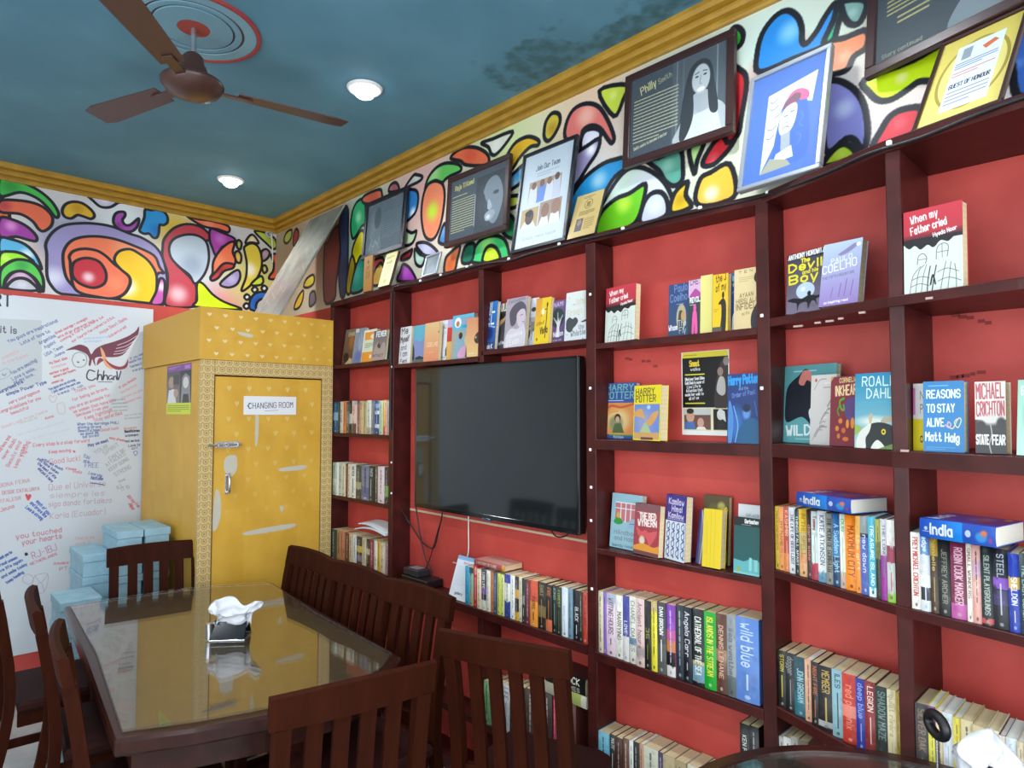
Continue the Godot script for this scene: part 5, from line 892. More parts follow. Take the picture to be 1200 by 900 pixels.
# profile: array of Vector2(radius, y), smooth round the axis at centre c
func lathe(prof: Array, c: Vector3, n := 32, smooth := true) -> void:
	st.set_smooth_group(0 if smooth else -1)
	for i in prof.size() - 1:
		var p: Vector2 = prof[i]
		var q: Vector2 = prof[i + 1]
		var dir := q - p
		for k in n:
			var a := TAU * k / n
			var b := TAU * (k + 1) / n
			var ca := Vector3(cos(a), 0, sin(a))
			var cb := Vector3(cos(b), 0, sin(b))
			var v := [c + ca * p.x + Vector3.UP * p.y, c + cb * p.x + Vector3.UP * p.y, c + cb * q.x + Vector3.UP * q.y, c + ca * q.x + Vector3.UP * q.y]
			# profiles run from top to bottom on the outside: outward normal is to the right of the path
			var outn := (ca + cb).normalized() * -dir.y + Vector3.UP * dir.x
			var mid: Vector3 = (v[0] + v[1] + v[2] + v[3]) * 0.25 - outn.normalized() * 0.05
			if p.x < 1e-6:
				tri_out(v[0], v[2], v[3], mid)
			elif q.x < 1e-6:
				tri_out(v[0], v[1], v[2], mid)
			else:
				quad_out(v[0], v[1], v[2], v[3], mid)
	st.set_smooth_group(-1)

# rectangular bar swept through points in a vertical plane (local x constant)
func sweep_bar(path: Array, x0: float, x1: float, half: float) -> void:
	var L := []
	for i in path.size():
		var d: Vector2 = (path[mini(i + 1, path.size() - 1)] - path[maxi(i - 1, 0)]).normalized()
		var nn := Vector2(-d.y, d.x) * half
		L.append([path[i] + nn, path[i] - nn])
	for i in path.size() - 1:
		var c: Vector2 = (path[i] + path[i + 1]) * 0.5
		var mid := Vector3((x0 + x1) * 0.5, c.y, c.x)
		for s in 2:
			var a: Vector2 = L[i][s]
			var b: Vector2 = L[i + 1][s]
			quad_out(Vector3(x0, a.y, a.x), Vector3(x1, a.y, a.x), Vector3(x1, b.y, b.x), Vector3(x0, b.y, b.x), mid)
		for x in [x0, x1]:
			quad_out(Vector3(x, L[i][0].y, L[i][0].x), Vector3(x, L[i][1].y, L[i][1].x), Vector3(x, L[i + 1][1].y, L[i + 1][1].x), Vector3(x, L[i + 1][0].y, L[i + 1][0].x), mid)
	for e in [0, path.size() - 1]:
		var c2: Vector2 = path[1] if e == 0 else path[e - 1]
		quad_out(Vector3(x0, L[e][0].y, L[e][0].x), Vector3(x1, L[e][0].y, L[e][0].x), Vector3(x1, L[e][1].y, L[e][1].x), Vector3(x0, L[e][1].y, L[e][1].x), Vector3((x0 + x1) * 0.5, c2.y, c2.x))

func smooth_path(p: Array, per := 5, closed := false) -> Array:
	var out := []
	var n := p.size()
	var last := n if closed else n - 1
	for i in last:
		var a = p[(i - 1 + n) % n] if closed else p[maxi(i - 1, 0)]
		var b = p[i]
		var c = p[(i + 1) % n]
		var d = p[(i + 2) % n] if closed else p[mini(i + 2, n - 1)]
		for k in per:
			var t := float(k) / per
			out.append(b.cubic_interpolate(c, a, d, t))
	if not closed:
		out.append(p[n - 1])
	return out

# ---------------------------------------------------------------- flat print: a small painter
func blendpx(x: int, y: int, c: Color, a: float) -> void:
	if x < 0 or y < 0 or x >= im.get_width() or y >= im.get_height() or a <= 0.0:
		return
	im.set_pixel(x, y, im.get_pixel(x, y).lerp(c, minf(a, 1.0)))

func p_ell(cx: float, cy: float, rx: float, ry: float, c: Color, soft := 0.0, clip := Rect2i()) -> void:
	for y in range(int(cy - ry) - 1, int(cy + ry) + 2):
		for x in range(int(cx - rx) - 1, int(cx + rx) + 2):
			if clip.size.x > 0 and not clip.has_point(Vector2i(x, y)):
				continue
			var d := Vector2((x + 0.5 - cx) / rx, (y + 0.5 - cy) / ry).length()
			if d < 1.0:
				var a := 1.0
				if soft > 0.0:
					a = clampf((1.0 - d) / soft, 0.0, 1.0)
				else:
					a = clampf((1.0 - d) * minf(rx, ry), 0.0, 1.0)
				blendpx(x, y, c, a)

func p_seg(a: Vector2, b: Vector2, w: float, c: Color, al := 1.0, clip := Rect2i()) -> void:
	var r := w * 0.5
	var ab := b - a
	var l2 := maxf(ab.length_squared(), 1e-6)
	for y in range(int(minf(a.y, b.y) - r) - 1, int(maxf(a.y, b.y) + r) + 2):
		for x in range(int(minf(a.x, b.x) - r) - 1, int(maxf(a.x, b.x) + r) + 2):
			if clip.size.x > 0 and not clip.has_point(Vector2i(x, y)):
				continue
			var p := Vector2(x + 0.5, y + 0.5)
			var t := clampf((p - a).dot(ab) / l2, 0.0, 1.0)
			var d := p.distance_to(a + ab * t)
			if d < r + 0.5:
				blendpx(x, y, c, (r + 0.5 - d) * al)

func p_line(pts: Array, w: float, c: Color, clip := Rect2i()) -> void:
	for i in pts.size() - 1:
		p_seg(pts[i], pts[i + 1], w, c, 1.0, clip)

func p_poly(pts: Array, c: Color, c2 := Color(0, 0, 0, 0), ctr := Vector2.ZERO, rad := 0.0, clip := Rect2i()) -> void:
	var y0 := 1e9
	var y1 := -1e9
	for p in pts:
		y0 = minf(y0, p.y)
		y1 = maxf(y1, p.y)
	var n := pts.size()
	for y in range(maxi(int(y0), 0), mini(int(y1) + 1, im.get_height())):
		var xs := []
		for i in n:
			var a: Vector2 = pts[i]
			var b: Vector2 = pts[(i + 1) % n]
			var yy := y + 0.5
			if (a.y <= yy) != (b.y <= yy):
				xs.append(a.x + (yy - a.y) / (b.y - a.y) * (b.x - a.x))
		xs.sort()
		for k in range(0, xs.size() - 1, 2):
			var xa := maxi(roundi(xs[k]), 0)
			var xb := mini(roundi(xs[k + 1]), im.get_width())
			if clip.size.x > 0:
				if y < clip.position.y or y >= clip.end.y:
					continue
				xa = maxi(xa, clip.position.x)
				xb = mini(xb, clip.end.x)
			if xb <= xa:
				continue
			im.fill_rect(Rect2i(xa, y, xb - xa, 1), c)
			if rad > 0.0:
				for x in range(xa, xb):
					var d := Vector2(x, y).distance_to(ctr) / rad
					if d < 1.0:
						im.set_pixel(x, y, c.lerp(c2, smoothstep(1.0, 0.1, d)))

const GLYPH := {
	"A": "022842,1434", "B": "02083847463505,3544433202", "C": "4738180703123243", "D": "02082846442202", "E": "48080242,0535", "F": "480802,0535", "G": "47381807031232434525",
	"H": "0208,4248,0545", "I": "2228", "J": "4843321203", "K": "0208,480542", "L": "080242", "M": "0208254842", "N": "02084248", "O": "183847433212030718", "P": "02083847463505",
	"Q": "183847433212030718,2442", "R": "02083847463505,2542", "S": "473818070615354443321203", "T": "0848,2228", "U": "080312324348", "V": "082248", "W": "0812253248", "X": "0842,0248", "Y": "082548,2522", "Z": "08480242",
	"a": "3632,3526160503122233", "b": "0802,0516263533221203", "c": "3526160503122233", "d": "3832,3526160503122233", "e": "04343526160503122233", "f": "38281712,0626", "g": "3631201001,3526160503122233",
	"h": "0802,0516263532", "i": "1612,1718", "j": "26211000,2728", "k": "0802,360432", "l": "1812", "m": "0602,05162522,25364542", "n": "0602,0516263532", "o": "162635332212030516", "p": "0600,0516263533221203",
	"q": "3630,3526160503122233", "r": "0602,05162635", "s": "35261605142433221203", "t": "18132233,0626", "u": "0603122233,3632", "v": "061236", "w": "0612243246", "x": "0632,0236", "y": "0612,3610", "z": "06360232",
	"0": "183847433212030718", "1": "172822", "2": "07183847460242", "3": "0818384746353443321203", "4": "32380444", "5": "480805354443321203", "6": "4738180703123243443505", "7": "084812", "8": "15354647381807061504031232434435", "9": "0312324347381807061545",
	".": "1213", ",": "1201", "!": "1814,1213", "-": "0535", "'": "1817", ":": "1312,1516", "(": "28171321", ")": "08171301", "+": "0545,2327", "&": "4204073837040312325", "/": "0238"}

func text_width(s: String) -> float:
	var w := 0.0
	for ch in s:
		w += glyph_adv(ch)
	return w

func glyph_adv(ch: String) -> float:
	if ch == " ":
		return 2.6
	var m := 0
	var g: String = GLYPH.get(ch, "")
	for part in g.split(","):
		for i in range(0, part.length() - 1, 2):
			m = maxi(m, int(part[i]))
	return m - glyph_min(ch) + 1.9

func glyph_min(ch: String) -> int:
	var m := 9
	for part in str(GLYPH.get(ch, "00")).split(","):
		for i in range(0, part.length() - 1, 2):
			m = mini(m, int(part[i]))
	return m

# text whose baseline runs from a to b, cap height h
func p_text(s: String, a: Vector2, b: Vector2, h: float, c: Color, w: float, al := 1.0, clip := Rect2i()) -> void:
	var dir := (b - a).normalized()
	var up := Vector2(dir.y, -dir.x)
	var sx := (b - a).length() / maxf(text_width(s), 0.1)
	var u := h / 6.0
	var x := 0.0
	for ch in s:
		var g: String = GLYPH.get(ch, "")
		if g != "":
			var gm := glyph_min(ch)
			for part in g.split(","):
				var prev := Vector2.INF
				for i in range(0, part.length() - 1, 2):
					var q := a + dir * ((x + int(part[i]) - gm) * sx) + up * ((int(part[i + 1]) - 2) * u)
					if prev != Vector2.INF:
						p_seg(prev, q, w, c, al, clip)
					prev = q
		x += glyph_adv(ch)

# draw a list of print operations in the cell r; coordinates 0..100 across and 0..150 down
func p_ops(ops: Array, r: Rect2i, nx := 100.0, ny := 150.0) -> void:
	var kx := r.size.x / nx
	var ky := r.size.y / ny
	var o := Vector2(r.position)
	var V := func(x, y) -> Vector2: return o + Vector2(x * kx, y * ky)
	for op in ops:
		match op[0]:
			"g":
				for y in r.size.y:
					im.fill_rect(Rect2i(r.position.x, r.position.y + y, r.size.x, 1), hexc(op[1]).lerp(hexc(op[2]), float(y) / r.size.y))
			"gr":
				for y in int(op[4] * ky):
					im.fill_rect(Rect2i(Vector2i(V.call(op[1], op[2])) + Vector2i(0, y), Vector2i(int(op[3] * kx), 1)).intersection(r), hexc(op[5]).lerp(hexc(op[6]), y / (op[4] * ky)))
			"r":
				im.fill_rect(Rect2i(Vector2i(V.call(op[1], op[2])), Vector2i(ceili(op[3] * kx), ceili(op[4] * ky))).intersection(r), hexc(op[5]))
			"e":
				p_ell(V.call(op[1], op[2]).x, V.call(op[1], op[2]).y, op[3] * kx, op[4] * ky, hexc(op[5]), op[6] if op.size() > 6 else 0.0, r)
			"p", "ps":
				var pp := []
				for i in range(0, op[1].size(), 2):
					pp.append(V.call(op[1][i], op[1][i + 1]))
				if op[0] == "ps":
					pp = smooth_path(pp, 5, true)
				p_poly(pp, hexc(op[2]), Color(), Vector2.ZERO, 0.0, r)
			"l", "ls":
				var pl := []
				for i in range(0, op[1].size(), 2):
					pl.append(V.call(op[1][i], op[1][i + 1]))
				if op[0] == "ls":
					pl = smooth_path(pl, 5)
				p_line(pl, op[2] * kx, hexc(op[3]), r)
			"t":
				p_text(op[1], V.call(op[2], op[3]), V.call(op[4], op[5]), op[6] * ky, hexc(op[7]), maxf(op[8] * kx, 1.2), 1.0, r)
			"w":
				# rows of small illegible print
				for k in int(op[5]):
					var y: float = op[2] + op[4] * (k + 0.5) / op[5]
					var x: float = op[1]
					while x < op[1] + op[3] * (1.0 if k < op[5] - 1 else 0.6):
						var l := rng.randf_range(2.0, 6.0)
						var e := minf(x + l, op[1] + op[3])
						p_seg(V.call(x, y), V.call(e, y), maxf(op[7] * ky, 1.0), hexc(op[6]), 0.8, r)
						x = e + 1.2
			"n":
				for k in int(op[1]):
					p_ell(r.position.x + rng.randf() * r.size.x, r.position.y + rng.randf() * r.size.y, op[2] * kx * rng.randf_range(0.4, 1.0), op[2] * ky * rng.randf_range(0.4, 1.0), hexc(op[3]), 0.6, r)

func tex(i: Image) -> ImageTexture:
	i.generate_mipmaps()
	return ImageTexture.create_from_image(i)

func mat(c: Color, rough := 0.6, metal := 0.0) -> StandardMaterial3D:
	var m := StandardMaterial3D.new()
	m.albedo_color = c
	m.roughness = rough
	m.metallic = metal
	return m

func tmat(i: Image, rough := 0.6) -> StandardMaterial3D:
	var m := mat(Color.WHITE, rough)
	m.albedo_texture = tex(i)
	return m

# mottled plaster or wood: two colours mixed by seamless noise
func noise_img(c0: Color, c1: Color, size: int, freq: float, seed_: int, oct := 4, stretch := 1, contrast := 1.0) -> Image:
	var f := FastNoiseLite.new()
	f.seed = seed_
	f.noise_type = FastNoiseLite.TYPE_SIMPLEX_SMOOTH
	f.frequency = freq
	f.fractal_octaves = oct
	var g := f.get_seamless_image(size, size)
	var o := Image.create(size, size, false, Image.FORMAT_RGBA8)
	for y in size:
		for x in size:
			var v := g.get_pixel((x * stretch) % size, y).r
			o.set_pixel(x, y, c0.lerp(c1, clampf((v - 0.5) * contrast + 0.5, 0.0, 1.0)))
	return o

func tri_mat(i: Image, scale: float, rough: float) -> StandardMaterial3D:
	var m := tmat(i, rough)
	m.uv1_triplanar = true
	m.uv1_world_triplanar = true
	m.uv1_scale = Vector3.ONE * scale
	return m

func make_materials() -> void:
	M.shelf = tri_mat(noise_img(Color8(74, 29, 26), Color8(57, 21, 19), 256, 0.02, 3, 4, 1, 1.6), 1.6, 0.38)
	M.wood = tri_mat(noise_img(Color8(56, 23, 11), Color8(46, 18, 9), 256, 0.012, 5, 5, 7, 1.3), 1.4, 0.36)
	M.darkwood = tri_mat(noise_img(Color8(54, 26, 20), Color8(38, 18, 14), 256, 0.03, 6, 4, 1, 1.5), 2.0, 0.25)
	M.red = tri_mat(noise_img(Color8(198, 74, 64), Color8(184, 62, 54), 256, 0.02, 8, 5, 1, 1.4), 0.9, 0.6)
	for k in [M.shelf, M.wood, M.darkwood]:
		k.metallic_specular = 0.35
	M.wood.roughness = 0.55
	M.wood.metallic_specular = 0.15
	M.white_wall = mat(Color8(222, 220, 214), 0.8)
	M.seat = mat(Color8(46, 22, 20), 0.6)
	M.seat.metallic_specular = 0.2
	M.gold = tri_mat(noise_img(Color8(184, 142, 48), Color8(160, 120, 36), 128, 0.03, 11, 4, 1, 1.5), 2.0, 0.4)
	M.pages = tri_mat(noise_img(Color8(226, 208, 168), Color8(196, 172, 126), 256, 0.02, 13, 4, 9, 1.6), 12.0, 0.9)
	M.pages_white = mat(Color8(226, 222, 208), 0.9)
	M.black = mat(Color8(20, 20, 22), 0.4)
	M.black_gloss = mat(Color8(16, 17, 19), 0.12)
	M.frame_brown = mat(Color8(58, 34, 32), 0.35)
	M.frame_black = mat(Color8(28, 28, 34), 0.35)
	M.frame_silver = mat(Color8(178, 184, 190), 0.35, 0.6)
	M.chrome = mat(Color8(200, 202, 205), 0.25, 0.9)
	M.cable = mat(Color8(22, 20, 22), 0.5)
	M.white = mat(Color8(232, 232, 230), 0.6)
	M.fan = mat(Color8(74, 48, 42), 0.3)
	M.fan_blade = mat(Color8(78, 54, 48), 0.4)
	M.box = tri_mat(noise_img(Color8(152, 188, 202), Color8(140, 176, 191), 128, 0.03, 17, 4, 1, 1.4), 3.0, 0.7)
	M.floor = tri_mat(noise_img(Color8(196, 194, 188), Color8(178, 176, 170), 256, 0.02, 19, 4, 1, 1.3), 0.8, 0.25)
	M.grout = mat(Color8(120, 118, 112), 0.8)
	M.baseboard = mat(Color8(120, 48, 44), 0.5)
	M.napkin = mat(Color8(206, 208, 212), 0.9)
	M.napkin.subsurf_scatter_enabled = false
	M.brown_top = tri_mat(noise_img(Color8(84, 64, 36), Color8(66, 49, 27), 256, 0.03, 23, 4, 1, 1.4), 1.5, 0.3)

# ---------------------------------------------------------------- books
# a book stands with its spine on local x = 0, front cover facing local +z, foot on y = 0
func book_mesh(W: float, H: float, T: float, spine: Rect2, cover: Rect2, plain: Rect2, wrap := 0.0012) -> ArrayMesh:
	S()
	var mid := Vector3(W * 0.5, H * 0.5, T * 0.5)
	var n := 4
	var bulge := minf(T * 0.12, 0.003)
	st.set_smooth_group(0)
	for k in n:
		var a := float(k) / n
		var b := float(k + 1) / n
		var xa := -bulge * sin(PI * a)
		var xb := -bulge * sin(PI * b)
		var r := Rect2(spine.position.x + spine.size.x * a, spine.position.y, spine.size.x / n, spine.size.y)
		uvquad(Vector3(xa, H, T * a), Vector3(xb, H, T * b), Vector3(xb, 0, T * b), Vector3(xa, 0, T * a), r, mid)
		uvquad(Vector3(xa, H, T * a), Vector3(xb, H, T * b), Vector3(wrap, H, T * b), Vector3(wrap, H, T * a), plain, mid)
	st.set_smooth_group(-1)
	uvquad(Vector3(0, H, T), Vector3(W, H, T), Vector3(W, 0, T), Vector3(0, 0, T), cover, mid)
	uvquad(Vector3(W, H, 0), Vector3(0, H, 0), Vector3(0, 0, 0), Vector3(W, 0, 0), plain, mid)
	# thickness of the boards
	for s in [[T - wrap, T], [0.0, wrap]]:
		var c := Vector3(W * 0.5, H * 0.5, (s[0] + s[1]) * 0.5)
		uvquad(Vector3(W, H, s[0]), Vector3(W, H, s[1]), Vector3(W, 0, s[1]), Vector3(W, 0, s[0]), plain, c)
		uvquad(Vector3(0, H, s[0]), Vector3(W, H, s[0]), Vector3(W, H, s[1]), Vector3(0, H, s[1]), plain, c)
		uvquad(Vector3(0, 0, s[0]), Vector3(W, 0, s[0]), Vector3(W, 0, s[1]), Vector3(0, 0, s[1]), plain, c)
	uvquad(Vector3(0, H, T - wrap), Vector3(W, H, T - wrap), Vector3(W, 0, T - wrap), Vector3(0, 0, T - wrap), plain, mid + Vector3(0, 0, 9))
	uvquad(Vector3(0, H, wrap), Vector3(W, H, wrap), Vector3(W, 0, wrap), Vector3(0, 0, wrap), plain, mid - Vector3(0, 0, 9))
	return mesh_of()

func add_book(label: String, category: String, group: String, W: float, H: float, T: float, spine: Rect2, cover: Rect2, plain: Rect2, m: Material, xf: Transform3D, pages: Material) -> Node3D:
	var o := thing("book", label, category, Vector3.ZERO, 0.0, group)
	o.transform = xf
	var c := MeshInstance3D.new()
	c.name = "cover"
	c.mesh = book_mesh(W, H, T, spine, cover, plain)
	c.material_override = m
	o.add_child(c, true)
	S()
	var w := 0.0014
	bx(Vector3(w, 0.0022, w), Vector3(W - 0.0018, H - 0.0022, T - w))
	obj("page_block", pages, o)
	return o

const SPW := 48
const SPH := 256

func paint_spine(r: Rect2i, col: Color, txt, tcol, bands: Array) -> void:
	im.fill_rect(r, col)
	for b in bands:
		im.fill_rect(Rect2i(r.position.x, r.position.y + int(b[0] * SPH), r.size.x, ceili((b[1] - b[0]) * SPH)), hexc(b[2]))
	# printed specks and rules so that no two spines look alike
	for k in 26:
		var y := r.position.y + rng.randi_range(2, SPH - 8)
		var x := r.position.x + rng.randi_range(0, SPW - 10)
		var base := im.get_pixel(mini(x, r.end.x - 1), mini(y, r.end.y - 1))
		p_ell(x + 4, y + 4, rng.randf_range(3, 12), rng.randf_range(3, 20), base.lerp(Color.WHITE if rng.randf() < 0.5 else Color.BLACK, 0.09), 0.8, r)
	if txt != null and tcol != null:
		var s: String = txt
		var h := rng.randf_range(17.0, 25.0)
		var x0 := r.position.x + 24.0 - h * 0.5
		var len := clampf(s.length() * rng.randf_range(11.0, 16.0), 46.0, 195.0)
		var y0 := r.position.y + (18.0 if rng.randf() < 0.6 else maxf(18.0, (250.0 - len) * 0.5))
		p_text(s, Vector2(x0, y0), Vector2(x0, y0 + len), h, hexc(tcol), 3.2, 0.9, r)
		if y0 + len < r.position.y + 180:
			p_seg(Vector2(r.position.x + 24, y0 + len + 16), Vector2(r.position.x + 24, r.position.y + rng.randf_range(205, 228)), rng.randf_range(3, 6), hexc(tcol), 0.55, r)
	else:
		# small print running down the spine, too small to read
		var c := col.lerp(Color.BLACK if col.get_luminance() > 0.4 else Color.WHITE, 0.55)
		var yy := r.position.y + 24.0
		while yy < r.position.y + 190:
			var l := rng.randf_range(8, 26)
			p_seg(Vector2(r.position.x + 24, yy), Vector2(r.position.x + 24, yy + l), rng.randf_range(4, 9), c, 0.6, r)
			yy += l + 9
	p_ell(r.position.x + 24, r.end.y - 16, 7, 7, col.lerp(Color.WHITE if col.get_luminance() < 0.5 else Color.BLACK, 0.5), 0.3, r)

func build_spine_books() -> void:
	im = Image.create(2048, 2048, false, Image.FORMAT_RGBA8)
	var m := mat(Color8(236, 236, 232), 0.42)
	var todo := []
	var i := 0
	for row in SPINES:
		for b in row.books:
			var r := Rect2i((i % 42) * SPW, (i / 42) * SPH, SPW, SPH)
			paint_spine(r, hexc(b[4]), b[5], b[6], b[7])
			var q := Vector2(2048, 2048)
			var sp := Rect2((Vector2(r.position) + Vector2(1, 1)) / q, (Vector2(r.size) - Vector2(2, 2)) / q)
			var pl := Rect2((Vector2(r.position) + Vector2(4, 120)) / q, Vector2(4, 4) / q)
			# b: x of the spine, z of the left side, thickness, height, colour, title, title colour, bands, label
			var xf := Transform3D(Basis.IDENTITY, Vector3(b[0], row.y + 0.0005, b[1]))
			todo.append([b[8], row.group, row.depth, b[3], b[2], sp, pl, xf, hexc(b[4]).get_luminance() > 0.55])
			i += 1
	m.albedo_texture = tex(im)
	for t in todo:
		add_book(t[0], "book", t[1], t[2], t[3], t[4], t[5], t[6], t[6], m, t[7], M.pages_white if (t[8] and t[4] < 0.02) else M.pages)

const CVW := 170
const CVH := 256

func build_face_books() -> void:
	im = Image.create(2048, 1536, false, Image.FORMAT_RGBA8)
	var m := mat(Color8(238, 238, 235), 0.35)
	var cells := {}
	var i := 0
	for k in COVERS:
		var r := Rect2i((i % 12) * CVW, (i / 12) * CVH, CVW, CVH)
		p_ops(COVERS[k], r)
		cells[k] = r
		i += 1
	m.albedo_texture = tex(im)
	var q := Vector2(2048, 1536)
	for b in FACES:
		var r: Rect2i = cells[b.art]
		var cv := Rect2((Vector2(r.position) + Vector2(1, 1)) / q, (Vector2(r.size) - Vector2(2, 2)) / q)
		var sp := Rect2((Vector2(r.position) + Vector2(1, 1)) / q, Vector2(4, r.size.y - 2) / q)
		var pl := Rect2((Vector2(r.position) + Vector2(2, 30)) / q, Vector2(3, 20) / q)
		# pivot: lower left corner of the front cover, at local (0, 0, T)
		var turn := Basis(Vector3.UP, deg_to_rad(-90.0 + b.yaw)) * Basis(Vector3.RIGHT, deg_to_rad(-b.lean))
		var xf := Transform3D(turn, Vector3(b.p[0], b.p[1], b.p[2])) * Transform3D(Basis.IDENTITY, Vector3(0, 0, -b.t))
		xf.origin.y += b.t * sin(deg_to_rad(b.lean)) + 0.0005
		if b.art == "yellowpages" or b.art == "paleyellow":
			cv = pl if b.art == "paleyellow" else cv
		add_book(b.label, "book", b.group, b.w, b.h, b.t, sp, cv, pl, m, xf, M.pages)

# a book lying flat: spine to the room, front cover up
func lying_book(label: String, at: Vector3, H: float, W: float, T: float, turn: float, spine_ops: Array, cover_ops: Array, group: String, pages: Material) -> void:
	im = Image.create(512, 512, false, Image.FORMAT_RGBA8)
	p_ops(spine_ops, Rect2i(0, 0, 128, 512), 40.0, 160.0)
	p_ops(cover_ops, Rect2i(140, 0, 340, 512))
	var m := tmat(im, 0.3)
	var xf := Transform3D(Basis(Vector3.UP, turn) * Basis(Vector3.RIGHT, -PI / 2), at)
	add_book(label, "book", group, W, H, T, Rect2(0.004, 0.004, 0.24, 0.99), Rect2(0.28, 0.004, 0.65, 0.99), Rect2(0.01, 0.01, 0.02, 0.05), m, xf, pages)

const CEIL := 2.945
const XL := -3.5      # far side of the room, left of the camera
const ZB := 6.4       # wall behind the camera
const BAND := 2.235   # lower edge of the painted band on the shelf wall
const BAND_BACK := 2.256   # and on the banner wall

func _ready() -> void:
	rng.seed = 4711
	var cam := Camera3D.new()
	cam.name = "camera"
	add_child(cam)
	cam.position = Vector3(-1.95, 1.58, 4.45)
	cam.rotation_degrees = Vector3(2.6, -43.85, 0)
	cam.fov = rad_to_deg(2.0 * atan(450.0 / 760.0))
	cam.near = 0.05
	cam.current = true
	var we := WorldEnvironment.new()
	we.name = "environment"
	var env := Environment.new()
	env.background_mode = Environment.BG_COLOR
	env.background_color = Color(0.75, 0.82, 0.9)
	env.tonemap_mode = Environment.TONE_MAPPER_LINEAR
	env.tonemap_exposure = EXPOSURE
	env.sdfgi_enabled = true
	env.ssao_enabled = true
	env.ssil_enabled = true
	we.environment = env
	add_child(we)
	make_materials()
	build_room()
	build_lights()
	build_bookcase()
	build_booth()
	build_banner()
	build_tv()
	build_table()
	build_chairs()
	build_fan()
	build_boxes()
	build_frames()
	build_spine_books()
	build_face_books()
	build_small_things()
	build_round_table()

const EXPOSURE := 1.08

# ---------------------------------------------------------------- room shell
func paint_mural(shapes: Array, w: int, h: int, u0: float, u1: float, base: Color, blobs: Array, ow: float, low: float) -> Image:
	im = Image.create(w, h, false, Image.FORMAT_RGBA8)
	im.fill(base)
	var kx := w / (u1 - u0)
	var ky := h / (CEIL - low)
	var V := func(u, y) -> Vector2: return Vector2((u - u0) * kx, (CEIL - y) * ky)
	for b in blobs:
		var p: Vector2 = V.call(b[0], b[1])
		p_ell(p.x, p.y, b[2] * kx, b[2] * ky, hexc(b[3]), 0.9)
	for s in shapes:
		var pts := []
		for i in range(0, s[4].size(), 2):
			pts.append(V.call(s[4][i] * 0.001, s[4][i + 1] * 0.001))
		pts = smooth_path(pts, 4, true)
		p_poly(pts, hexc(s[0]), hexc(s[1]), V.call(s[2][0] * 0.001, s[2][1] * 0.001), s[3] * 0.001 * kx)
		pts.append(pts[0])
		p_line(pts, ow * kx, Color8(22, 22, 28))
	return im

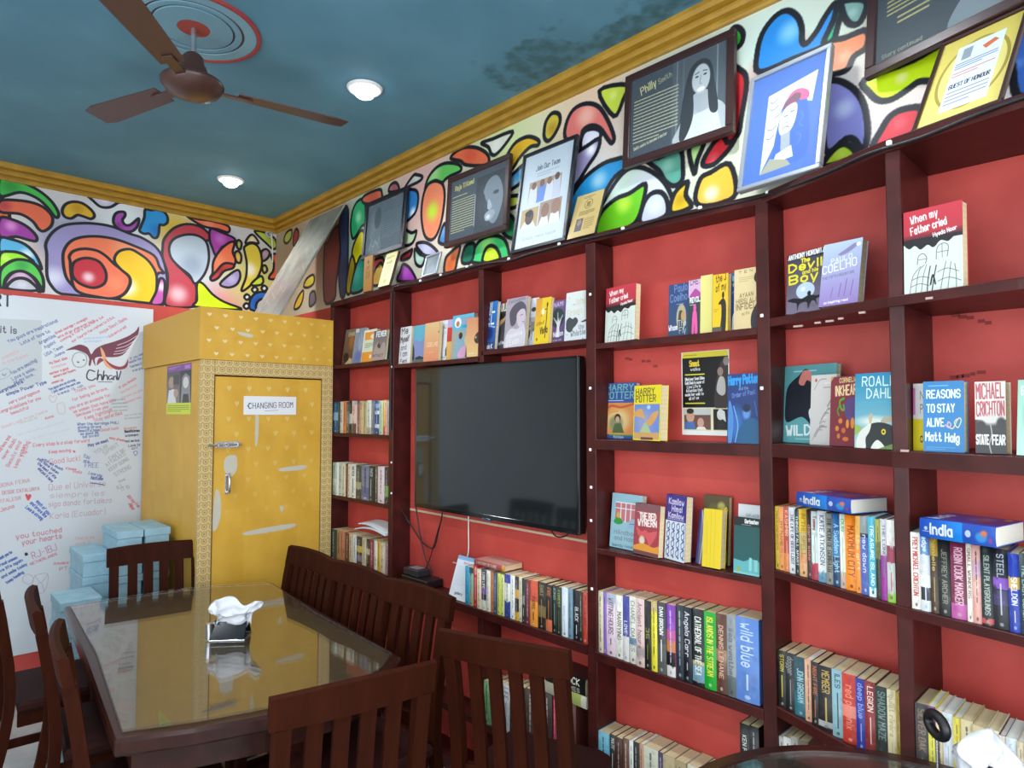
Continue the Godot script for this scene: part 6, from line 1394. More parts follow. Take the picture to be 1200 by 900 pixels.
func build_room() -> void:
	S()
	bx(Vector3(XL - 0.1, -0.1, -0.1), Vector3(0.1, 0, ZB + 0.1))
	struct("floor", M.floor)
	# ceiling: blue-green distemper with damp stains along the shelf wall
	var sz := 1024
	var f := FastNoiseLite.new()
	f.seed = 7
	f.frequency = 0.012
	f.fractal_octaves = 5
	var f2 := FastNoiseLite.new()
	f2.seed = 9
	f2.frequency = 0.05
	f2.fractal_octaves = 4
	im = Image.create(sz / 2, sz, false, Image.FORMAT_RGBA8)
	var c0 := Color8(92, 142, 162)
	var c1 := Color8(82, 131, 151)
	var stain := Color8(56, 92, 98)
	for y in sz:
		var z := ZB * y / sz
		for x in sz / 2:
			var wx := XL * (1.0 - float(x) / (sz / 2))
			var v := f.get_noise_2d(x, y)
			var c := c0.lerp(c1, clampf(v * 1.2 + 0.5, 0, 1))
			var d: float = minf(minf(Vector2((wx + 0.17) / 0.17, (z - 2.76) / 0.24).length(), Vector2((wx + 0.08) / 0.09, (z - 3.08) / 0.2).length()), Vector2((wx + 0.15) / 0.14, (z - 3.42) / 0.25).length())
			d += f2.get_noise_2d(x, y) * 0.55 + v * 0.3
			c = c.lerp(stain, clampf((1.0 - d) * 3.0, 0.0, 0.75) * clampf(0.75 + f2.get_noise_2d(x * 2 + 300, y * 2), 0.3, 1.0))
			im.set_pixel(x, y, c)
	var cm := tmat(im, 0.75)
	S()
	var cmid := Vector3(-1.7, CEIL + 0.05, 3)
	uvquad(Vector3(XL, CEIL, 0), Vector3(0, CEIL, 0), Vector3(0, CEIL, ZB), Vector3(XL, CEIL, ZB), Rect2(0, 0, 1, 1), cmid)
	st.set_uv(Vector2(0.5, 0.02))
	quad_out(Vector3(XL - 0.1, CEIL + 0.1, -0.1), Vector3(0.1, CEIL + 0.1, -0.1), Vector3(0.1, CEIL + 0.1, ZB + 0.1), Vector3(XL - 0.1, CEIL + 0.1, ZB + 0.1), cmid)
	struct("ceiling", cm)
	S()
	bx(Vector3(0, 0, -0.1), Vector3(0.1, BAND, ZB))
	struct("wall_right", M.red)
	S()
	bx(Vector3(XL, 0, -0.1), Vector3(0, BAND_BACK, 0))
	struct("wall_back", M.red)
	S()
	bx(Vector3(XL - 0.1, 0, -0.1), Vector3(XL, CEIL + 0.1, ZB))
	struct("wall_left", M.white_wall)
	S()
	bx(Vector3(XL - 0.1, 0, ZB), Vector3(0.1, CEIL + 0.1, ZB + 0.1))
	struct("wall_front", M.white_wall)
	# painted bands above the shelf line
	var mi := paint_mural(MURAL_RIGHT, 2048, 232, 0.0, ZB, Color8(200, 202, 182), BLOBS_RIGHT, 0.017, BAND)
	S()
	bx(Vector3(0.0005, BAND, 0), Vector3(0.1, CEIL + 0.1, ZB))
	uvquad(Vector3(0, CEIL, 0), Vector3(0, CEIL, ZB), Vector3(0, BAND, ZB), Vector3(0, BAND, 0), Rect2(0, 0, 1, 1), Vector3(1, 2.5, 3))
	struct("wall_right_mural", tmat(mi, 0.45))
	mi = paint_mural(MURAL_BACK, 2048, 403, XL, 0.0, Color8(208, 206, 208), BLOBS_BACK, 0.0155, BAND_BACK)
	S()
	bx(Vector3(XL, BAND_BACK, -0.1), Vector3(0.1, CEIL + 0.1, -0.0005))
	uvquad(Vector3(XL, CEIL, 0), Vector3(0, CEIL, 0), Vector3(0, BAND_BACK, 0), Vector3(XL, BAND_BACK, 0), Rect2(0, 0, 1, 1), Vector3(-1, 2.5, -1))
	struct("wall_back_mural", tmat(mi, 0.45))
	# gilded cornice
	var prof := [Vector2(0, 2.854), Vector2(0.012, 2.855), Vector2(0.016, 2.862), Vector2(0.016, 2.870), Vector2(0.006, 2.873), Vector2(0.006, 2.880), Vector2(0.024, 2.884), Vector2(0.030, 2.894), Vector2(0.030, 2.902), Vector2(0.016, 2.906), Vector2(0.016, 2.912), Vector2(0.040, 2.917), Vector2(0.048, 2.930), Vector2(0.048, CEIL)]
	S()
	for i in prof.size() - 1:
		var a: Vector2 = prof[i]
		var b: Vector2 = prof[i + 1]
		var mid := Vector3(0.05, 2.96, 3)
		quad_out(Vector3(-a.x, a.y, a.x), Vector3(-a.x, a.y, ZB), Vector3(-b.x, b.y, ZB), Vector3(-b.x, b.y, b.x), mid)
	struct("trim_1", M.gold)
	S()
	for i in prof.size() - 1:
		var a: Vector2 = prof[i]
		var b: Vector2 = prof[i + 1]
		var mid := Vector3(-1.7, 2.96, -0.05)
		quad_out(Vector3(XL, a.y, a.x), Vector3(-a.x, a.y, a.x), Vector3(-b.x, b.y, b.x), Vector3(XL, b.y, b.x), mid)
	struct("trim_2", M.gold)
	S()
	bx(Vector3(XL, 0, 0), Vector3(-0.85, 0.1, 0.012), 0.003)
	struct("baseboard_back", M.baseboard)

# ---------------------------------------------------------------- lights
func build_lights() -> void:
	var glow := mat(Color(1, 1, 1), 0.4)
	glow.emission_enabled = true
	glow.emission = Color(0.86, 0.94, 1.0)
	glow.emission_energy_multiplier = 12.0
	var spots := [[-0.55, 0.62], [-0.55, 2.10], [-0.55, 3.58], [-0.55, 5.06], [-1.95, 0.62], [-1.95, 2.10], [-1.95, 3.58], [-1.95, 5.06], [-2.95, 2.85], [-2.95, 4.4]]
	var names := ["recessed ceiling lamp nearest the room corner", "recessed ceiling lamp between the fan and the shelf wall", "recessed ceiling lamp over the middle of the bookcase", "recessed ceiling lamp over the far right shelves", "recessed ceiling lamp above the banner side", "recessed ceiling lamp left of the fan", "recessed ceiling lamp above the photographer", "recessed ceiling lamp behind the photographer", "recessed ceiling lamp near the curtained window", "recessed ceiling lamp at the window's rear end"]
	for i in spots.size():
		var p := Vector3(spots[i][0], CEIL, spots[i][1])
		var lab: String = names[i]
		var t := thing("recessed_lamp", lab, "lamp", p, 0.0, "recessed ceiling lamps")
		S()
		lathe([Vector2(0.0, -0.0005), Vector2(0.052, -0.0005), Vector2(0.052, -0.004), Vector2(0.060, -0.010), Vector2(0.070, -0.009), Vector2(0.074, -0.002), Vector2(0.074, 0.0)], Vector3.ZERO, 40)
		obj("trim_ring", M.white, t)
		S()
		lathe([Vector2(0.046, -0.002), Vector2(0.044, -0.020), Vector2(0.036, -0.034), Vector2(0.020, -0.043), Vector2(0.0, -0.046)], Vector3.ZERO, 32)
		obj("bulb", glow, t)
		var l := SpotLight3D.new()
		l.name = "lamp_light"
		l.position = Vector3(0, -0.055, 0)
		l.light_color = Color(0.96, 0.98, 1.0)
		l.light_energy = LAMP
		l.light_size = 0.05
		l.spot_range = 12.0
		l.spot_attenuation = 2.0
		l.spot_angle = 80.0
		l.spot_angle_attenuation = 0.7
		l.rotation_degrees.x = -90
		l.shadow_enabled = true
		t.add_child(l)
	# curtained shop windows opposite the shelves and behind the photographer: soft daylight
	window("window_1", "pale curtain glowing with daylight opposite the shelves", Transform3D(Basis(Vector3.UP, PI / 2), Vector3(XL, 0, 5.7)), 3.4, DAYLIGHT)
	window("window_2", "pale curtain glowing with daylight behind the photographer", Transform3D(Basis(Vector3.UP, PI), Vector3(-0.6, 0, ZB)), 2.6, DAYLIGHT_REAR)

func window(called: String, label: String, xf: Transform3D, w: float, energy: float) -> void:
	# local: x along the wall, z into the room
	S()
	for b in [[-0.06, w + 0.06, 0.74, 0.80], [-0.06, w + 0.06, 2.45, 2.51], [-0.06, 0.0, 0.80, 2.45], [w, w + 0.06, 0.80, 2.45], [w * 0.5 - 0.03, w * 0.5 + 0.03, 0.80, 2.45]]:
		bx(Vector3(b[0], b[2], 0.0005), Vector3(b[1], b[3], 0.05), 0.004, xf)
	struct(called, M.darkwood)
	S()
	var n := 60
	for i in n:
		var x0 := w * i / n
		var x1 := w * (i + 1) / n
		var a := 0.022 + 0.012 * sin(i * 1.3)
		var b := 0.022 + 0.012 * sin((i + 1) * 1.3)
		quad_out(xf * Vector3(x0, 0.80, a), xf * Vector3(x1, 0.80, b), xf * Vector3(x1, 2.45, b), xf * Vector3(x0, 2.45, a), xf * Vector3(w * 0.5, 1.6, -2))
	var cur := mat(Color8(196, 206, 206), 0.9)
	cur.emission_enabled = true
	cur.emission = Color(0.82, 0.93, 1.0)
	cur.emission_energy_multiplier = energy * 0.05
	tag(obj("window_curtain", cur, self), label, "curtain")
	var al := AreaLight3D.new()
	al.name = called + "_daylight"
	add_child(al)
	al.transform = xf * Transform3D(Basis(Vector3.UP, PI), Vector3(w * 0.5, 1.625, 0.09))
	al.area_size = Vector2(w, 1.65)
	al.area_range = 14.0
	al.area_attenuation = 2.0
	al.light_color = Color(0.95, 0.97, 1.0)
	al.light_energy = energy
	al.shadow_enabled = true

const LAMP := 0.80
const DAYLIGHT := 6.2
const DAYLIGHT_REAR := 8.0

# ---------------------------------------------------------------- bookcase
func board(t: Node3D, front: Array, th: float, called := "shelf_board") -> void:
	# front: list of [x, z, y of the upper edge]; the board reaches back to the wall
	S()
	var n := front.size()
	for i in n - 1:
		var a: Array = front[i]
		var b: Array = front[i + 1]
		var mid := Vector3((a[0] + b[0]) * 0.25, (a[2] + b[2]) * 0.5 - th * 0.5, (a[1] + b[1]) * 0.5)
		var e := 0.002
		var at := Vector3(a[0] + e, a[2], a[1])
		var bt := Vector3(b[0] + e, b[2], b[1])
		var a1 := Vector3(a[0], a[2] - e, a[1])
		var b1 := Vector3(b[0], b[2] - e, b[1])
		var a2 := Vector3(a[0], a[2] - th, a[1])
		var b2 := Vector3(b[0], b[2] - th, b[1])
		quad_out(at, bt, Vector3(0, b[2], b[1]), Vector3(0, a[2], a[1]), mid)
		quad_out(at, bt, b1, a1, mid)
		quad_out(a1, b1, b2, a2, mid)
		quad_out(a2, b2, Vector3(0, b[2] - th, b[1]), Vector3(0, a[2] - th, a[1]), mid)
		if i == 0:
			quad_out(at, Vector3(0, a[2], a[1]), Vector3(0, a[2] - th, a[1]), a2, mid)
		if i == n - 2:
			quad_out(bt, Vector3(0, b[2], b[1]), Vector3(0, b[2] - th, b[1]), b2, mid)
	obj(called, M.shelf, t)

func upright(t: Node3D, x: float, z0: float, z1: float, y0: float, y1: float) -> void:
	S()
	bx(Vector3(x, y0, z0), Vector3(-0.0005, y1, z1), 0.002)
	obj("upright", M.shelf, t)

func build_bookcase() -> void:
	var t := thing("wall_bookcase", "dark maroon built-in bookcase covering the red wall", "bookcase")
	var F := -0.11
	var top := 2.205
	for u in [[F, 1.006, 1.045, 0.0, top], [F, 1.628, 1.667, 0.0, top], [F, 2.321, 2.355, 1.80, top], [F, 2.321, 2.355, 0.0, 0.712], [F - 0.001, 2.927, 2.971, 0.0, top], [F - 0.001, 3.577, 3.616, 0.0, top], [-0.245, 3.966, 3.998, 0.0, top], [-0.33, 4.62, 4.66, 0.0, top], [-0.33, 5.28, 5.32, 0.0, top]]:
		upright(t, u[0], u[1], u[2], u[3], u[4])
	board(t, [[F, 1.006, 2.226], [F, 1.63, 2.236], [F, 2.53, 2.236], [F, 2.93, 2.238], [F, 3.335, 2.235], [F - 0.002, 3.60, 2.229], [-0.252, 3.966, 2.233], [-0.303, 4.219, 2.232], [-0.332, 4.64, 2.232], [-0.332, 5.9, 2.232]], 0.030, "top_board")
	var D := [[F, 3.616], [-0.2506, 3.966], [-0.3016, 4.219], [-0.33, 4.60], [-0.33, 5.30]]
	board(t, [[F, 1.045, 1.856], [F, 1.628, 1.856]], 0.020)
	board(t, [[F, 1.045, 1.470], [F, 1.628, 1.470]], 0.020)
	board(t, [[F, 1.045, 1.118], [F, 1.628, 1.118]], 0.020)
	board(t, [[F - 0.012, 1.060, 0.755], [F - 0.012, 1.640, 0.755]], 0.045)
	board(t, [[F, 1.667, 1.829], [F, 2.330, 1.825]], 0.020)
	board(t, [[F, 2.345, 1.851], [F, 2.927, 1.855]], 0.020)
	board(t, [[F - 0.006, 1.667, 0.749], [F - 0.006, 2.927, 0.749]], 0.035)
	board(t, [[F, 2.971, 1.833], [F, 3.577, 1.833]], 0.020)
	board(t, [[F - 0.003, 2.965, 1.487], [F - 0.003, 3.580, 1.489]], 0.036)
	board(t, [[F, 2.971, 1.100], [F, 3.577, 1.100]], 0.018)
	board(t, [[F - 0.004, 2.965, 0.735], [F - 0.004, 3.580, 0.731]], 0.030)
	for yy in [[1.856, 0.024], [1.493, 0.038], [1.135, 0.022], [0.752, 0.028], [0.490, 0.03]]:
		var fr := []
		for d in D:
			fr.append([d[0], d[1], yy[0]])
		board(t, fr, yy[1])
	for seg in [[1.045, 1.628], [1.667, 2.927], [2.971, 3.577]]:
		board(t, [[F, seg[0], 0.285], [F, seg[1], 0.285]], 0.03)
	for seg in [[1.045, 1.628], [1.667, 2.927], [2.971, 3.577]]:
		board(t, [[F, seg[0], 0.06], [F, seg[1], 0.06]], 0.06)
	build_marks(t)

# pinned leads, chipped paint and glue left on the wall
const NAILS := [[-0.1112, 1.6715, 2.948], [-0.1112, 1.4488, 2.9465], [-0.1112, 1.3138, 2.9495], [-0.1112, 1.1946, 2.9486], [-0.1112, 0.9523, 2.9508], [-0.1112, 2.0151, 2.9504], [-0.1112, 1.8663, 3.5943], [-0.1112, 1.6535, 3.5905], [-0.1112, 1.8164, 1.6525], [-0.1112, 1.3328, 1.6598], [-0.1112, 1.179, 1.6621]]
const CHIPS := [[-0.1746, 1.8216, 3.7753], [-0.1889, 1.8211, 3.8109], [-0.2017, 1.8231, 3.8428], [-0.225, 1.8294, 3.9009], [-0.2696, 1.8396, 4.0573], [-0.1497, 1.8209, 3.7133], [-0.257, 1.4945, 3.9946], [-0.1303, 2.2271, 3.6651]]
const GLUE := [[-0.0006, 1.8364, 4.0348], [-0.0006, 1.8304, 4.0494], [-0.0006, 1.8245, 4.0638], [-0.0006, 1.8206, 4.0798], [-0.0006, 1.8096, 4.1025], [-0.0006, 1.804, 4.1162], [-0.0006, 1.6721, 4.0416], [-0.0006, 1.6737, 4.0544], [-0.0006, 1.6753, 4.067], [-0.0006, 1.679, 4.0814], [-0.0006, 1.6824, 4.099], [-0.0006, 1.7819, 3.0311], [-0.0006, 1.7778, 3.0463], [-0.0006, 1.7683, 3.1019], [-0.0006, 1.767, 3.1237], [-0.0006, 1.7472, 3.152]]

func build_marks(t: Node3D) -> void:
	for p in NAILS:
		S()
		bx(Vector3(p[0] - 0.004, p[1] - 0.005, p[2] - 0.005), Vector3(p[0] + 0.0005, p[1] + 0.005, p[2] + 0.005), 0.0015)
		obj("cable_clip", M.white, t)
	var chip := mat(Color8(176, 150, 140), 0.8)
	for p in CHIPS:
		S()
		var l := rng.randf_range(0.006, 0.014)
		bx(Vector3(p[0] - 0.0005, p[1] - 0.003, p[2] - l), Vector3(p[0] + 0.006, p[1] + 0.002, p[2] + l))
		obj("paint_chip", chip, t)
	var glue := mat(Color8(138, 52, 48), 0.8)
	var w := get_node("wall_right")
	for p in GLUE:
		S()
		var l := rng.randf_range(0.005, 0.010)
		bx(Vector3(-0.0007, p[1] - 0.005, p[2] - l), Vector3(0.0, p[1] + 0.004, p[2] + l))
		obj("glue_mark", glue, w)

# ---------------------------------------------------------------- changing booth
func heart(x: float, y: float, s: float, c: Color) -> void:
	p_ell(x - s * 0.5, y, s * 0.55, s * 0.55, c, 0.3)
	p_ell(x + s * 0.5, y, s * 0.55, s * 0.55, c, 0.3)
	p_poly([Vector2(x - s, y + s * 0.2), Vector2(x + s, y + s * 0.2), Vector2(x, y + s * 1.25)], c)

func yellow_img(w: int, h: int, seed_: int, hearts: Array, tape: Array) -> Image:
	var i := noise_img(Color8(216, 168, 62), Color8(206, 157, 52), 256, 0.006, seed_, 3, 1, 1.4)
	im = Image.create(w, h, false, Image.FORMAT_RGBA8)
	for y in range(0, h, 256):
		for x in range(0, w, 256):
			im.blit_rect(i, Rect2i(0, 0, 256, 256), Vector2i(x, y))
	for k in hearts:
		heart(k[0] * w, k[1] * h, k[2], Color8(228, 214, 172).lerp(im.get_pixel(int(k[0] * w), int(k[1] * h)), k[3]))
	for q in tape:
		var pts := []
		for k in range(0, q.size(), 2):
			pts.append(Vector2(q[k] * w, q[k + 1] * h))
		p_poly(smooth_path(pts, 4, true), Color8(196, 190, 172))
	return im

func slab_uv(lo: Vector3, hi: Vector3, face: String) -> void:
	# plain box whose +z or -x face carries the whole texture, the rest its corner
	bx(lo, hi)
	var mid := (lo + hi) * 0.5
	if face == "z":
		var z := hi.z + 0.0003
		uvquad(Vector3(lo.x, hi.y, z), Vector3(hi.x, hi.y, z), Vector3(hi.x, lo.y, z), Vector3(lo.x, lo.y, z), Rect2(0, 0, 1, 1), mid)
	else:
		var x := lo.x - 0.0003
		uvquad(Vector3(x, hi.y, lo.z), Vector3(x, hi.y, hi.z), Vector3(x, lo.y, hi.z), Vector3(x, lo.y, lo.z), Rect2(0, 0, 1, 1), mid)

func build_booth() -> void:
	var t := thing("changing_booth", "ochre papered plywood changing booth standing in the corner", "booth")
	var x0 := -0.83
	var x1 := -0.116
	var zf := 1.05
	# hearts: u, v, size, fade into the paper
	var hs := []
	for r in 4:
		for k in 9:
			hs.append([0.06 + k * 0.108 + (0.05 if r % 2 else 0.0), 0.12 + r * 0.25, 10.0, 0.1 + 0.07 * k])
	var header := yellow_img(640, 232, 31, hs, [[0.26, 0.42, 0.36, 0.46, 0.35, 0.52, 0.27, 0.48]])
	hs = []
	for r in 9:
		for k in 5:
			hs.append([0.12 + k * 0.18 + (0.07 if r % 2 else 0.0), 0.03 + r * 0.045, 10.0, 0.5 + 0.045 * r])
	var door := yellow_img(512, 1024, 37, hs, [[0.36, 0.11, 0.39, 0.12, 0.385, 0.19, 0.36, 0.20], [0.60, 0.275, 0.84, 0.27, 0.83, 0.283, 0.62, 0.285], [0.02, 0.33, 0.06, 0.34, 0.07, 0.40, 0.03, 0.44, 0.0, 0.43], [0.30, 0.455, 0.72, 0.448, 0.71, 0.462, 0.32, 0.467], [0.60, 0.39, 0.64, 0.395, 0.62, 0.41], [0.10, 0.235, 0.19, 0.23, 0.20, 0.27, 0.15, 0.29, 0.09, 0.27]])
	var side := yellow_img(512, 1024, 41, [], [])
	S()
	slab_uv(Vector3(x0, 0, 0.045), Vector3(x0 + 0.02, 1.85, zf - 0.02), "x")
	obj("side_panel", tmat(side, 0.5), t)
	S()
	bx(Vector3(x1 - 0.02, 0, 0.045), Vector3(x1, 1.85, zf - 0.02))
	obj("side_panel", M.booth_plain if M.has("booth_plain") else mat(Color8(206, 157, 48), 0.5), t)
	S()
	slab_uv(Vector3(x0 - 0.012, 1.852, zf - 0.02), Vector3(x1 + 0.002, 2.115, zf), "z")
	obj("header_panel", tmat(header, 0.45), t)
	S()
	bx(Vector3(x0 - 0.012, 1.852, 0.045), Vector3(x0 + 0.008, 2.115, zf - 0.021))
	bx(Vector3(x0 + 0.009, 2.095, 0.045), Vector3(x1 - 0.001, 2.110, zf - 0.021))
	obj("header_side_panel", mat(Color8(210, 162, 52), 0.5), t)
	# patterned trim round the door
	im = Image.create(128, 128, false, Image.FORMAT_RGBA8)
	im.fill(Color8(206, 180, 120))
	for r in 4:
		for k in 4:
			var cx := k * 32 + 16
			var cy := r * 32 + 16
			p_ell(cx, cy, 13, 13, Color8(168, 138, 84))
			p_ell(cx, cy, 9, 9, Color8(208, 184, 126))
			p_ell(cx, cy, 5, 5, Color8(150, 116, 66))
			p_seg(Vector2(cx - 16, cy - 16), Vector2(cx - 10, cy - 10), 3, Color8(160, 130, 76))
			p_seg(Vector2(cx + 16, cy - 16), Vector2(cx + 10, cy - 10), 3, Color8(160, 130, 76))
	var trim := tri_mat(im, 7.0, 0.5)
	for b in [[x0 - 0.006, -0.768, 0.0, 1.850], [-0.178, x1 + 0.002, 0.0, 1.850], [-0.768, -0.178, 1.775, 1.850]]:
		S()
		bx(Vector3(b[0], b[2], zf - 0.02), Vector3(b[1], b[3], zf + 0.006), 0.003)
		obj("door_surround", trim, t)
	S()
	slab_uv(Vector3(-0.762, 0.01, zf - 0.03), Vector3(-0.184, 1.768, zf - 0.004), "z")
	var dr := obj("door", tmat(door, 0.42), t)
	# sliding bolt and pull handle
	S()
	bx(Vector3(-0.752, 1.405, zf - 0.0035), Vector3(-0.640, 1.437, zf + 0.000), 0.001)
	tube([Vector3(-0.795, 1.421, zf + 0.012), Vector3(-0.630, 1.421, zf + 0.012)], 0.006, 12)
	for x in [-0.745, -0.70, -0.65]:
		bx(Vector3(x - 0.005, 1.411, zf - 0.002), Vector3(x + 0.005, 1.431, zf + 0.02), 0.002)
	tube([Vector3(-0.72, 1.421, zf + 0.012), Vector3(-0.72, 1.421, zf + 0.034)], 0.005, 10)
	obj("sliding_bolt", M.chrome, dr)
	S()
	bx(Vector3(-0.705, 1.17, zf - 0.0035), Vector3(-0.678, 1.275, zf - 0.0005), 0.001)
	tube(smooth_path([Vector3(-0.691, 1.265, zf), Vector3(-0.691, 1.255, zf + 0.02), Vector3(-0.691, 1.19, zf + 0.02), Vector3(-0.691, 1.18, zf)], 4), 0.006, 10)
	obj("pull_handle", M.chrome, dr)
	# paper sign
	im = Image.create(512, 176, false, Image.FORMAT_RGBA8)
	im.fill(Color8(226, 226, 228))
	for k in 2:
		p_text("CHANGING ROOM", Vector2(48, 118), Vector2(490, 104), 52, Color8(60, 62, 70), 5.0)
	p_line([Vector2(60, 70), Vector2(34, 92), Vector2(62, 118)], 5.0, Color8(50, 52, 60))
	p_line([Vector2(200, 140), Vector2(330, 132)], 3.0, Color8(90, 92, 98))
	S()
	slab_uv(Vector3(-0.618, 1.573, zf - 0.0036), Vector3(-0.331, 1.671, zf - 0.0022), "z")
	tag(obj("paper_sign", tmat(im, 0.5), self), "handwritten white paper sign on the ochre door", "sign")
	# poster on the side
	im = Image.create(256, 384, false, Image.FORMAT_RGBA8)
	p_ops([["r", 0, 0, 100, 150, "a09a8c"], ["r", 0, 0, 100, 20, "7d4696"], ["w", 6, 4, 50, 8, 2, "c8a0d2", 1.5], ["r", 74, 5, 20, 10, "b478c8"], ["gr", 0, 20, 56, 96, "504a46", "8c8278"], ["r", 56, 20, 44, 96, "191919"], ["e", 20, 52, 13, 18, "b49682"], ["p", [4, 116, 10, 76, 32, 72, 42, 116], "e1e1dc"], ["e", 40, 86, 10, 13, "b99682"], ["r", 28, 30, 24, 30, "3c3732"], ["e", 78, 58, 15, 24, "c8c3be"], ["p", [60, 116, 64, 40, 78, 28, 94, 40, 98, 116], "8c8a87"], ["e", 79, 56, 11, 17, "d7d2cd"], ["p", [66, 116, 70, 90, 90, 90, 94, 116], "232323"], ["r", 0, 116, 100, 34, "d2dc14"], ["w", 6, 121, 88, 22, 4, "5a6414", 1.6]], Rect2i(0, 0, 256, 384))
	S()
	slab_uv(Vector3(x0 - 0.0016, 1.575, 0.50), Vector3(x0 - 0.0004, 1.842, 0.905), "x")
	tag(obj("poster", tmat(im, 0.35), self), "small purple and yellow poster on the booth side", "poster")
	# foil faced panel leaning on the shelf wall above the booth
	im = noise_img(Color8(176, 172, 158), Color8(150, 146, 136), 256, 0.01, 51, 5, 1, 2.4)
	for k in 26:
		var a := Vector2(rng.randf() * 256, rng.randf() * 256)
		p_seg(a, a + Vector2(rng.randf_range(-20, 20), rng.randf_range(20, 70)), rng.randf_range(1, 5), Color8(204, 202, 190), 0.5)
	var fm := tri_mat(im, 2.2, 0.22)
	fm.metallic = 0.35
	S()
	var dirv := Vector3(0.385, 0.70, 0).normalized()
	var L := 0.80
	var pxf := Transform3D(Basis(dirv, Vector3(-dirv.y, dirv.x, 0), Vector3(0, 0, 1)), Vector3(-0.417, 2.112, 0.605))
	bx(Vector3(0.0, 0.0, 0), Vector3(L, 0.012, 0.42), 0.002, pxf)
	tag(obj("foil_panel", fm, self), "silvery foil panel leaning above the changing booth", "panel")

# ---------------------------------------------------------------- signed banner
func build_banner() -> void:
	var w := 1740
	var h := 1280
	im = noise_img(Color8(208, 213, 218), Color8(198, 204, 211), 256, 0.01, 61, 4, 1, 1.2)
	im.resize(w, h)
	var V := func(x, y) -> Vector2: return Vector2((x - BX0) / (BX1 - BX0) * w, (BY1 - y) / (BY1 - BY0) * h)
	# printed grey box at the left
	var gp := []
	for k in range(0, GREYBOX.size(), 2):
		gp.append(V.call(GREYBOX[k], GREYBOX[k + 1]))
	p_poly(gp, Color8(188, 194, 198))
	for s in WRITING:
		p_text(s[0], V.call(s[1], s[2]), V.call(s[3], s[4]), s[5] / (BY1 - BY0) * h, hexc(s[6]), s[7] * 0.62, 0.72)
	for s in LOGO:
		var pts := []
		for k in range(0, s[1].size(), 2):
			pts.append(V.call(s[1][k], s[1][k + 1]))
		if s[0] == "poly":
			p_poly(smooth_path(pts, 4, true), hexc(s[2]))
		else:
			p_line(smooth_path(pts, 5), s[3], hexc(s[2]))
	var m := tmat(im, 0.38)
	S()
	st.set_smooth_group(0)
	var nx := 54
	var ny := 30
	var P := func(i: int, j: int) -> Vector3:
		var u := float(i) / nx
		var v := float(j) / ny
		var x: float = lerpf(BX0, BX1, u) - 0.012 * v * u
		var z: float = 0.016 + 0.006 * sin(u * 19.0 + v * 3.0) * (0.3 + 0.7 * v) + 0.008 * sin(v * 5.0) * smoothstep(0.8, 1.0, u)
		return Vector3(x, lerpf(BY1, BY0, v), z)
	for i in nx:
		for j in ny:
			var r := Rect2(float(i) / nx, float(j) / ny, 1.0 / nx, 1.0 / ny)
			uvquad(P.call(i, j), P.call(i + 1, j), P.call(i + 1, j + 1), P.call(i, j + 1), r, Vector3(-1.5, 1.3, -3))
	for i in nx:
		for j in ny:
			var bk := Vector3(0, 0, -0.0012)
			st.set_uv(Vector2(0.9, 0.02))
			quad_out(P.call(i, j) + bk, P.call(i + 1, j) + bk, P.call(i + 1, j + 1) + bk, P.call(i, j + 1) + bk, Vector3(-1.5, 1.3, 3))
	st.set_smooth_group(-1)
	tag(obj("signed_banner", m, self), "white cloth banner covered in handwritten messages on the back wall", "banner")

# ---------------------------------------------------------------- television
func build_tv() -> void:
	var t := thing("television", "large black flat television mounted between the shelves", "television")
	var z0 := 1.834
	var z1 := 2.872
	var y0 := 1.128
	var y1 := 1.797
	var x := -0.092
	S()
	bx(Vector3(x + 0.004, y0, z0), Vector3(x + 0.045, y1, z1), 0.004)
	bx(Vector3(x + 0.045, y0 + 0.12, z0 + 0.2), Vector3(-0.012, y1 - 0.15, z1 - 0.2), 0.01)
	obj("casing", M.black, t)
	S()
	for b in [[z0, z1, y0, y0 + 0.020], [z0, z1, y1 - 0.008, y1], [z0, z0 + 0.008, y0 + 0.020, y1 - 0.008], [z1 - 0.008, z1, y0 + 0.020, y1 - 0.008]]:
		bx(Vector3(x - 0.002, b[2], b[0]), Vector3(x + 0.004, b[3], b[1]), 0.001)
	obj("bezel", M.black_gloss, t)
	S()
	bx(Vector3(x, y0 + 0.020, z0 + 0.008), Vector3(x + 0.0035, y1 - 0.008, z1 - 0.008))
	var sm := mat(Color8(26, 31, 32), 0.07)
	sm.metallic_specular = 0.6
	obj("screen", sm, t)
	S()
	bx(Vector3(x - 0.003, y0 - 0.006, 2.335), Vector3(x + 0.012, y0 + 0.004, 2.385), 0.001)
	obj("sensor_window", mat(Color8(40, 70, 90), 0.2), t)
	S()
	bx(Vector3(-0.012, 1.30, 2.15), Vector3(-0.0005, 1.66, 2.56), 0.002)
	obj("wall_bracket", M.black, t)

# ---------------------------------------------------------------- dining table
func scaled(pts: Array, k: float) -> Array:
	var c := Vector2.ZERO
	for p in pts:
		c += p
	c /= pts.size()
	var out := []
	for p in pts:
		out.append(p + (c - p).normalized() * k)
	return out

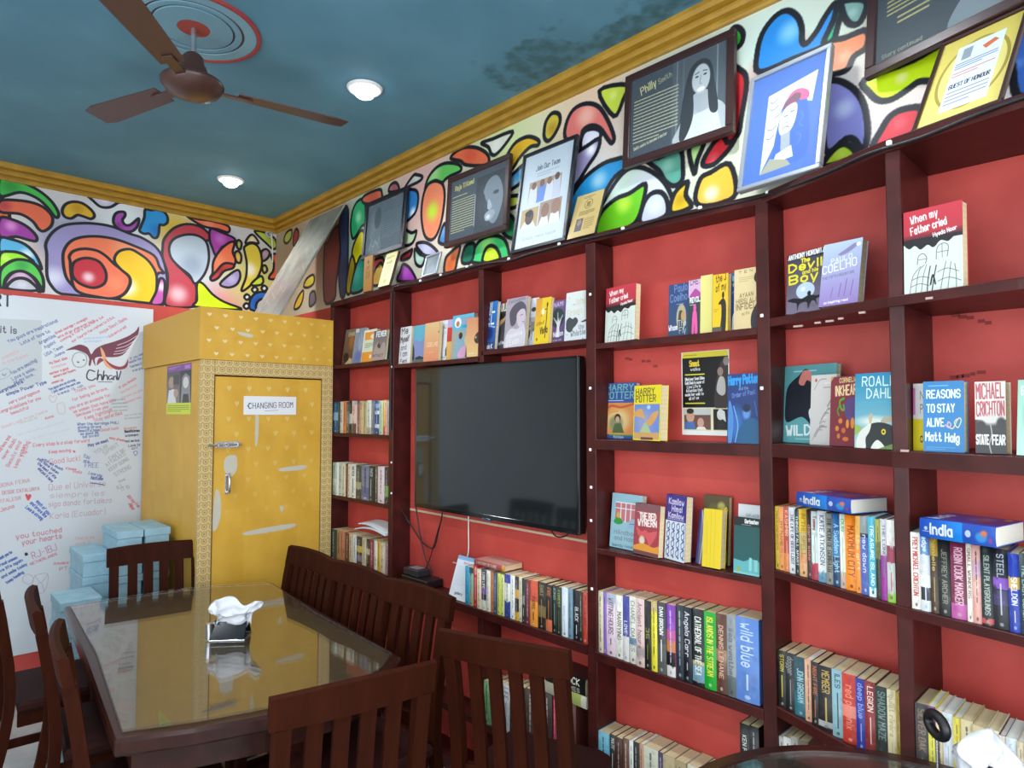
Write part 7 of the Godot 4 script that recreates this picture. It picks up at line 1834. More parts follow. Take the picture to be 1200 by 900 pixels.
func build_table() -> void:
	var ctl := [Vector2(-1.384, 1.119), Vector2(-1.26, 1.117), Vector2(-1.13, 1.127), Vector2(-1.0, 1.147), Vector2(-0.875, 1.178), Vector2(-0.75, 1.226), Vector2(-0.66, 1.275), Vector2(-0.579, 1.331), Vector2(-0.628, 1.95), Vector2(-0.678, 2.587), Vector2(-0.76, 2.66), Vector2(-0.86, 2.70), Vector2(-0.95, 2.715), Vector2(-1.06, 2.713), Vector2(-1.169, 2.697), Vector2(-1.35, 2.638), Vector2(-1.515, 2.558), Vector2(-1.449, 1.84)]
	var t := thing("dining_table", "long dark wooden dining table with a glass sheet on top", "table", Vector3(-1.04, 0, 1.9))
	var off := Vector2(1.04, -1.9)
	for i in ctl.size():
		ctl[i] = ctl[i] + off
	S()
	slab(ctl, 0.715, 0.760, 0.008)
	obj("tabletop", M.darkwood, t)
	S()
	slab(scaled(ctl, 0.045), 0.7602, 0.7612)
	obj("inlay_panel", M.brown_top, t)
	var gm := mat(Color(0.30, 0.36, 0.33, 0.07), 0.015)
	gm.transparency = BaseMaterial3D.TRANSPARENCY_ALPHA
	gm.metallic_specular = 1.0
	S()
	slab(scaled(ctl, 0.035), 0.7625, 0.7705, 0.0015)
	obj("glass_sheet", gm, t)
	S()
	slab(scaled(ctl, 0.06), 0.690, 0.714)
	slab(scaled(ctl, 0.09), 0.620, 0.690)
	obj("apron", M.darkwood, t)
	for p in [Vector2(-1.31, 1.415), Vector2(-0.70, 1.385), Vector2(-1.42, 2.46), Vector2(-1.02, 2.50)]:
		var q: Vector2 = p + off
		S()
		bx(Vector3(q.x - 0.035, 0, q.y - 0.035), Vector3(q.x + 0.035, 0.622, q.y + 0.035), 0.006)
		obj("leg", M.darkwood, t)

# ---------------------------------------------------------------- chairs
func back_curve(y: float) -> float:
	# how far behind the seat line the back stands at height y
	var p := [[0.0, 0.035], [0.15, 0.0], [0.32, -0.035], [0.45, -0.052], [0.52, -0.054], [0.62, -0.046], [0.80, -0.018], [0.95, 0.010]]
	for i in p.size() - 1:
		if y <= p[i + 1][0]:
			return lerpf(p[i][1], p[i + 1][1], (y - p[i][0]) / (p[i + 1][0] - p[i][0]))
	return 0.010

func curve_path(y0: float, y1: float, n: int) -> Array:
	var out := []
	for i in n + 1:
		var y := lerpf(y0, y1, float(i) / n)
		out.append(Vector2(back_curve(y), y))
	return out

func make_chair() -> Node3D:
	var t := thing("dining_chair", "x", "chair")
	var w := 0.41
	S()
	var n := 8
	for i in n:
		var u0 := -1.0 + 2.0 * i / n
		var u1 := -1.0 + 2.0 * (i + 1) / n
		var q := []
		for e in [u0, u1]:
			var bow: float = 0.016 * (1.0 - e * e)
			var drop: float = 0.006 * e * e
			for y in [0.862, 0.945 - drop]:
				q.append(Vector3(e * w * 0.5, y, back_curve(y) + bow - 0.013))
				q.append(Vector3(e * w * 0.5, y, back_curve(y) + bow + 0.013))
			q.append(Vector3(e * w * 0.5, 0.951 - drop, back_curve(0.95) + bow))
		var mid: Vector3 = (q[0] + q[3] + q[5] + q[8]) * 0.25
		quad_out(q[0], q[5], q[7], q[2], mid)
		quad_out(q[1], q[6], q[8], q[3], mid)
		quad_out(q[0], q[5], q[6], q[1], mid)
		quad_out(q[2], q[7], q[9], q[4], mid)
		quad_out(q[3], q[8], q[9], q[4], mid)
		if i == 0:
			quad_out(q[0], q[1], q[3], q[2], mid)
			tri_out(q[2], q[3], q[4], mid)
		if i == n - 1:
			quad_out(q[5], q[6], q[8], q[7], mid)
			tri_out(q[7], q[8], q[9], mid)
	obj("top_rail", M.wood, t)
	for s in [-1.0, 1.0]:
		S()
		var x: float = s * (w * 0.5 - 0.030)
		sweep_bar(curve_path(0.0, 0.864, 14), x - 0.019, x + 0.019, 0.017)
		obj("rear_leg", M.wood, t)
	for k in 4:
		S()
		var x := (k - 1.5) * 0.066
		sweep_bar(curve_path(0.53, 0.864, 8), x - 0.020, x + 0.020, 0.007)
		obj("back_slat", M.wood, t)
	S()
	bx(Vector3(-w * 0.5 + 0.049, 0.495, -0.072), Vector3(w * 0.5 - 0.049, 0.535, -0.048), 0.003)
	obj("lower_back_rail", M.wood, t)
	S()
	slab([Vector2(-0.20, -0.075), Vector2(0.20, -0.075), Vector2(0.205, -0.24), Vector2(0.19, -0.405), Vector2(0.155, -0.425), Vector2(-0.155, -0.425), Vector2(-0.19, -0.405), Vector2(-0.205, -0.24)], 0.432, 0.474, 0.012)
	obj("seat", M.seat, t)
	S()
	bx(Vector3(-0.175, 0.375, -0.41), Vector3(0.175, 0.431, -0.385), 0.002)
	for s in [-1.0, 1.0]:
		bx(Vector3(s * 0.168 - 0.011, 0.375, -0.384), Vector3(s * 0.168 + 0.011, 0.431, -0.078), 0.002)
	obj("seat_rail", M.wood, t)
	for s in [-1.0, 1.0]:
		S()
		bx(Vector3(s * 0.165 - 0.019, 0, -0.416), Vector3(s * 0.165 + 0.019, 0.374, -0.378), 0.003)
		obj("front_leg", M.wood, t)
	for s in [-1.0, 1.0]:
		S()
		bx(Vector3(s * 0.183 - 0.009, 0.16, -0.377), Vector3(s * 0.183 + 0.009, 0.195, -0.022), 0.002)
		obj("stretcher", M.wood, t)
	return t

func build_chairs() -> void:
	var c := make_chair()
	# middle of the top rail (x, z), turn in degrees, label
	var spots := [
		[-0.99, 0.955, 171.5, "dark slat-back chair at the table end facing the camera"],
		[-0.535, 1.63, 90.0, "slat-back chair nearest the booth on the shelf side"],
		[-0.535, 2.045, 91.0, "middle slat-back chair on the shelf side of the table"],
		[-0.535, 2.462, 93.0, "third slat-back chair on the shelf side, beside the television shelf"],
		[-1.108, 3.03, -11.0, "foreground slat-back chair with its back across the table corner"],
		[-0.668, 3.08, -70.0, "foreground slat-back chair turned toward the bookshelves"],
		[-1.625, 1.12, -93.0, "leftmost slat-back chair seen edge-on by the banner"],
		[-1.555, 1.66, -96.0, "middle of the three edge-on chairs left of the table"],
		[-1.566, 2.203, -98.0, "nearest of the three edge-on chairs left of the table"]]
	for i in spots.size():
		var o := c
		if i > 0:
			o = c.duplicate()
			o.name = numbered("dining_chair")
			add_child(o)
		o.position = Vector3(spots[i][0], 0, spots[i][1])
		o.rotation_degrees.y = spots[i][2]
		tag(o, spots[i][3], "chair", "dining chairs")

# ---------------------------------------------------------------- ceiling fan
func build_fan() -> void:
	var p := Vector3(-1.214, CEIL, 2.06)
	var ro := thing("ceiling_medallion", "round ceiling medallion with painted red and dark rings", "medallion", p)
	var rings := [[0.0, 0.052, "9c3c34", "centre_disc"], [0.052, 0.128, "6f9cae", "plaster_ring"], [0.128, 0.135, "4a3440", "painted_ring"], [0.135, 0.158, "6f9cae", "plaster_ring"], [0.158, 0.166, "5a3038", "painted_ring"], [0.166, 0.208, "78a4b4", "plaster_ring"], [0.208, 0.222, "a03a38", "rim"]]
	for r in rings:
		S()
		var d := 0.007 if r[3] != "painted_ring" else 0.004
		if r[3] == "rim":
			d = 0.010
		if r[0] == 0.0:
			lathe([Vector2(r[1], 0), Vector2(r[1], -d), Vector2(0.0, -d)], Vector3.ZERO, 56, false)
		else:
			lathe([Vector2(r[1], 0), Vector2(r[1], -d + 0.002), Vector2(r[1] - 0.002, -d), Vector2(r[0] + 0.002, -d), Vector2(r[0], -d + 0.002), Vector2(r[0], 0)], Vector3.ZERO, 56, false)
		obj(r[3], mat(hexc(r[2]), 0.6), ro)
	var t := thing("ceiling_fan", "brown three-blade ceiling fan hanging from the medallion", "fan", p)
	S()
	tube([Vector3(0, -0.008, 0), Vector3(0, -0.125, 0)], 0.010, 14)
	obj("down_rod", M.chrome, t)
	S()
	lathe([Vector2(0.0, -0.098), Vector2(0.024, -0.100), Vector2(0.034, -0.112), Vector2(0.038, -0.135), Vector2(0.046, -0.150), Vector2(0.052, -0.178), Vector2(0.054, -0.19)], Vector3.ZERO, 36)
	obj("canopy_cup", M.fan, t)
	S()
	lathe([Vector2(0.054, -0.186), Vector2(0.100, -0.198), Vector2(0.104, -0.206), Vector2(0.102, -0.214), Vector2(0.085, -0.236), Vector2(0.050, -0.252), Vector2(0.0, -0.257)], Vector3.ZERO, 44)
	obj("motor_housing", M.fan, t)
	for k in 3:
		var a := deg_to_rad(-10.0 + 120.0 * k)
		var xf := Transform3D(Basis(Vector3.UP, a) * Basis(Vector3.RIGHT, deg_to_rad(9)), Vector3(0, -0.212, 0))
		S()
		var prev := []
		for i in 9:
			var u := float(i) / 8
			var x := lerpf(0.15, 0.55, u)
			var hw := lerpf(0.040, 0.056, u) * (1.0 if i < 8 else 0.75)
			var cur := [xf * Vector3(x, 0.003, -hw), xf * Vector3(x, 0.003, hw), xf * Vector3(x, -0.001, hw), xf * Vector3(x, -0.001, -hw)]
			if i > 0:
				var mid: Vector3 = xf * Vector3(x - 0.03, 0.001, 0)
				for e in 4:
					quad_out(prev[e], prev[(e + 1) % 4], cur[(e + 1) % 4], cur[e], mid)
			else:
				quad_out(cur[0], cur[1], cur[2], cur[3], xf * Vector3(0.3, 0, 0))
			if i == 8:
				quad_out(cur[0], cur[1], cur[2], cur[3], xf * Vector3(0.3, 0, 0))
			prev = cur
		var bl := obj("blade", M.fan_blade, t)
		S()
		bx(Vector3(0.085, -0.008, -0.018), Vector3(0.20, -0.002, 0.018), 0.002, xf)
		obj("blade_bracket", M.fan, bl)

# ---------------------------------------------------------------- cardboard boxes
func build_boxes() -> void:
	# x0, x1, z0, z1, height of one box, how many, names of the column
	var cols := [
		[-1.109, -0.992, 0.42, 0.75, 0.110, 9, "tall stack in the middle of the blue boxes", "pale blue carton"],
		[-0.988, -0.868, 0.42, 0.75, 0.110, 9, "tall stack touching the booth", "pale blue carton"],
		[-1.238, -1.113, 0.33, 0.66, 0.110, 8, "stepped stack behind the low one", "pale blue carton"],
		[-1.368, -1.205, 0.67, 0.915, 0.1215, 6, "low stack in front of the banner", "pale blue lidded carton"]]
	var ords := ["lowest", "second", "third", "fourth", "fifth", "sixth", "seventh", "eighth", "ninth"]
	for c in cols:
		for k in c[5]:
			var j := rng.randf_range(-0.004, 0.004)
			var o: String = "topmost" if k == c[5] - 1 else ords[k]
			var t := thing("carton", "%s, %s of the %s" % [c[7], o, c[6]], "box", Vector3((c[0] + c[1]) * 0.5 + j * 0.3, k * c[4], (c[2] + c[3]) * 0.5 + j), 0.0, "pale blue cartons")
			var hw: float = (c[1] - c[0]) * 0.5
			var hd: float = (c[3] - c[2]) * 0.5
			S()
			bx(Vector3(-hw + 0.005, 0.0005, -hd + 0.005), Vector3(hw - 0.005, c[4] * 0.70, hd - 0.005), 0.002)
			obj("tray", M.box, t)
			S()
			bx(Vector3(-hw, c[4] * 0.66, -hd), Vector3(hw, c[4] - 0.001, hd), 0.002)
			obj("lid", M.box, t)

# ---------------------------------------------------------------- framed pictures
func framed(called: String, label: String, p: Vector3, w: float, h: float, th: float, border: float, lean: float, yaw: float, roll: float, fm: Material, ops: Array, ny: float, glass := true, inner := "") -> Node3D:
	var t := thing(called, label, "picture" if glass else "plaque")
	var b := Basis(Vector3.UP, deg_to_rad(-90.0 + yaw)) * Basis(Vector3.RIGHT, deg_to_rad(-lean)) * Basis(Vector3.BACK, deg_to_rad(roll))
	t.transform = Transform3D(b, p)
	# local: x right, y up, z towards the room; lower left front corner at the origin
	S()
	if border > 0.0:
		for r in [[0.0, w, 0.0, border], [0.0, w, h - border, h], [0.0, border, border, h - border], [w - border, w, border, h - border]]:
			bx(Vector3(r[0], r[2], -th), Vector3(r[1], r[3], 0), 0.0025)
		bx(Vector3(border * 0.5, border * 0.5, -th), Vector3(w - border * 0.5, h - border * 0.5, -th + 0.004))
	else:
		bx(Vector3(0, 0, -th), Vector3(w, h, -0.0006), 0.0015)
	obj("frame" if border > 0.0 else "board", fm, t)
	im = Image.create(400, int(400.0 * ny / 100.0), false, Image.FORMAT_RGBA8)
	p_ops(ops, Rect2i(Vector2i.ZERO, im.get_size()), 100.0, ny)
	S()
	var zz := -0.008 if border > 0.0 else 0.0
	var e := border - 0.001 if border > 0.0 else 0.002
	bx(Vector3(e, e, zz - 0.002), Vector3(w - e, h - e, zz - 0.0004))
	uvquad(Vector3(e, h - e, zz), Vector3(w - e, h - e, zz), Vector3(w - e, e, zz), Vector3(e, e, zz), Rect2(0, 0, 1, 1), Vector3(w * 0.5, h * 0.5, -1))
	obj("print" if border > 0.0 else "face_plate", tmat(im, 0.6 if border > 0.0 else 0.4), t)
	if glass:
		var g := mat(Color(0.5, 0.55, 0.58, 0.05), 0.4)
		g.metallic_specular = 0.2
		g.transparency = BaseMaterial3D.TRANSPARENCY_ALPHA
		S()
		bx(Vector3(e, e, -0.005), Vector3(w - e, h - e, -0.003))
		obj("glass", g, t)
	return t

func build_frames() -> void:
	framed("framed_portrait", "dark framed faded portrait with pale print, nearest the leaning panel", Vector3(-0.055, 2.442, 1.245), 0.405, 0.335, 0.02, 0.026, 5, 0, 0, M.frame_black, [["g", "6e7d87", "5f6e78"], ["e", 26, 36, 26, 34, "87969e", 0.8], ["e", 30, 26, 11, 20, "56676f", 0.25], ["ps", [14, 80, 16, 54, 26, 46, 38, 52, 44, 80], "74858d"], ["ls", [10, 76, 16, 60, 12, 52, 20, 46], 1, "a0b0b8"], ["ls", [22, 78, 26, 62, 34, 70, 40, 58], 1, "a0b0b8"], ["ls", [14, 66, 24, 72, 30, 64, 38, 76], 0.8, "aab9c0"], ["w", 46, 20, 48, 44, 13, "83949c", 0.9]], 82.0)
	framed("framed_portrait", "brown framed dark print of a shadowed face with gold text", Vector3(-0.055, 2.372, 2.003), 0.437, 0.347, 0.02, 0.026, 4, 0, 0, M.frame_brown, [["g", "3c464f", "323b44"], ["r", 48, 8, 52, 72, "232a31"], ["e", 74, 40, 24, 34, "39424a", 0.7], ["ps", [62, 30, 70, 16, 84, 14, 94, 28, 96, 46, 90, 64, 82, 72, 74, 66, 76, 52, 70, 44], "707d86"], ["e", 84, 34, 6, 3, "2d343c", 0.5], ["ps", [72, 40, 70, 50, 74, 54, 78, 50], "98a4ab"], ["ps", [66, 58, 76, 54, 84, 58, 78, 66, 68, 66], "8c98a0"], ["e", 72, 62, 5, 4, "c3ccd2", 0.6], ["ps", [52, 40, 62, 30, 66, 46, 58, 62], "2d353d"], ["r", 46, 28, 2, 40, "7d868c"], ["t", "Rajo Ti Komd", 8, 14, 44, 12, 6, "c8be64", 0.9], ["w", 4, 19, 42, 6, 1, "a8a46e", 1.2], ["w", 4, 26, 41, 44, 14, "a8a878", 1.1]], 79.0)
	framed("framed_portrait", "brown framed photo of a smiling long-haired woman beside gold text", Vector3(-0.06, 2.468, 3.057), 0.428, 0.35, 0.022, 0.027, 4, 0, 0, M.frame_brown, [["g", "3d4750", "39434c"], ["r", 46, 0, 54, 82, "4b555c"], ["r", 50, 0, 1.5, 82, "6e787d"], ["r", 57, 0, 1, 82, "5f696e"], ["r", 90, 0, 1.5, 60, "79838a"], ["ps", [54, 70, 58, 36, 64, 14, 74, 8, 84, 14, 88, 34, 88, 60, 80, 66, 60, 70], "1e2328"], ["ps", [50, 82, 54, 66, 64, 52, 84, 50, 98, 60, 100, 82], "aeb6b8"], ["ps", [66, 50, 68, 40, 82, 40, 84, 52, 76, 60], "a4acb0"], ["p", [58, 82, 62, 60, 90, 58, 96, 82], "ccd2d2"], ["ps", [54, 76, 60, 40, 66, 30, 68, 60, 60, 80], "20252a"], ["ps", [82, 30, 88, 34, 92, 62, 84, 60], "20252a"], ["e", 75, 27, 9.5, 15, "bcc4c6", 0.12], ["e", 71, 24, 2, 1, "2d3237"], ["e", 79, 24, 2, 1, "2d3237"], ["ls", [75, 24, 74, 31, 76, 32], 0.8, "8c9498"], ["e", 75, 37, 4, 2.2, "f0f2f2"], ["ls", [69, 21, 73, 20], 0.8, "30353a"], ["ls", [77, 20, 81, 21], 0.8, "30353a"], ["t", "Philly", 12, 19, 30, 15, 8, "d2cd8c", 1.0], ["t", "Smith", 31, 15, 46, 12, 5, "a5a578", 0.7], ["w", 4, 22, 48, 46, 13, "b8b890", 1.2], ["t", "Smith wants to become a doctor", 5, 74, 42, 69, 3, "b8b890", 0.5]], 82.0)
	framed("framed_portrait", "large brown framed dark print in the top right corner", Vector3(-0.045, 2.497, 3.862), 0.43, 0.345, 0.022, 0.028, 6, -17, 0, M.frame_brown, [["g", "39444b", "303a40"], ["w", 8, 16, 44, 30, 9, "aaa468", 1.4], ["w", 16, 48, 30, 8, 2, "aaa468", 1.6], ["ps", [52, 82, 58, 62, 72, 58, 90, 62, 100, 56, 100, 82], "78848a"], ["ps", [66, 66, 72, 20, 84, 12, 96, 24, 96, 60, 80, 66], "4b565c"], ["e", 83, 32, 9, 14, "98a2a6", 0.3], ["ls", [70, 70, 78, 64, 80, 74], 1, "2d363c"], ["t", "Story continued", 5, 77, 34, 77, 3, "8c9078", 0.5]], 80.0)
	framed("framed_poster", "black framed team poster with photos leaning on the top board", Vector3(-0.118, 2.2375, 2.530), 0.301, 0.445, 0.02, 0.016, 10, 0, 0, M.frame_black, [["g", "d2e0ea", "dfe8ee"], ["t", "Join Our Team", 26, 29, 76, 29, 8, "323c4b", 1.0], ["w", 30, 33, 44, 8, 2, "aab4c0", 1.2], ["r", 16, 46, 66, 36, "b9a082"], ["p", [16, 82, 18, 56, 32, 54, 36, 82], "dfe3ee"], ["p", [34, 82, 36, 54, 50, 54, 53, 82], "6e96dc"], ["p", [50, 82, 53, 54, 66, 54, 68, 82], "e1e4ee"], ["p", [66, 82, 67, 50, 80, 50, 82, 82], "d2d7e6"], ["e", 26, 53, 5, 6, "8c6450"], ["e", 43, 52, 5, 6, "8c6450"], ["e", 58, 52, 5, 6, "966e5a"], ["e", 73, 49, 5, 6, "6e4b3c"], ["r", 6, 88, 36, 32, "c8aa78"], ["p", [6, 120, 14, 108, 32, 108, 40, 120], "e6e6eb"], ["e", 24, 102, 9, 12, "5a4132"], ["e", 22, 96, 8, 5, "2d2823"], ["r", 44, 84, 44, 38, "aa9687"], ["p", [44, 122, 50, 108, 62, 108, 66, 122], "f0f0f5"], ["p", [66, 122, 68, 106, 84, 106, 88, 122], "f0f0f5"], ["e", 56, 98, 8, 11, "966e5a"], ["e", 77, 96, 9, 12, "a57d69"], ["t", "Email: hello@team", 16, 138, 84, 138, 5, "aab4be", 0.7]], 150.0)
	framed("framed_painting", "grey framed blue painting of a woman with a pink headscarf", Vector3(-0.150, 2.2385, 3.540), 0.250, 0.385, 0.022, 0.014, 13, -6, 0, M.frame_silver, [["r", 0, 0, 100, 150, "3c66b4"], ["p", [24, 32, 90, 22, 84, 60, 60, 60, 24, 140], "c6cfdc"], ["p", [24, 32, 90, 22, 86, 62, 40, 40], "cfd6e0"], ["ps", [44, 70, 50, 48, 62, 42, 76, 50, 84, 80, 84, 130, 50, 136, 40, 128, 40, 100], "2d5cb4"], ["ps", [50, 52, 56, 40, 68, 38, 80, 46, 80, 56, 66, 54, 54, 62], "d2557d"], ["n", 0, 1, "ffffff"], ["ps", [46, 58, 52, 48, 62, 42, 70, 46, 68, 54, 58, 54], "6e4656"], ["ps", [46, 64, 56, 56, 66, 58, 66, 78, 60, 92, 50, 96, 44, 84], "d2dce4"], ["l", [50, 70, 54, 69], 1.4, "46505a"], ["l", [58, 66, 63, 66], 1.4, "46505a"], ["ls", [55, 70, 53, 78, 57, 79], 1, "7d8791"], ["ls", [49, 86, 54, 84, 58, 86], 1.6, "78828c"], ["p", [48, 94, 60, 92, 62, 112, 50, 118], "96a0a5"], ["p", [44, 118, 64, 112, 68, 128, 40, 130], "c8d2d7"], ["p", [24, 140, 36, 122, 60, 130, 66, 138], "9a9a82"], ["ls", [28, 42, 32, 44, 38, 40], 1.2, "6e7882"], ["ls", [28, 52, 34, 54, 40, 50], 1.2, "6e7882"], ["ls", [36, 66, 42, 64, 46, 58], 1.2, "6e7882"], ["ls", [28, 80, 34, 82, 40, 78], 1.2, "6e7882"], ["ls", [28, 92, 32, 94, 38, 90], 1.2, "6e7882"], ["ls", [72, 70, 76, 78, 72, 86, 78, 92], 0.8, "5078c8"], ["ls", [70, 98, 76, 104, 72, 114], 0.8, "5078c8"]], 150.0)
	framed("award_plaque", "brown edged gold award plaque with white citation, right of the blue painting", Vector3(-0.245, 2.2365, 4.020), 0.185, 0.30, 0.014, 0.008, 30, -14, 0, M.frame_brown, [["g", "d2be5a", "e1cd6e"], ["e", 52, 75, 44, 60, "a08c32"], ["e", 52, 75, 40, 56, "dccd78"], ["r", 24, 20, 58, 112, "d7e1e6"], ["r", 32, 26, 12, 20, "8c96a0"], ["p", [56, 34, 70, 28, 76, 34, 62, 42], "d26e46"], ["w", 28, 50, 50, 12, 3, "6e7dbe", 2], ["w", 28, 66, 50, 10, 2, "c8787d", 2], ["t", "GUEST OF HONOUR", 28, 94, 78, 94, 7, "3c3c50", 1.2], ["w", 28, 98, 50, 26, 4, "787d96", 1.8]], 150.0, false)
	framed("award_plaque", "small gold award plaque right of the team poster", Vector3(-0.116, 2.2365, 2.838), 0.135, 0.195, 0.012, 0.0, 20, 0, 0, M.black, [["g", "d2b978", "bea05a"], ["w", 30, 8, 40, 10, 2, "6e5a28", 2], ["e", 52, 38, 16, 18, "a08746"], ["e", 52, 38, 12, 14, "d2b978"], ["r", 45, 30, 14, 18, "8c783c"], ["w", 24, 60, 56, 16, 4, "6e5a28", 2], ["r", 20, 86, 26, 44, "50464b"], ["e", 33, 100, 8, 11, "8c6e5f"], ["w", 52, 88, 34, 40, 7, "6e5a28", 2]], 150.0, false)
	framed("award_plaque", "pale gold certificate plaque leaning before the faded portrait", Vector3(-0.126, 2.2365, 1.535), 0.110, 0.195, 0.016, 0.0, 16, 0, 0, M.frame_brown, [["g", "e1d78c", "dcd282"], ["w", 16, 16, 68, 12, 2, "7d7337", 2.5], ["t", "AWARD", 24, 50, 76, 50, 12, "6e642d", 2], ["w", 20, 58, 60, 50, 8, "8c8246", 2], ["e", 50, 128, 12, 10, "b4a546"]], 150.0, false)
	framed("wooden_plaque", "narrow light wooden plaque standing at the left of the certificate", Vector3(-0.108, 2.2365, 1.361), 0.087, 0.197, 0.012, 0.0, 2, 0, 0, mat(Color8(120, 74, 38), 0.5), [["g", "be8c46", "aa7837"], ["e", 50, 34, 14, 12, "785023", 0.4], ["w", 30, 56, 40, 20, 4, "6e4b1e", 2], ["w", 24, 84, 52, 44, 7, "6e4b1e", 2]], 200.0, false)
	framed("framed_certificate", "small silver framed white certificate on the top board", Vector3(-0.116, 2.2365, 1.905), 0.132, 0.112, 0.012, 0.009, 14, -4, 0, M.frame_silver, [["g", "e6ebee", "dce4ea"], ["e", 30, 44, 16, 16, "c8dce1", 0.5], ["w", 46, 14, 40, 10, 2, "bec3aa", 2], ["w", 18, 26, 66, 34, 6, "c3cdd2", 1.5]], 84.0)

# ---------------------------------------------------------------- small things on shelves and table
func napkin_mesh(outline: Array, right: Vector3, at: Vector3, bulge: float) -> void:
	var nrm := right.cross(Vector3.UP)
	var rings := 7
	st.set_smooth_group(0)
	for side in [-1.0, 1.0]:
		var R := []
		for k in rings + 1:
			var tt := float(k) / rings
			var ring := []
			for i in outline.size():
				var o: Vector2 = outline[i]
				var c := Vector2(clampf(o.x, -0.035, 0.06), 0.085)
				var q := o.lerp(c, tt)
				var z: float = side * bulge * sin(tt * PI * 0.5) * (1.0 + 0.6 * sin(i * 0.65 + k * 1.7)) + 0.012 * sin(i * 0.8) * (1.0 - tt)
				ring.append(at + right * q.x + Vector3.UP * q.y + nrm * z)
			R.append(ring)
		var mid: Vector3 = at + Vector3.UP * 0.085 - nrm * side * 0.3
		for k in rings:
			for i in outline.size():
				var j := (i + 1) % outline.size()
				quad_out(R[k][i], R[k][j], R[k + 1][j], R[k + 1][i], mid)
	st.set_smooth_group(-1)

func napkin_holder(p: Vector3, turn: float, lab: String) -> void:
	var t := thing("napkin_holder", lab, "napkin holder", p, turn)
	S()
	bx(Vector3(-0.062, 0, -0.045), Vector3(0.062, 0.004, 0.045), 0.001)
	obj("base_plate", M.chrome, t)
	for s in [-1.0, 1.0]:
		S()
		bx(Vector3(-0.06, 0.0, -0.002), Vector3(0.06, 0.062, 0.002), 0.001, Transform3D(Basis(Vector3.RIGHT, s * -0.55), Vector3(0, 0.005, s * 0.042)))
		obj("side_plate", M.black_gloss, t)
	S()
	tube([Vector3(-0.066, 0.0045, 0.030), Vector3(-0.066, 0.06, 0.030)], 0.011, 14)
	tube([Vector3(-0.066, 0.0045, -0.002), Vector3(-0.066, 0.05, -0.002)], 0.009, 14)
	obj("toothpick_cup", M.chrome, t)

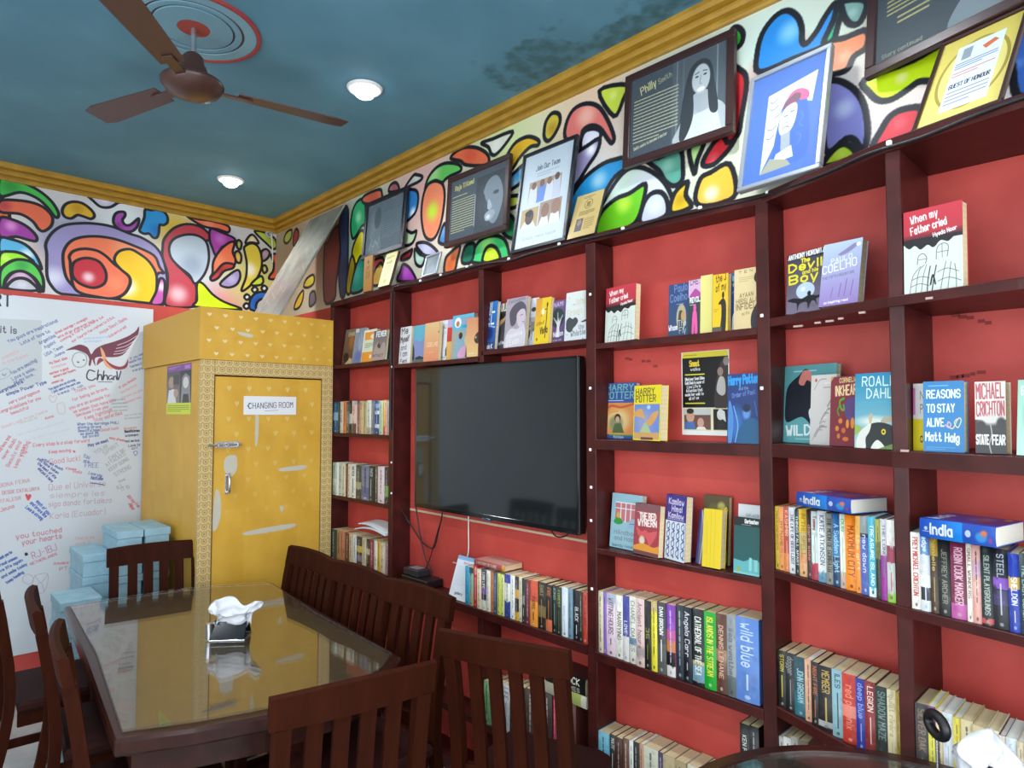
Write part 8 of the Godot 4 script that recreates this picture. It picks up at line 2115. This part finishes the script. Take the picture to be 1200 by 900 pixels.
func build_small_things() -> void:
	napkin_holder(Vector3(-1.03, 0.771, 2.02), deg_to_rad(-38), "black and chrome napkin holder on the glass table")
	var outl := []
	for q in [[-81, 95], [-75, 117], [-64, 131], [-42, 140], [-14, 148], [17, 138], [50, 119], [67, 120], [87, 133], [106, 133], [113, 120], [109, 110], [92, 108], [80, 92], [78, 50], [67, 56], [45, 25], [6, 32], [-31, 42], [-50, 12], [-58, 2], [-50, 34], [-47, 61], [-53, 84], [-70, 92]]:
		outl.append(Vector2(q[0], q[1]) * 0.001)
	S()
	outl = smooth_path(outl, 3, true)
	napkin_mesh(outl, Vector3(0.72, 0, 0.69), Vector3(-1.03, 0.768, 2.02), 0.02)
	tag(obj("paper_napkin", M.napkin, self), "crumpled white paper napkin pulled up from the holder", "napkin")
	# notice pinned to the red wall
	im = Image.create(360, 540, false, Image.FORMAT_RGBA8)
	p_ops([["r", 0, 0, 100, 150, "e1e1dc"], ["r", 2, 1, 96, 10, "d7c83c"], ["w", 5, 4, 45, 4, 1, "8c7d1e", 1.2], ["r", 2, 11, 96, 90, "141414"], ["ps", [70, 100, 72, 60, 78, 40, 84, 20, 94, 24, 98, 60, 96, 100], "3c3230"], ["ps", [74, 70, 80, 48, 90, 50, 92, 74, 84, 80], "beb9b4"], ["e", 94, 20, 6, 8, "8c7d78"], ["e", 82, 38, 6, 8, "967d73"], ["t", "Snout", 18, 26, 40, 26, 10, "e6c83c", 2], ["t", "walks", 20, 34, 42, 34, 5, "dcdcdc", 1], ["r", 8, 40, 42, 2, "d2c83c"], ["t", "Blind your Swan Sides", 8, 52, 50, 50, 5, "dcdcdc", 1], ["t", "Gold Bank in owner of", 8, 59, 50, 57, 5, "dcdcdc", 1], ["t", "Live Life is", 12, 66, 42, 64, 5, "dcdcdc", 1], ["t", "Attention that", 10, 73, 46, 71, 5, "dcdcdc", 1], ["t", "made her walk to", 8, 80, 48, 78, 5, "dcdcdc", 1], ["t", "all of us", 16, 87, 38, 85, 5, "dcdcdc", 1], ["r", 8, 92, 42, 2, "d2c83c"], ["r", 3, 102, 60, 40, "d2c896"], ["r", 5, 104, 56, 36, "6e4b41"], ["r", 5, 104, 56, 10, "bec3be"], ["e", 18, 116, 9, 12, "c89b82"], ["e", 18, 107, 8, 5, "32322d"], ["p", [5, 140, 8, 126, 26, 126, 30, 140], "4b6ea5"], ["e", 40, 128, 7, 9, "c89682"], ["p", [30, 140, 34, 135, 48, 135, 52, 140], "dcd7d2"], ["r", 65, 102, 33, 40, "d2c896"], ["r", 67, 104, 30, 36, "1e1914"], ["e", 81, 114, 7, 9, "d7d2c8"], ["p", [74, 110, 80, 102, 90, 108, 92, 126, 86, 122], "dcdcd7"], ["p", [74, 140, 76, 124, 88, 122, 92, 140], "282828"]], Rect2i(0, 0, 360, 540))
	S()
	slab_uv(Vector3(-0.0025, 1.508, 3.258), Vector3(-0.0010, 1.787, 3.432), "x")
	tag(obj("wall_notice", tmat(im, 0.3), self), "black notice with yellow lettering pinned to the red wall", "notice")
	# guidebooks lying on the spine rows
	var gs := [["r", 0, 0, 40, 160, "1e64c8"], ["gr", 0, 0, 40, 92, "285ac8", "1e8ce1"], ["t", "India", 10, 25, 10, 76, 20, "f5f8fa", 4], ["l", [14, 8, 14, 22], 1.5, "c8d7eb"], ["e", 20, 15, 4, 4, "c8d7eb"], ["r", 0, 94, 40, 66, "2850aa"], ["e", 20, 104, 7, 6, "b4c8e6"], ["e", 16, 130, 12, 14, "3c8cc8", 0.4], ["e", 24, 136, 8, 9, "c86e50", 0.5], ["e", 12, 148, 8, 6, "7d4696", 0.5]]
	var gc := [["g", "2350b4", "19328c"], ["t", "India", 16, 30, 76, 30, 20, "e6ebf5", 5], ["e", 60, 90, 34, 30, "2878be", 0.5], ["e", 50, 100, 16, 18, "b4503c", 0.5], ["e", 74, 76, 12, 14, "7d3c8c", 0.5], ["e", 84, 128, 10, 9, "dcb43c", 0.3]]
	lying_book("blue travel guidebook lying on the row under the cow-cover paperback", Vector3(GUIDE[0][0], GUIDE[0][1], GUIDE[0][2]), GUIDE[0][3], 0.128, GUIDE[0][4], GUIDE[0][5], gs, gc, "blue travel guidebooks", M.pages_white)
	lying_book("larger blue travel guidebook lying on the row at the right edge", Vector3(GUIDE[1][0], GUIDE[1][1], GUIDE[1][2]), GUIDE[1][3], 0.14, GUIDE[1][4], GUIDE[1][5], gs, gc, "blue travel guidebooks", M.pages_white)
	lying_book("brick-red paperback lying across the row beneath the television", Vector3(-0.108, LIE_Y, 2.49), 0.19, 0.103, 0.024, 0.0, [["r", 0, 0, 40, 160, "b4585a"], ["t", "A HISTORY OF LOVE", 10, 12, 10, 120, 18, "e1b9aa", 3], ["r", 0, 146, 40, 14, "dca03c"]], [["g", "b98278", "c8aa9b"]], "", M.pages)
	lying_book("thick black paperback with white title on the bottom shelf pile", Vector3(-0.106, 0.560, 2.915), 0.20, 0.10, 0.060, 0.0, [["r", 0, 0, 40, 160, "141414"], ["t", "SHERLOCK", 20, 20, 20, 140, 14, "e6e1d2", 3], ["t", "HOLMES", 4, 60, 4, 140, 9, "c8c3b4", 2]], [["g", "1e1e1e", "141414"]], "", M.pages)
	lying_book("cream paperback under the thick black one on the bottom shelf", Vector3(-0.106, 0.516, 2.918), 0.21, 0.10, 0.0435, 0.0, [["r", 0, 0, 40, 160, "d2cdb4"], ["r", 0, 100, 40, 40, "aab464"]], [["g", "d2cdb4", "c8c3aa"]], "", M.pages_white)
	S()
	bx(Vector3(-0.006, 1.084, 1.67), Vector3(-0.0008, 1.094, 2.86), 0.001)
	tag(obj("wall_batten", mat(Color8(206, 190, 160), 0.7), self), "thin pale batten on the red wall under the television", "batten")
	# loose magazines on the fourth row beside the booth
	for k in 2:
		S()
		var prev := []
		for i in 9:
			var u := i / 8.0
			var zz := lerpf(1.33 + 0.02 * k, 1.62, u)
			var yy := 0.9585 + 0.012 * k + 0.020 * sin(u * 3.0 + k) + (0.016 if k == 1 else 0.0) * u
			var cur := [Vector3(-0.125 + 0.01 * k, yy, zz), Vector3(-0.012, yy + 0.008, zz), Vector3(-0.012, yy + 0.013, zz), Vector3(-0.125 + 0.01 * k, yy + 0.005, zz)]
			if i > 0:
				var mid: Vector3 = (prev[0] + cur[2]) * 0.5
				for e in 4:
					quad_out(prev[e], prev[(e + 1) % 4], cur[(e + 1) % 4], cur[e], mid)
			else:
				quad_out(cur[0], cur[1], cur[2], cur[3], Vector3(-0.06, yy, zz + 1))
			if i == 8:
				quad_out(cur[0], cur[1], cur[2], cur[3], Vector3(-0.06, yy, zz - 1))
			prev = cur
		tag(obj("magazine", mat(Color8(206, 216, 224) if k == 0 else Color8(222, 224, 222), 0.4), self), ["pale blue limp magazine lying under the white one", "white limp magazine lying on top of the fourth row"][k], "magazine", "loose magazines")
	# pale brochure leaning under the television
	im = Image.create(200, 300, false, Image.FORMAT_RGBA8)
	p_ops([["g", "d7e1eb", "e1e4e8"], ["r", 0, 0, 100, 14, "8cb4dc"], ["t", "Notice", 40, 26, 86, 26, 7, "c87d87", 2], ["w", 16, 34, 70, 70, 12, "bec8d2", 1.5], ["t", "gallery", 30, 132, 74, 132, 8, "50555f", 2]], Rect2i(0, 0, 200, 300))
	S()
	bx(Vector3(0, 0, -0.004), Vector3(0.125, 0.19, -0.0003))
	uvquad(Vector3(0, 0.19, 0), Vector3(0.125, 0.19, 0), Vector3(0.125, 0, 0), Vector3(0, 0, 0), Rect2(0, 0, 1, 1), Vector3(0.06, 0.1, -1))
	var br := obj("brochure", tmat(im, 0.35), self)
	br.transform = Transform3D(Basis(Vector3.UP, deg_to_rad(-90)) * Basis(Vector3.RIGHT, deg_to_rad(-19)), Vector3(-0.098, 0.751, 2.105))
	tag(br, "pale blue brochure leaning at the start of the long row", "brochure")
	# set-top boxes and their leads
	var r := thing("media_player", "flat black set-top box on the board under the television", "set-top box", Vector3(-0.055, 0.7495, 1.845))
	S()
	bx(Vector3(-0.05, 0.003, -0.105), Vector3(0.05, 0.040, 0.105), 0.004)
	obj("case", M.black, r)
	S()
	for s in [[-0.035, -0.09], [0.035, -0.09], [-0.035, 0.09], [0.035, 0.09]]:
		bx(Vector3(s[0] - 0.006, 0, s[1] - 0.006), Vector3(s[0] + 0.006, 0.0035, s[1] + 0.006))
	obj("feet", M.black, r)
	r = thing("network_router", "small dark router stacked on the set-top box", "router", Vector3(-0.055, 0.7897, 1.80))
	S()
	bx(Vector3(-0.038, 0, -0.06), Vector3(0.038, 0.034, 0.06), 0.004)
	obj("case", mat(Color8(46, 46, 50), 0.4), r)
	S()
	bx(Vector3(-0.025, 0.0342, -0.03), Vector3(0.025, 0.036, 0.04), 0.001)
	obj("top_label", mat(Color8(120, 122, 126), 0.4), r)
	for k in CABLES.size():
		S()
		var pts := []
		for i in range(0, CABLES[k].p.size(), 3):
			pts.append(Vector3(CABLES[k].p[i], CABLES[k].p[i + 1], CABLES[k].p[i + 2]))
		tube(smooth_path(pts, 6), CABLES[k].r, 8)
		tag(obj(CABLES[k].n, M.white if CABLES[k].c == "w" else M.cable, self), CABLES[k].label, "cable")
	# lamp lead clipped along the top board
	var lead := thing("power_lead", "thin dark lead clipped along the edge of the top board", "cable")
	S()
	var tp := []
	for p in LEAD:
		tp.append(Vector3(p[0], p[1], p[2]))
	tube(smooth_path(tp, 5), 0.0045, 8)
	obj("wire", M.cable, lead)
	for p in CLIPS:
		S()
		bx(Vector3(p[0] - 0.009, p[1] - 0.006, p[2] - 0.006), Vector3(p[0], p[1] + 0.006, p[2] + 0.006), 0.002)
		obj("clip", M.white, lead)
	# round cable outlet in the corner
	var o := thing("cable_outlet", "small round grey cable outlet in the room corner", "outlet", Vector3(-0.055, 2.842, 0.002))
	S()
	for i in 20:
		var a := TAU * i / 20
		var b := TAU * (i + 1) / 20
		var da := Vector3(cos(a), sin(a), 0)
		var db := Vector3(cos(b), sin(b), 0)
		quad_out(da * 0.026 + Vector3(0, 0, 0.012), db * 0.026 + Vector3(0, 0, 0.012), db * 0.013 + Vector3(0, 0, 0.012), da * 0.013 + Vector3(0, 0, 0.012), Vector3(0, 0, -1))
		quad_out(da * 0.026 + Vector3(0, 0, 0.012), db * 0.026 + Vector3(0, 0, 0.012), db * 0.028, da * 0.028, Vector3.ZERO)
		quad_out(da * 0.013 + Vector3(0, 0, 0.012), db * 0.013 + Vector3(0, 0, 0.012), db * 0.012, da * 0.012, da * 2)
	obj("flange", mat(Color8(170, 172, 174), 0.5), o)
	S()
	tube(smooth_path([Vector3(0, 0, 0.004), Vector3(0.004, -0.01, 0.03), Vector3(0.018, -0.06, 0.016), Vector3(0.022, -0.12, 0.016), Vector3(0.024, -0.2, 0.014)], 5), 0.004, 8)
	obj("wire", M.white, o)

# ---------------------------------------------------------------- round table at the right
func build_round_table() -> void:
	var t := thing("round_table", "round brown glass-topped table at the lower right edge", "table", Vector3(-0.745, 0.04, 4.146))
	S()
	lathe([Vector2(0.0, 0.790), Vector2(0.401, 0.790), Vector2(0.406, 0.800), Vector2(0.431, 0.800), Vector2(0.439, 0.792), Vector2(0.439, 0.772), Vector2(0.428, 0.760), Vector2(0.0, 0.760)], Vector3.ZERO, 72, false)
	obj("tabletop", M.darkwood, t)
	var gm := mat(Color(0.30, 0.36, 0.33, 0.12), 0.02)
	gm.transparency = BaseMaterial3D.TRANSPARENCY_ALPHA
	gm.metallic_specular = 1.0
	S()
	lathe([Vector2(0.0, 0.799), Vector2(0.398, 0.799), Vector2(0.400, 0.797), Vector2(0.400, 0.792), Vector2(0.0, 0.792)], Vector3.ZERO, 72, false)
	obj("glass_disc", gm, t)
	S()
	lathe([Vector2(0.0, 0.759), Vector2(0.06, 0.759), Vector2(0.045, 0.70), Vector2(0.045, 0.12), Vector2(0.07, 0.02), Vector2(0.26, -0.01), Vector2(0.27, -0.04), Vector2(0.0, -0.04)], Vector3.ZERO, 40, false)
	obj("pedestal", M.darkwood, t)
	napkin_holder(Vector3(HOLD[0], 0.8403, HOLD[1]), deg_to_rad(-60), "second napkin holder on the round table at the frame edge")
	var outl := []
	for q in [[-45, 90], [-52, 112], [-20, 128], [0, 150], [22, 148], [40, 125], [75, 80], [90, 55], [70, 35], [45, 25], [0, 25], [-40, 40]]:
		outl.append(Vector2(q[0], q[1]) * 0.001)
	S()
	outl = smooth_path(outl, 3, true)
	napkin_mesh(outl, Vector3(0.72, 0, 0.69), Vector3(HOLD[0], 0.845, HOLD[1]), 0.022)
	tag(obj("paper_napkin", M.napkin, self), "folded white napkin at the lower right frame edge", "napkin")
	# key ring tag standing on a metal stem
	var k := thing("table_number_stand", "black oval ring on a thin metal stem, lower right", "stand", Vector3(STEM[0], 0.8403, STEM[1]), deg_to_rad(44))
	S()
	lathe([Vector2(0.0, 0.006), Vector2(0.020, 0.005), Vector2(0.022, 0.0), Vector2(0.0, 0.0)], Vector3.ZERO, 24)
	obj("foot", M.chrome, k)
	S()
	tube([Vector3(0, 0.004, 0), Vector3(0, STEM[2] - 0.024, 0)], 0.0035, 10)
	obj("stem", M.chrome, k)
	S()
	var ring := []
	for i in 25:
		var a := TAU * i / 24
		ring.append(Vector3(0.028 * cos(a), STEM[2] + 0.019 * sin(a), 0.0))
	tube(ring, 0.0095, 12)
	obj("oval_ring", M.black, k)
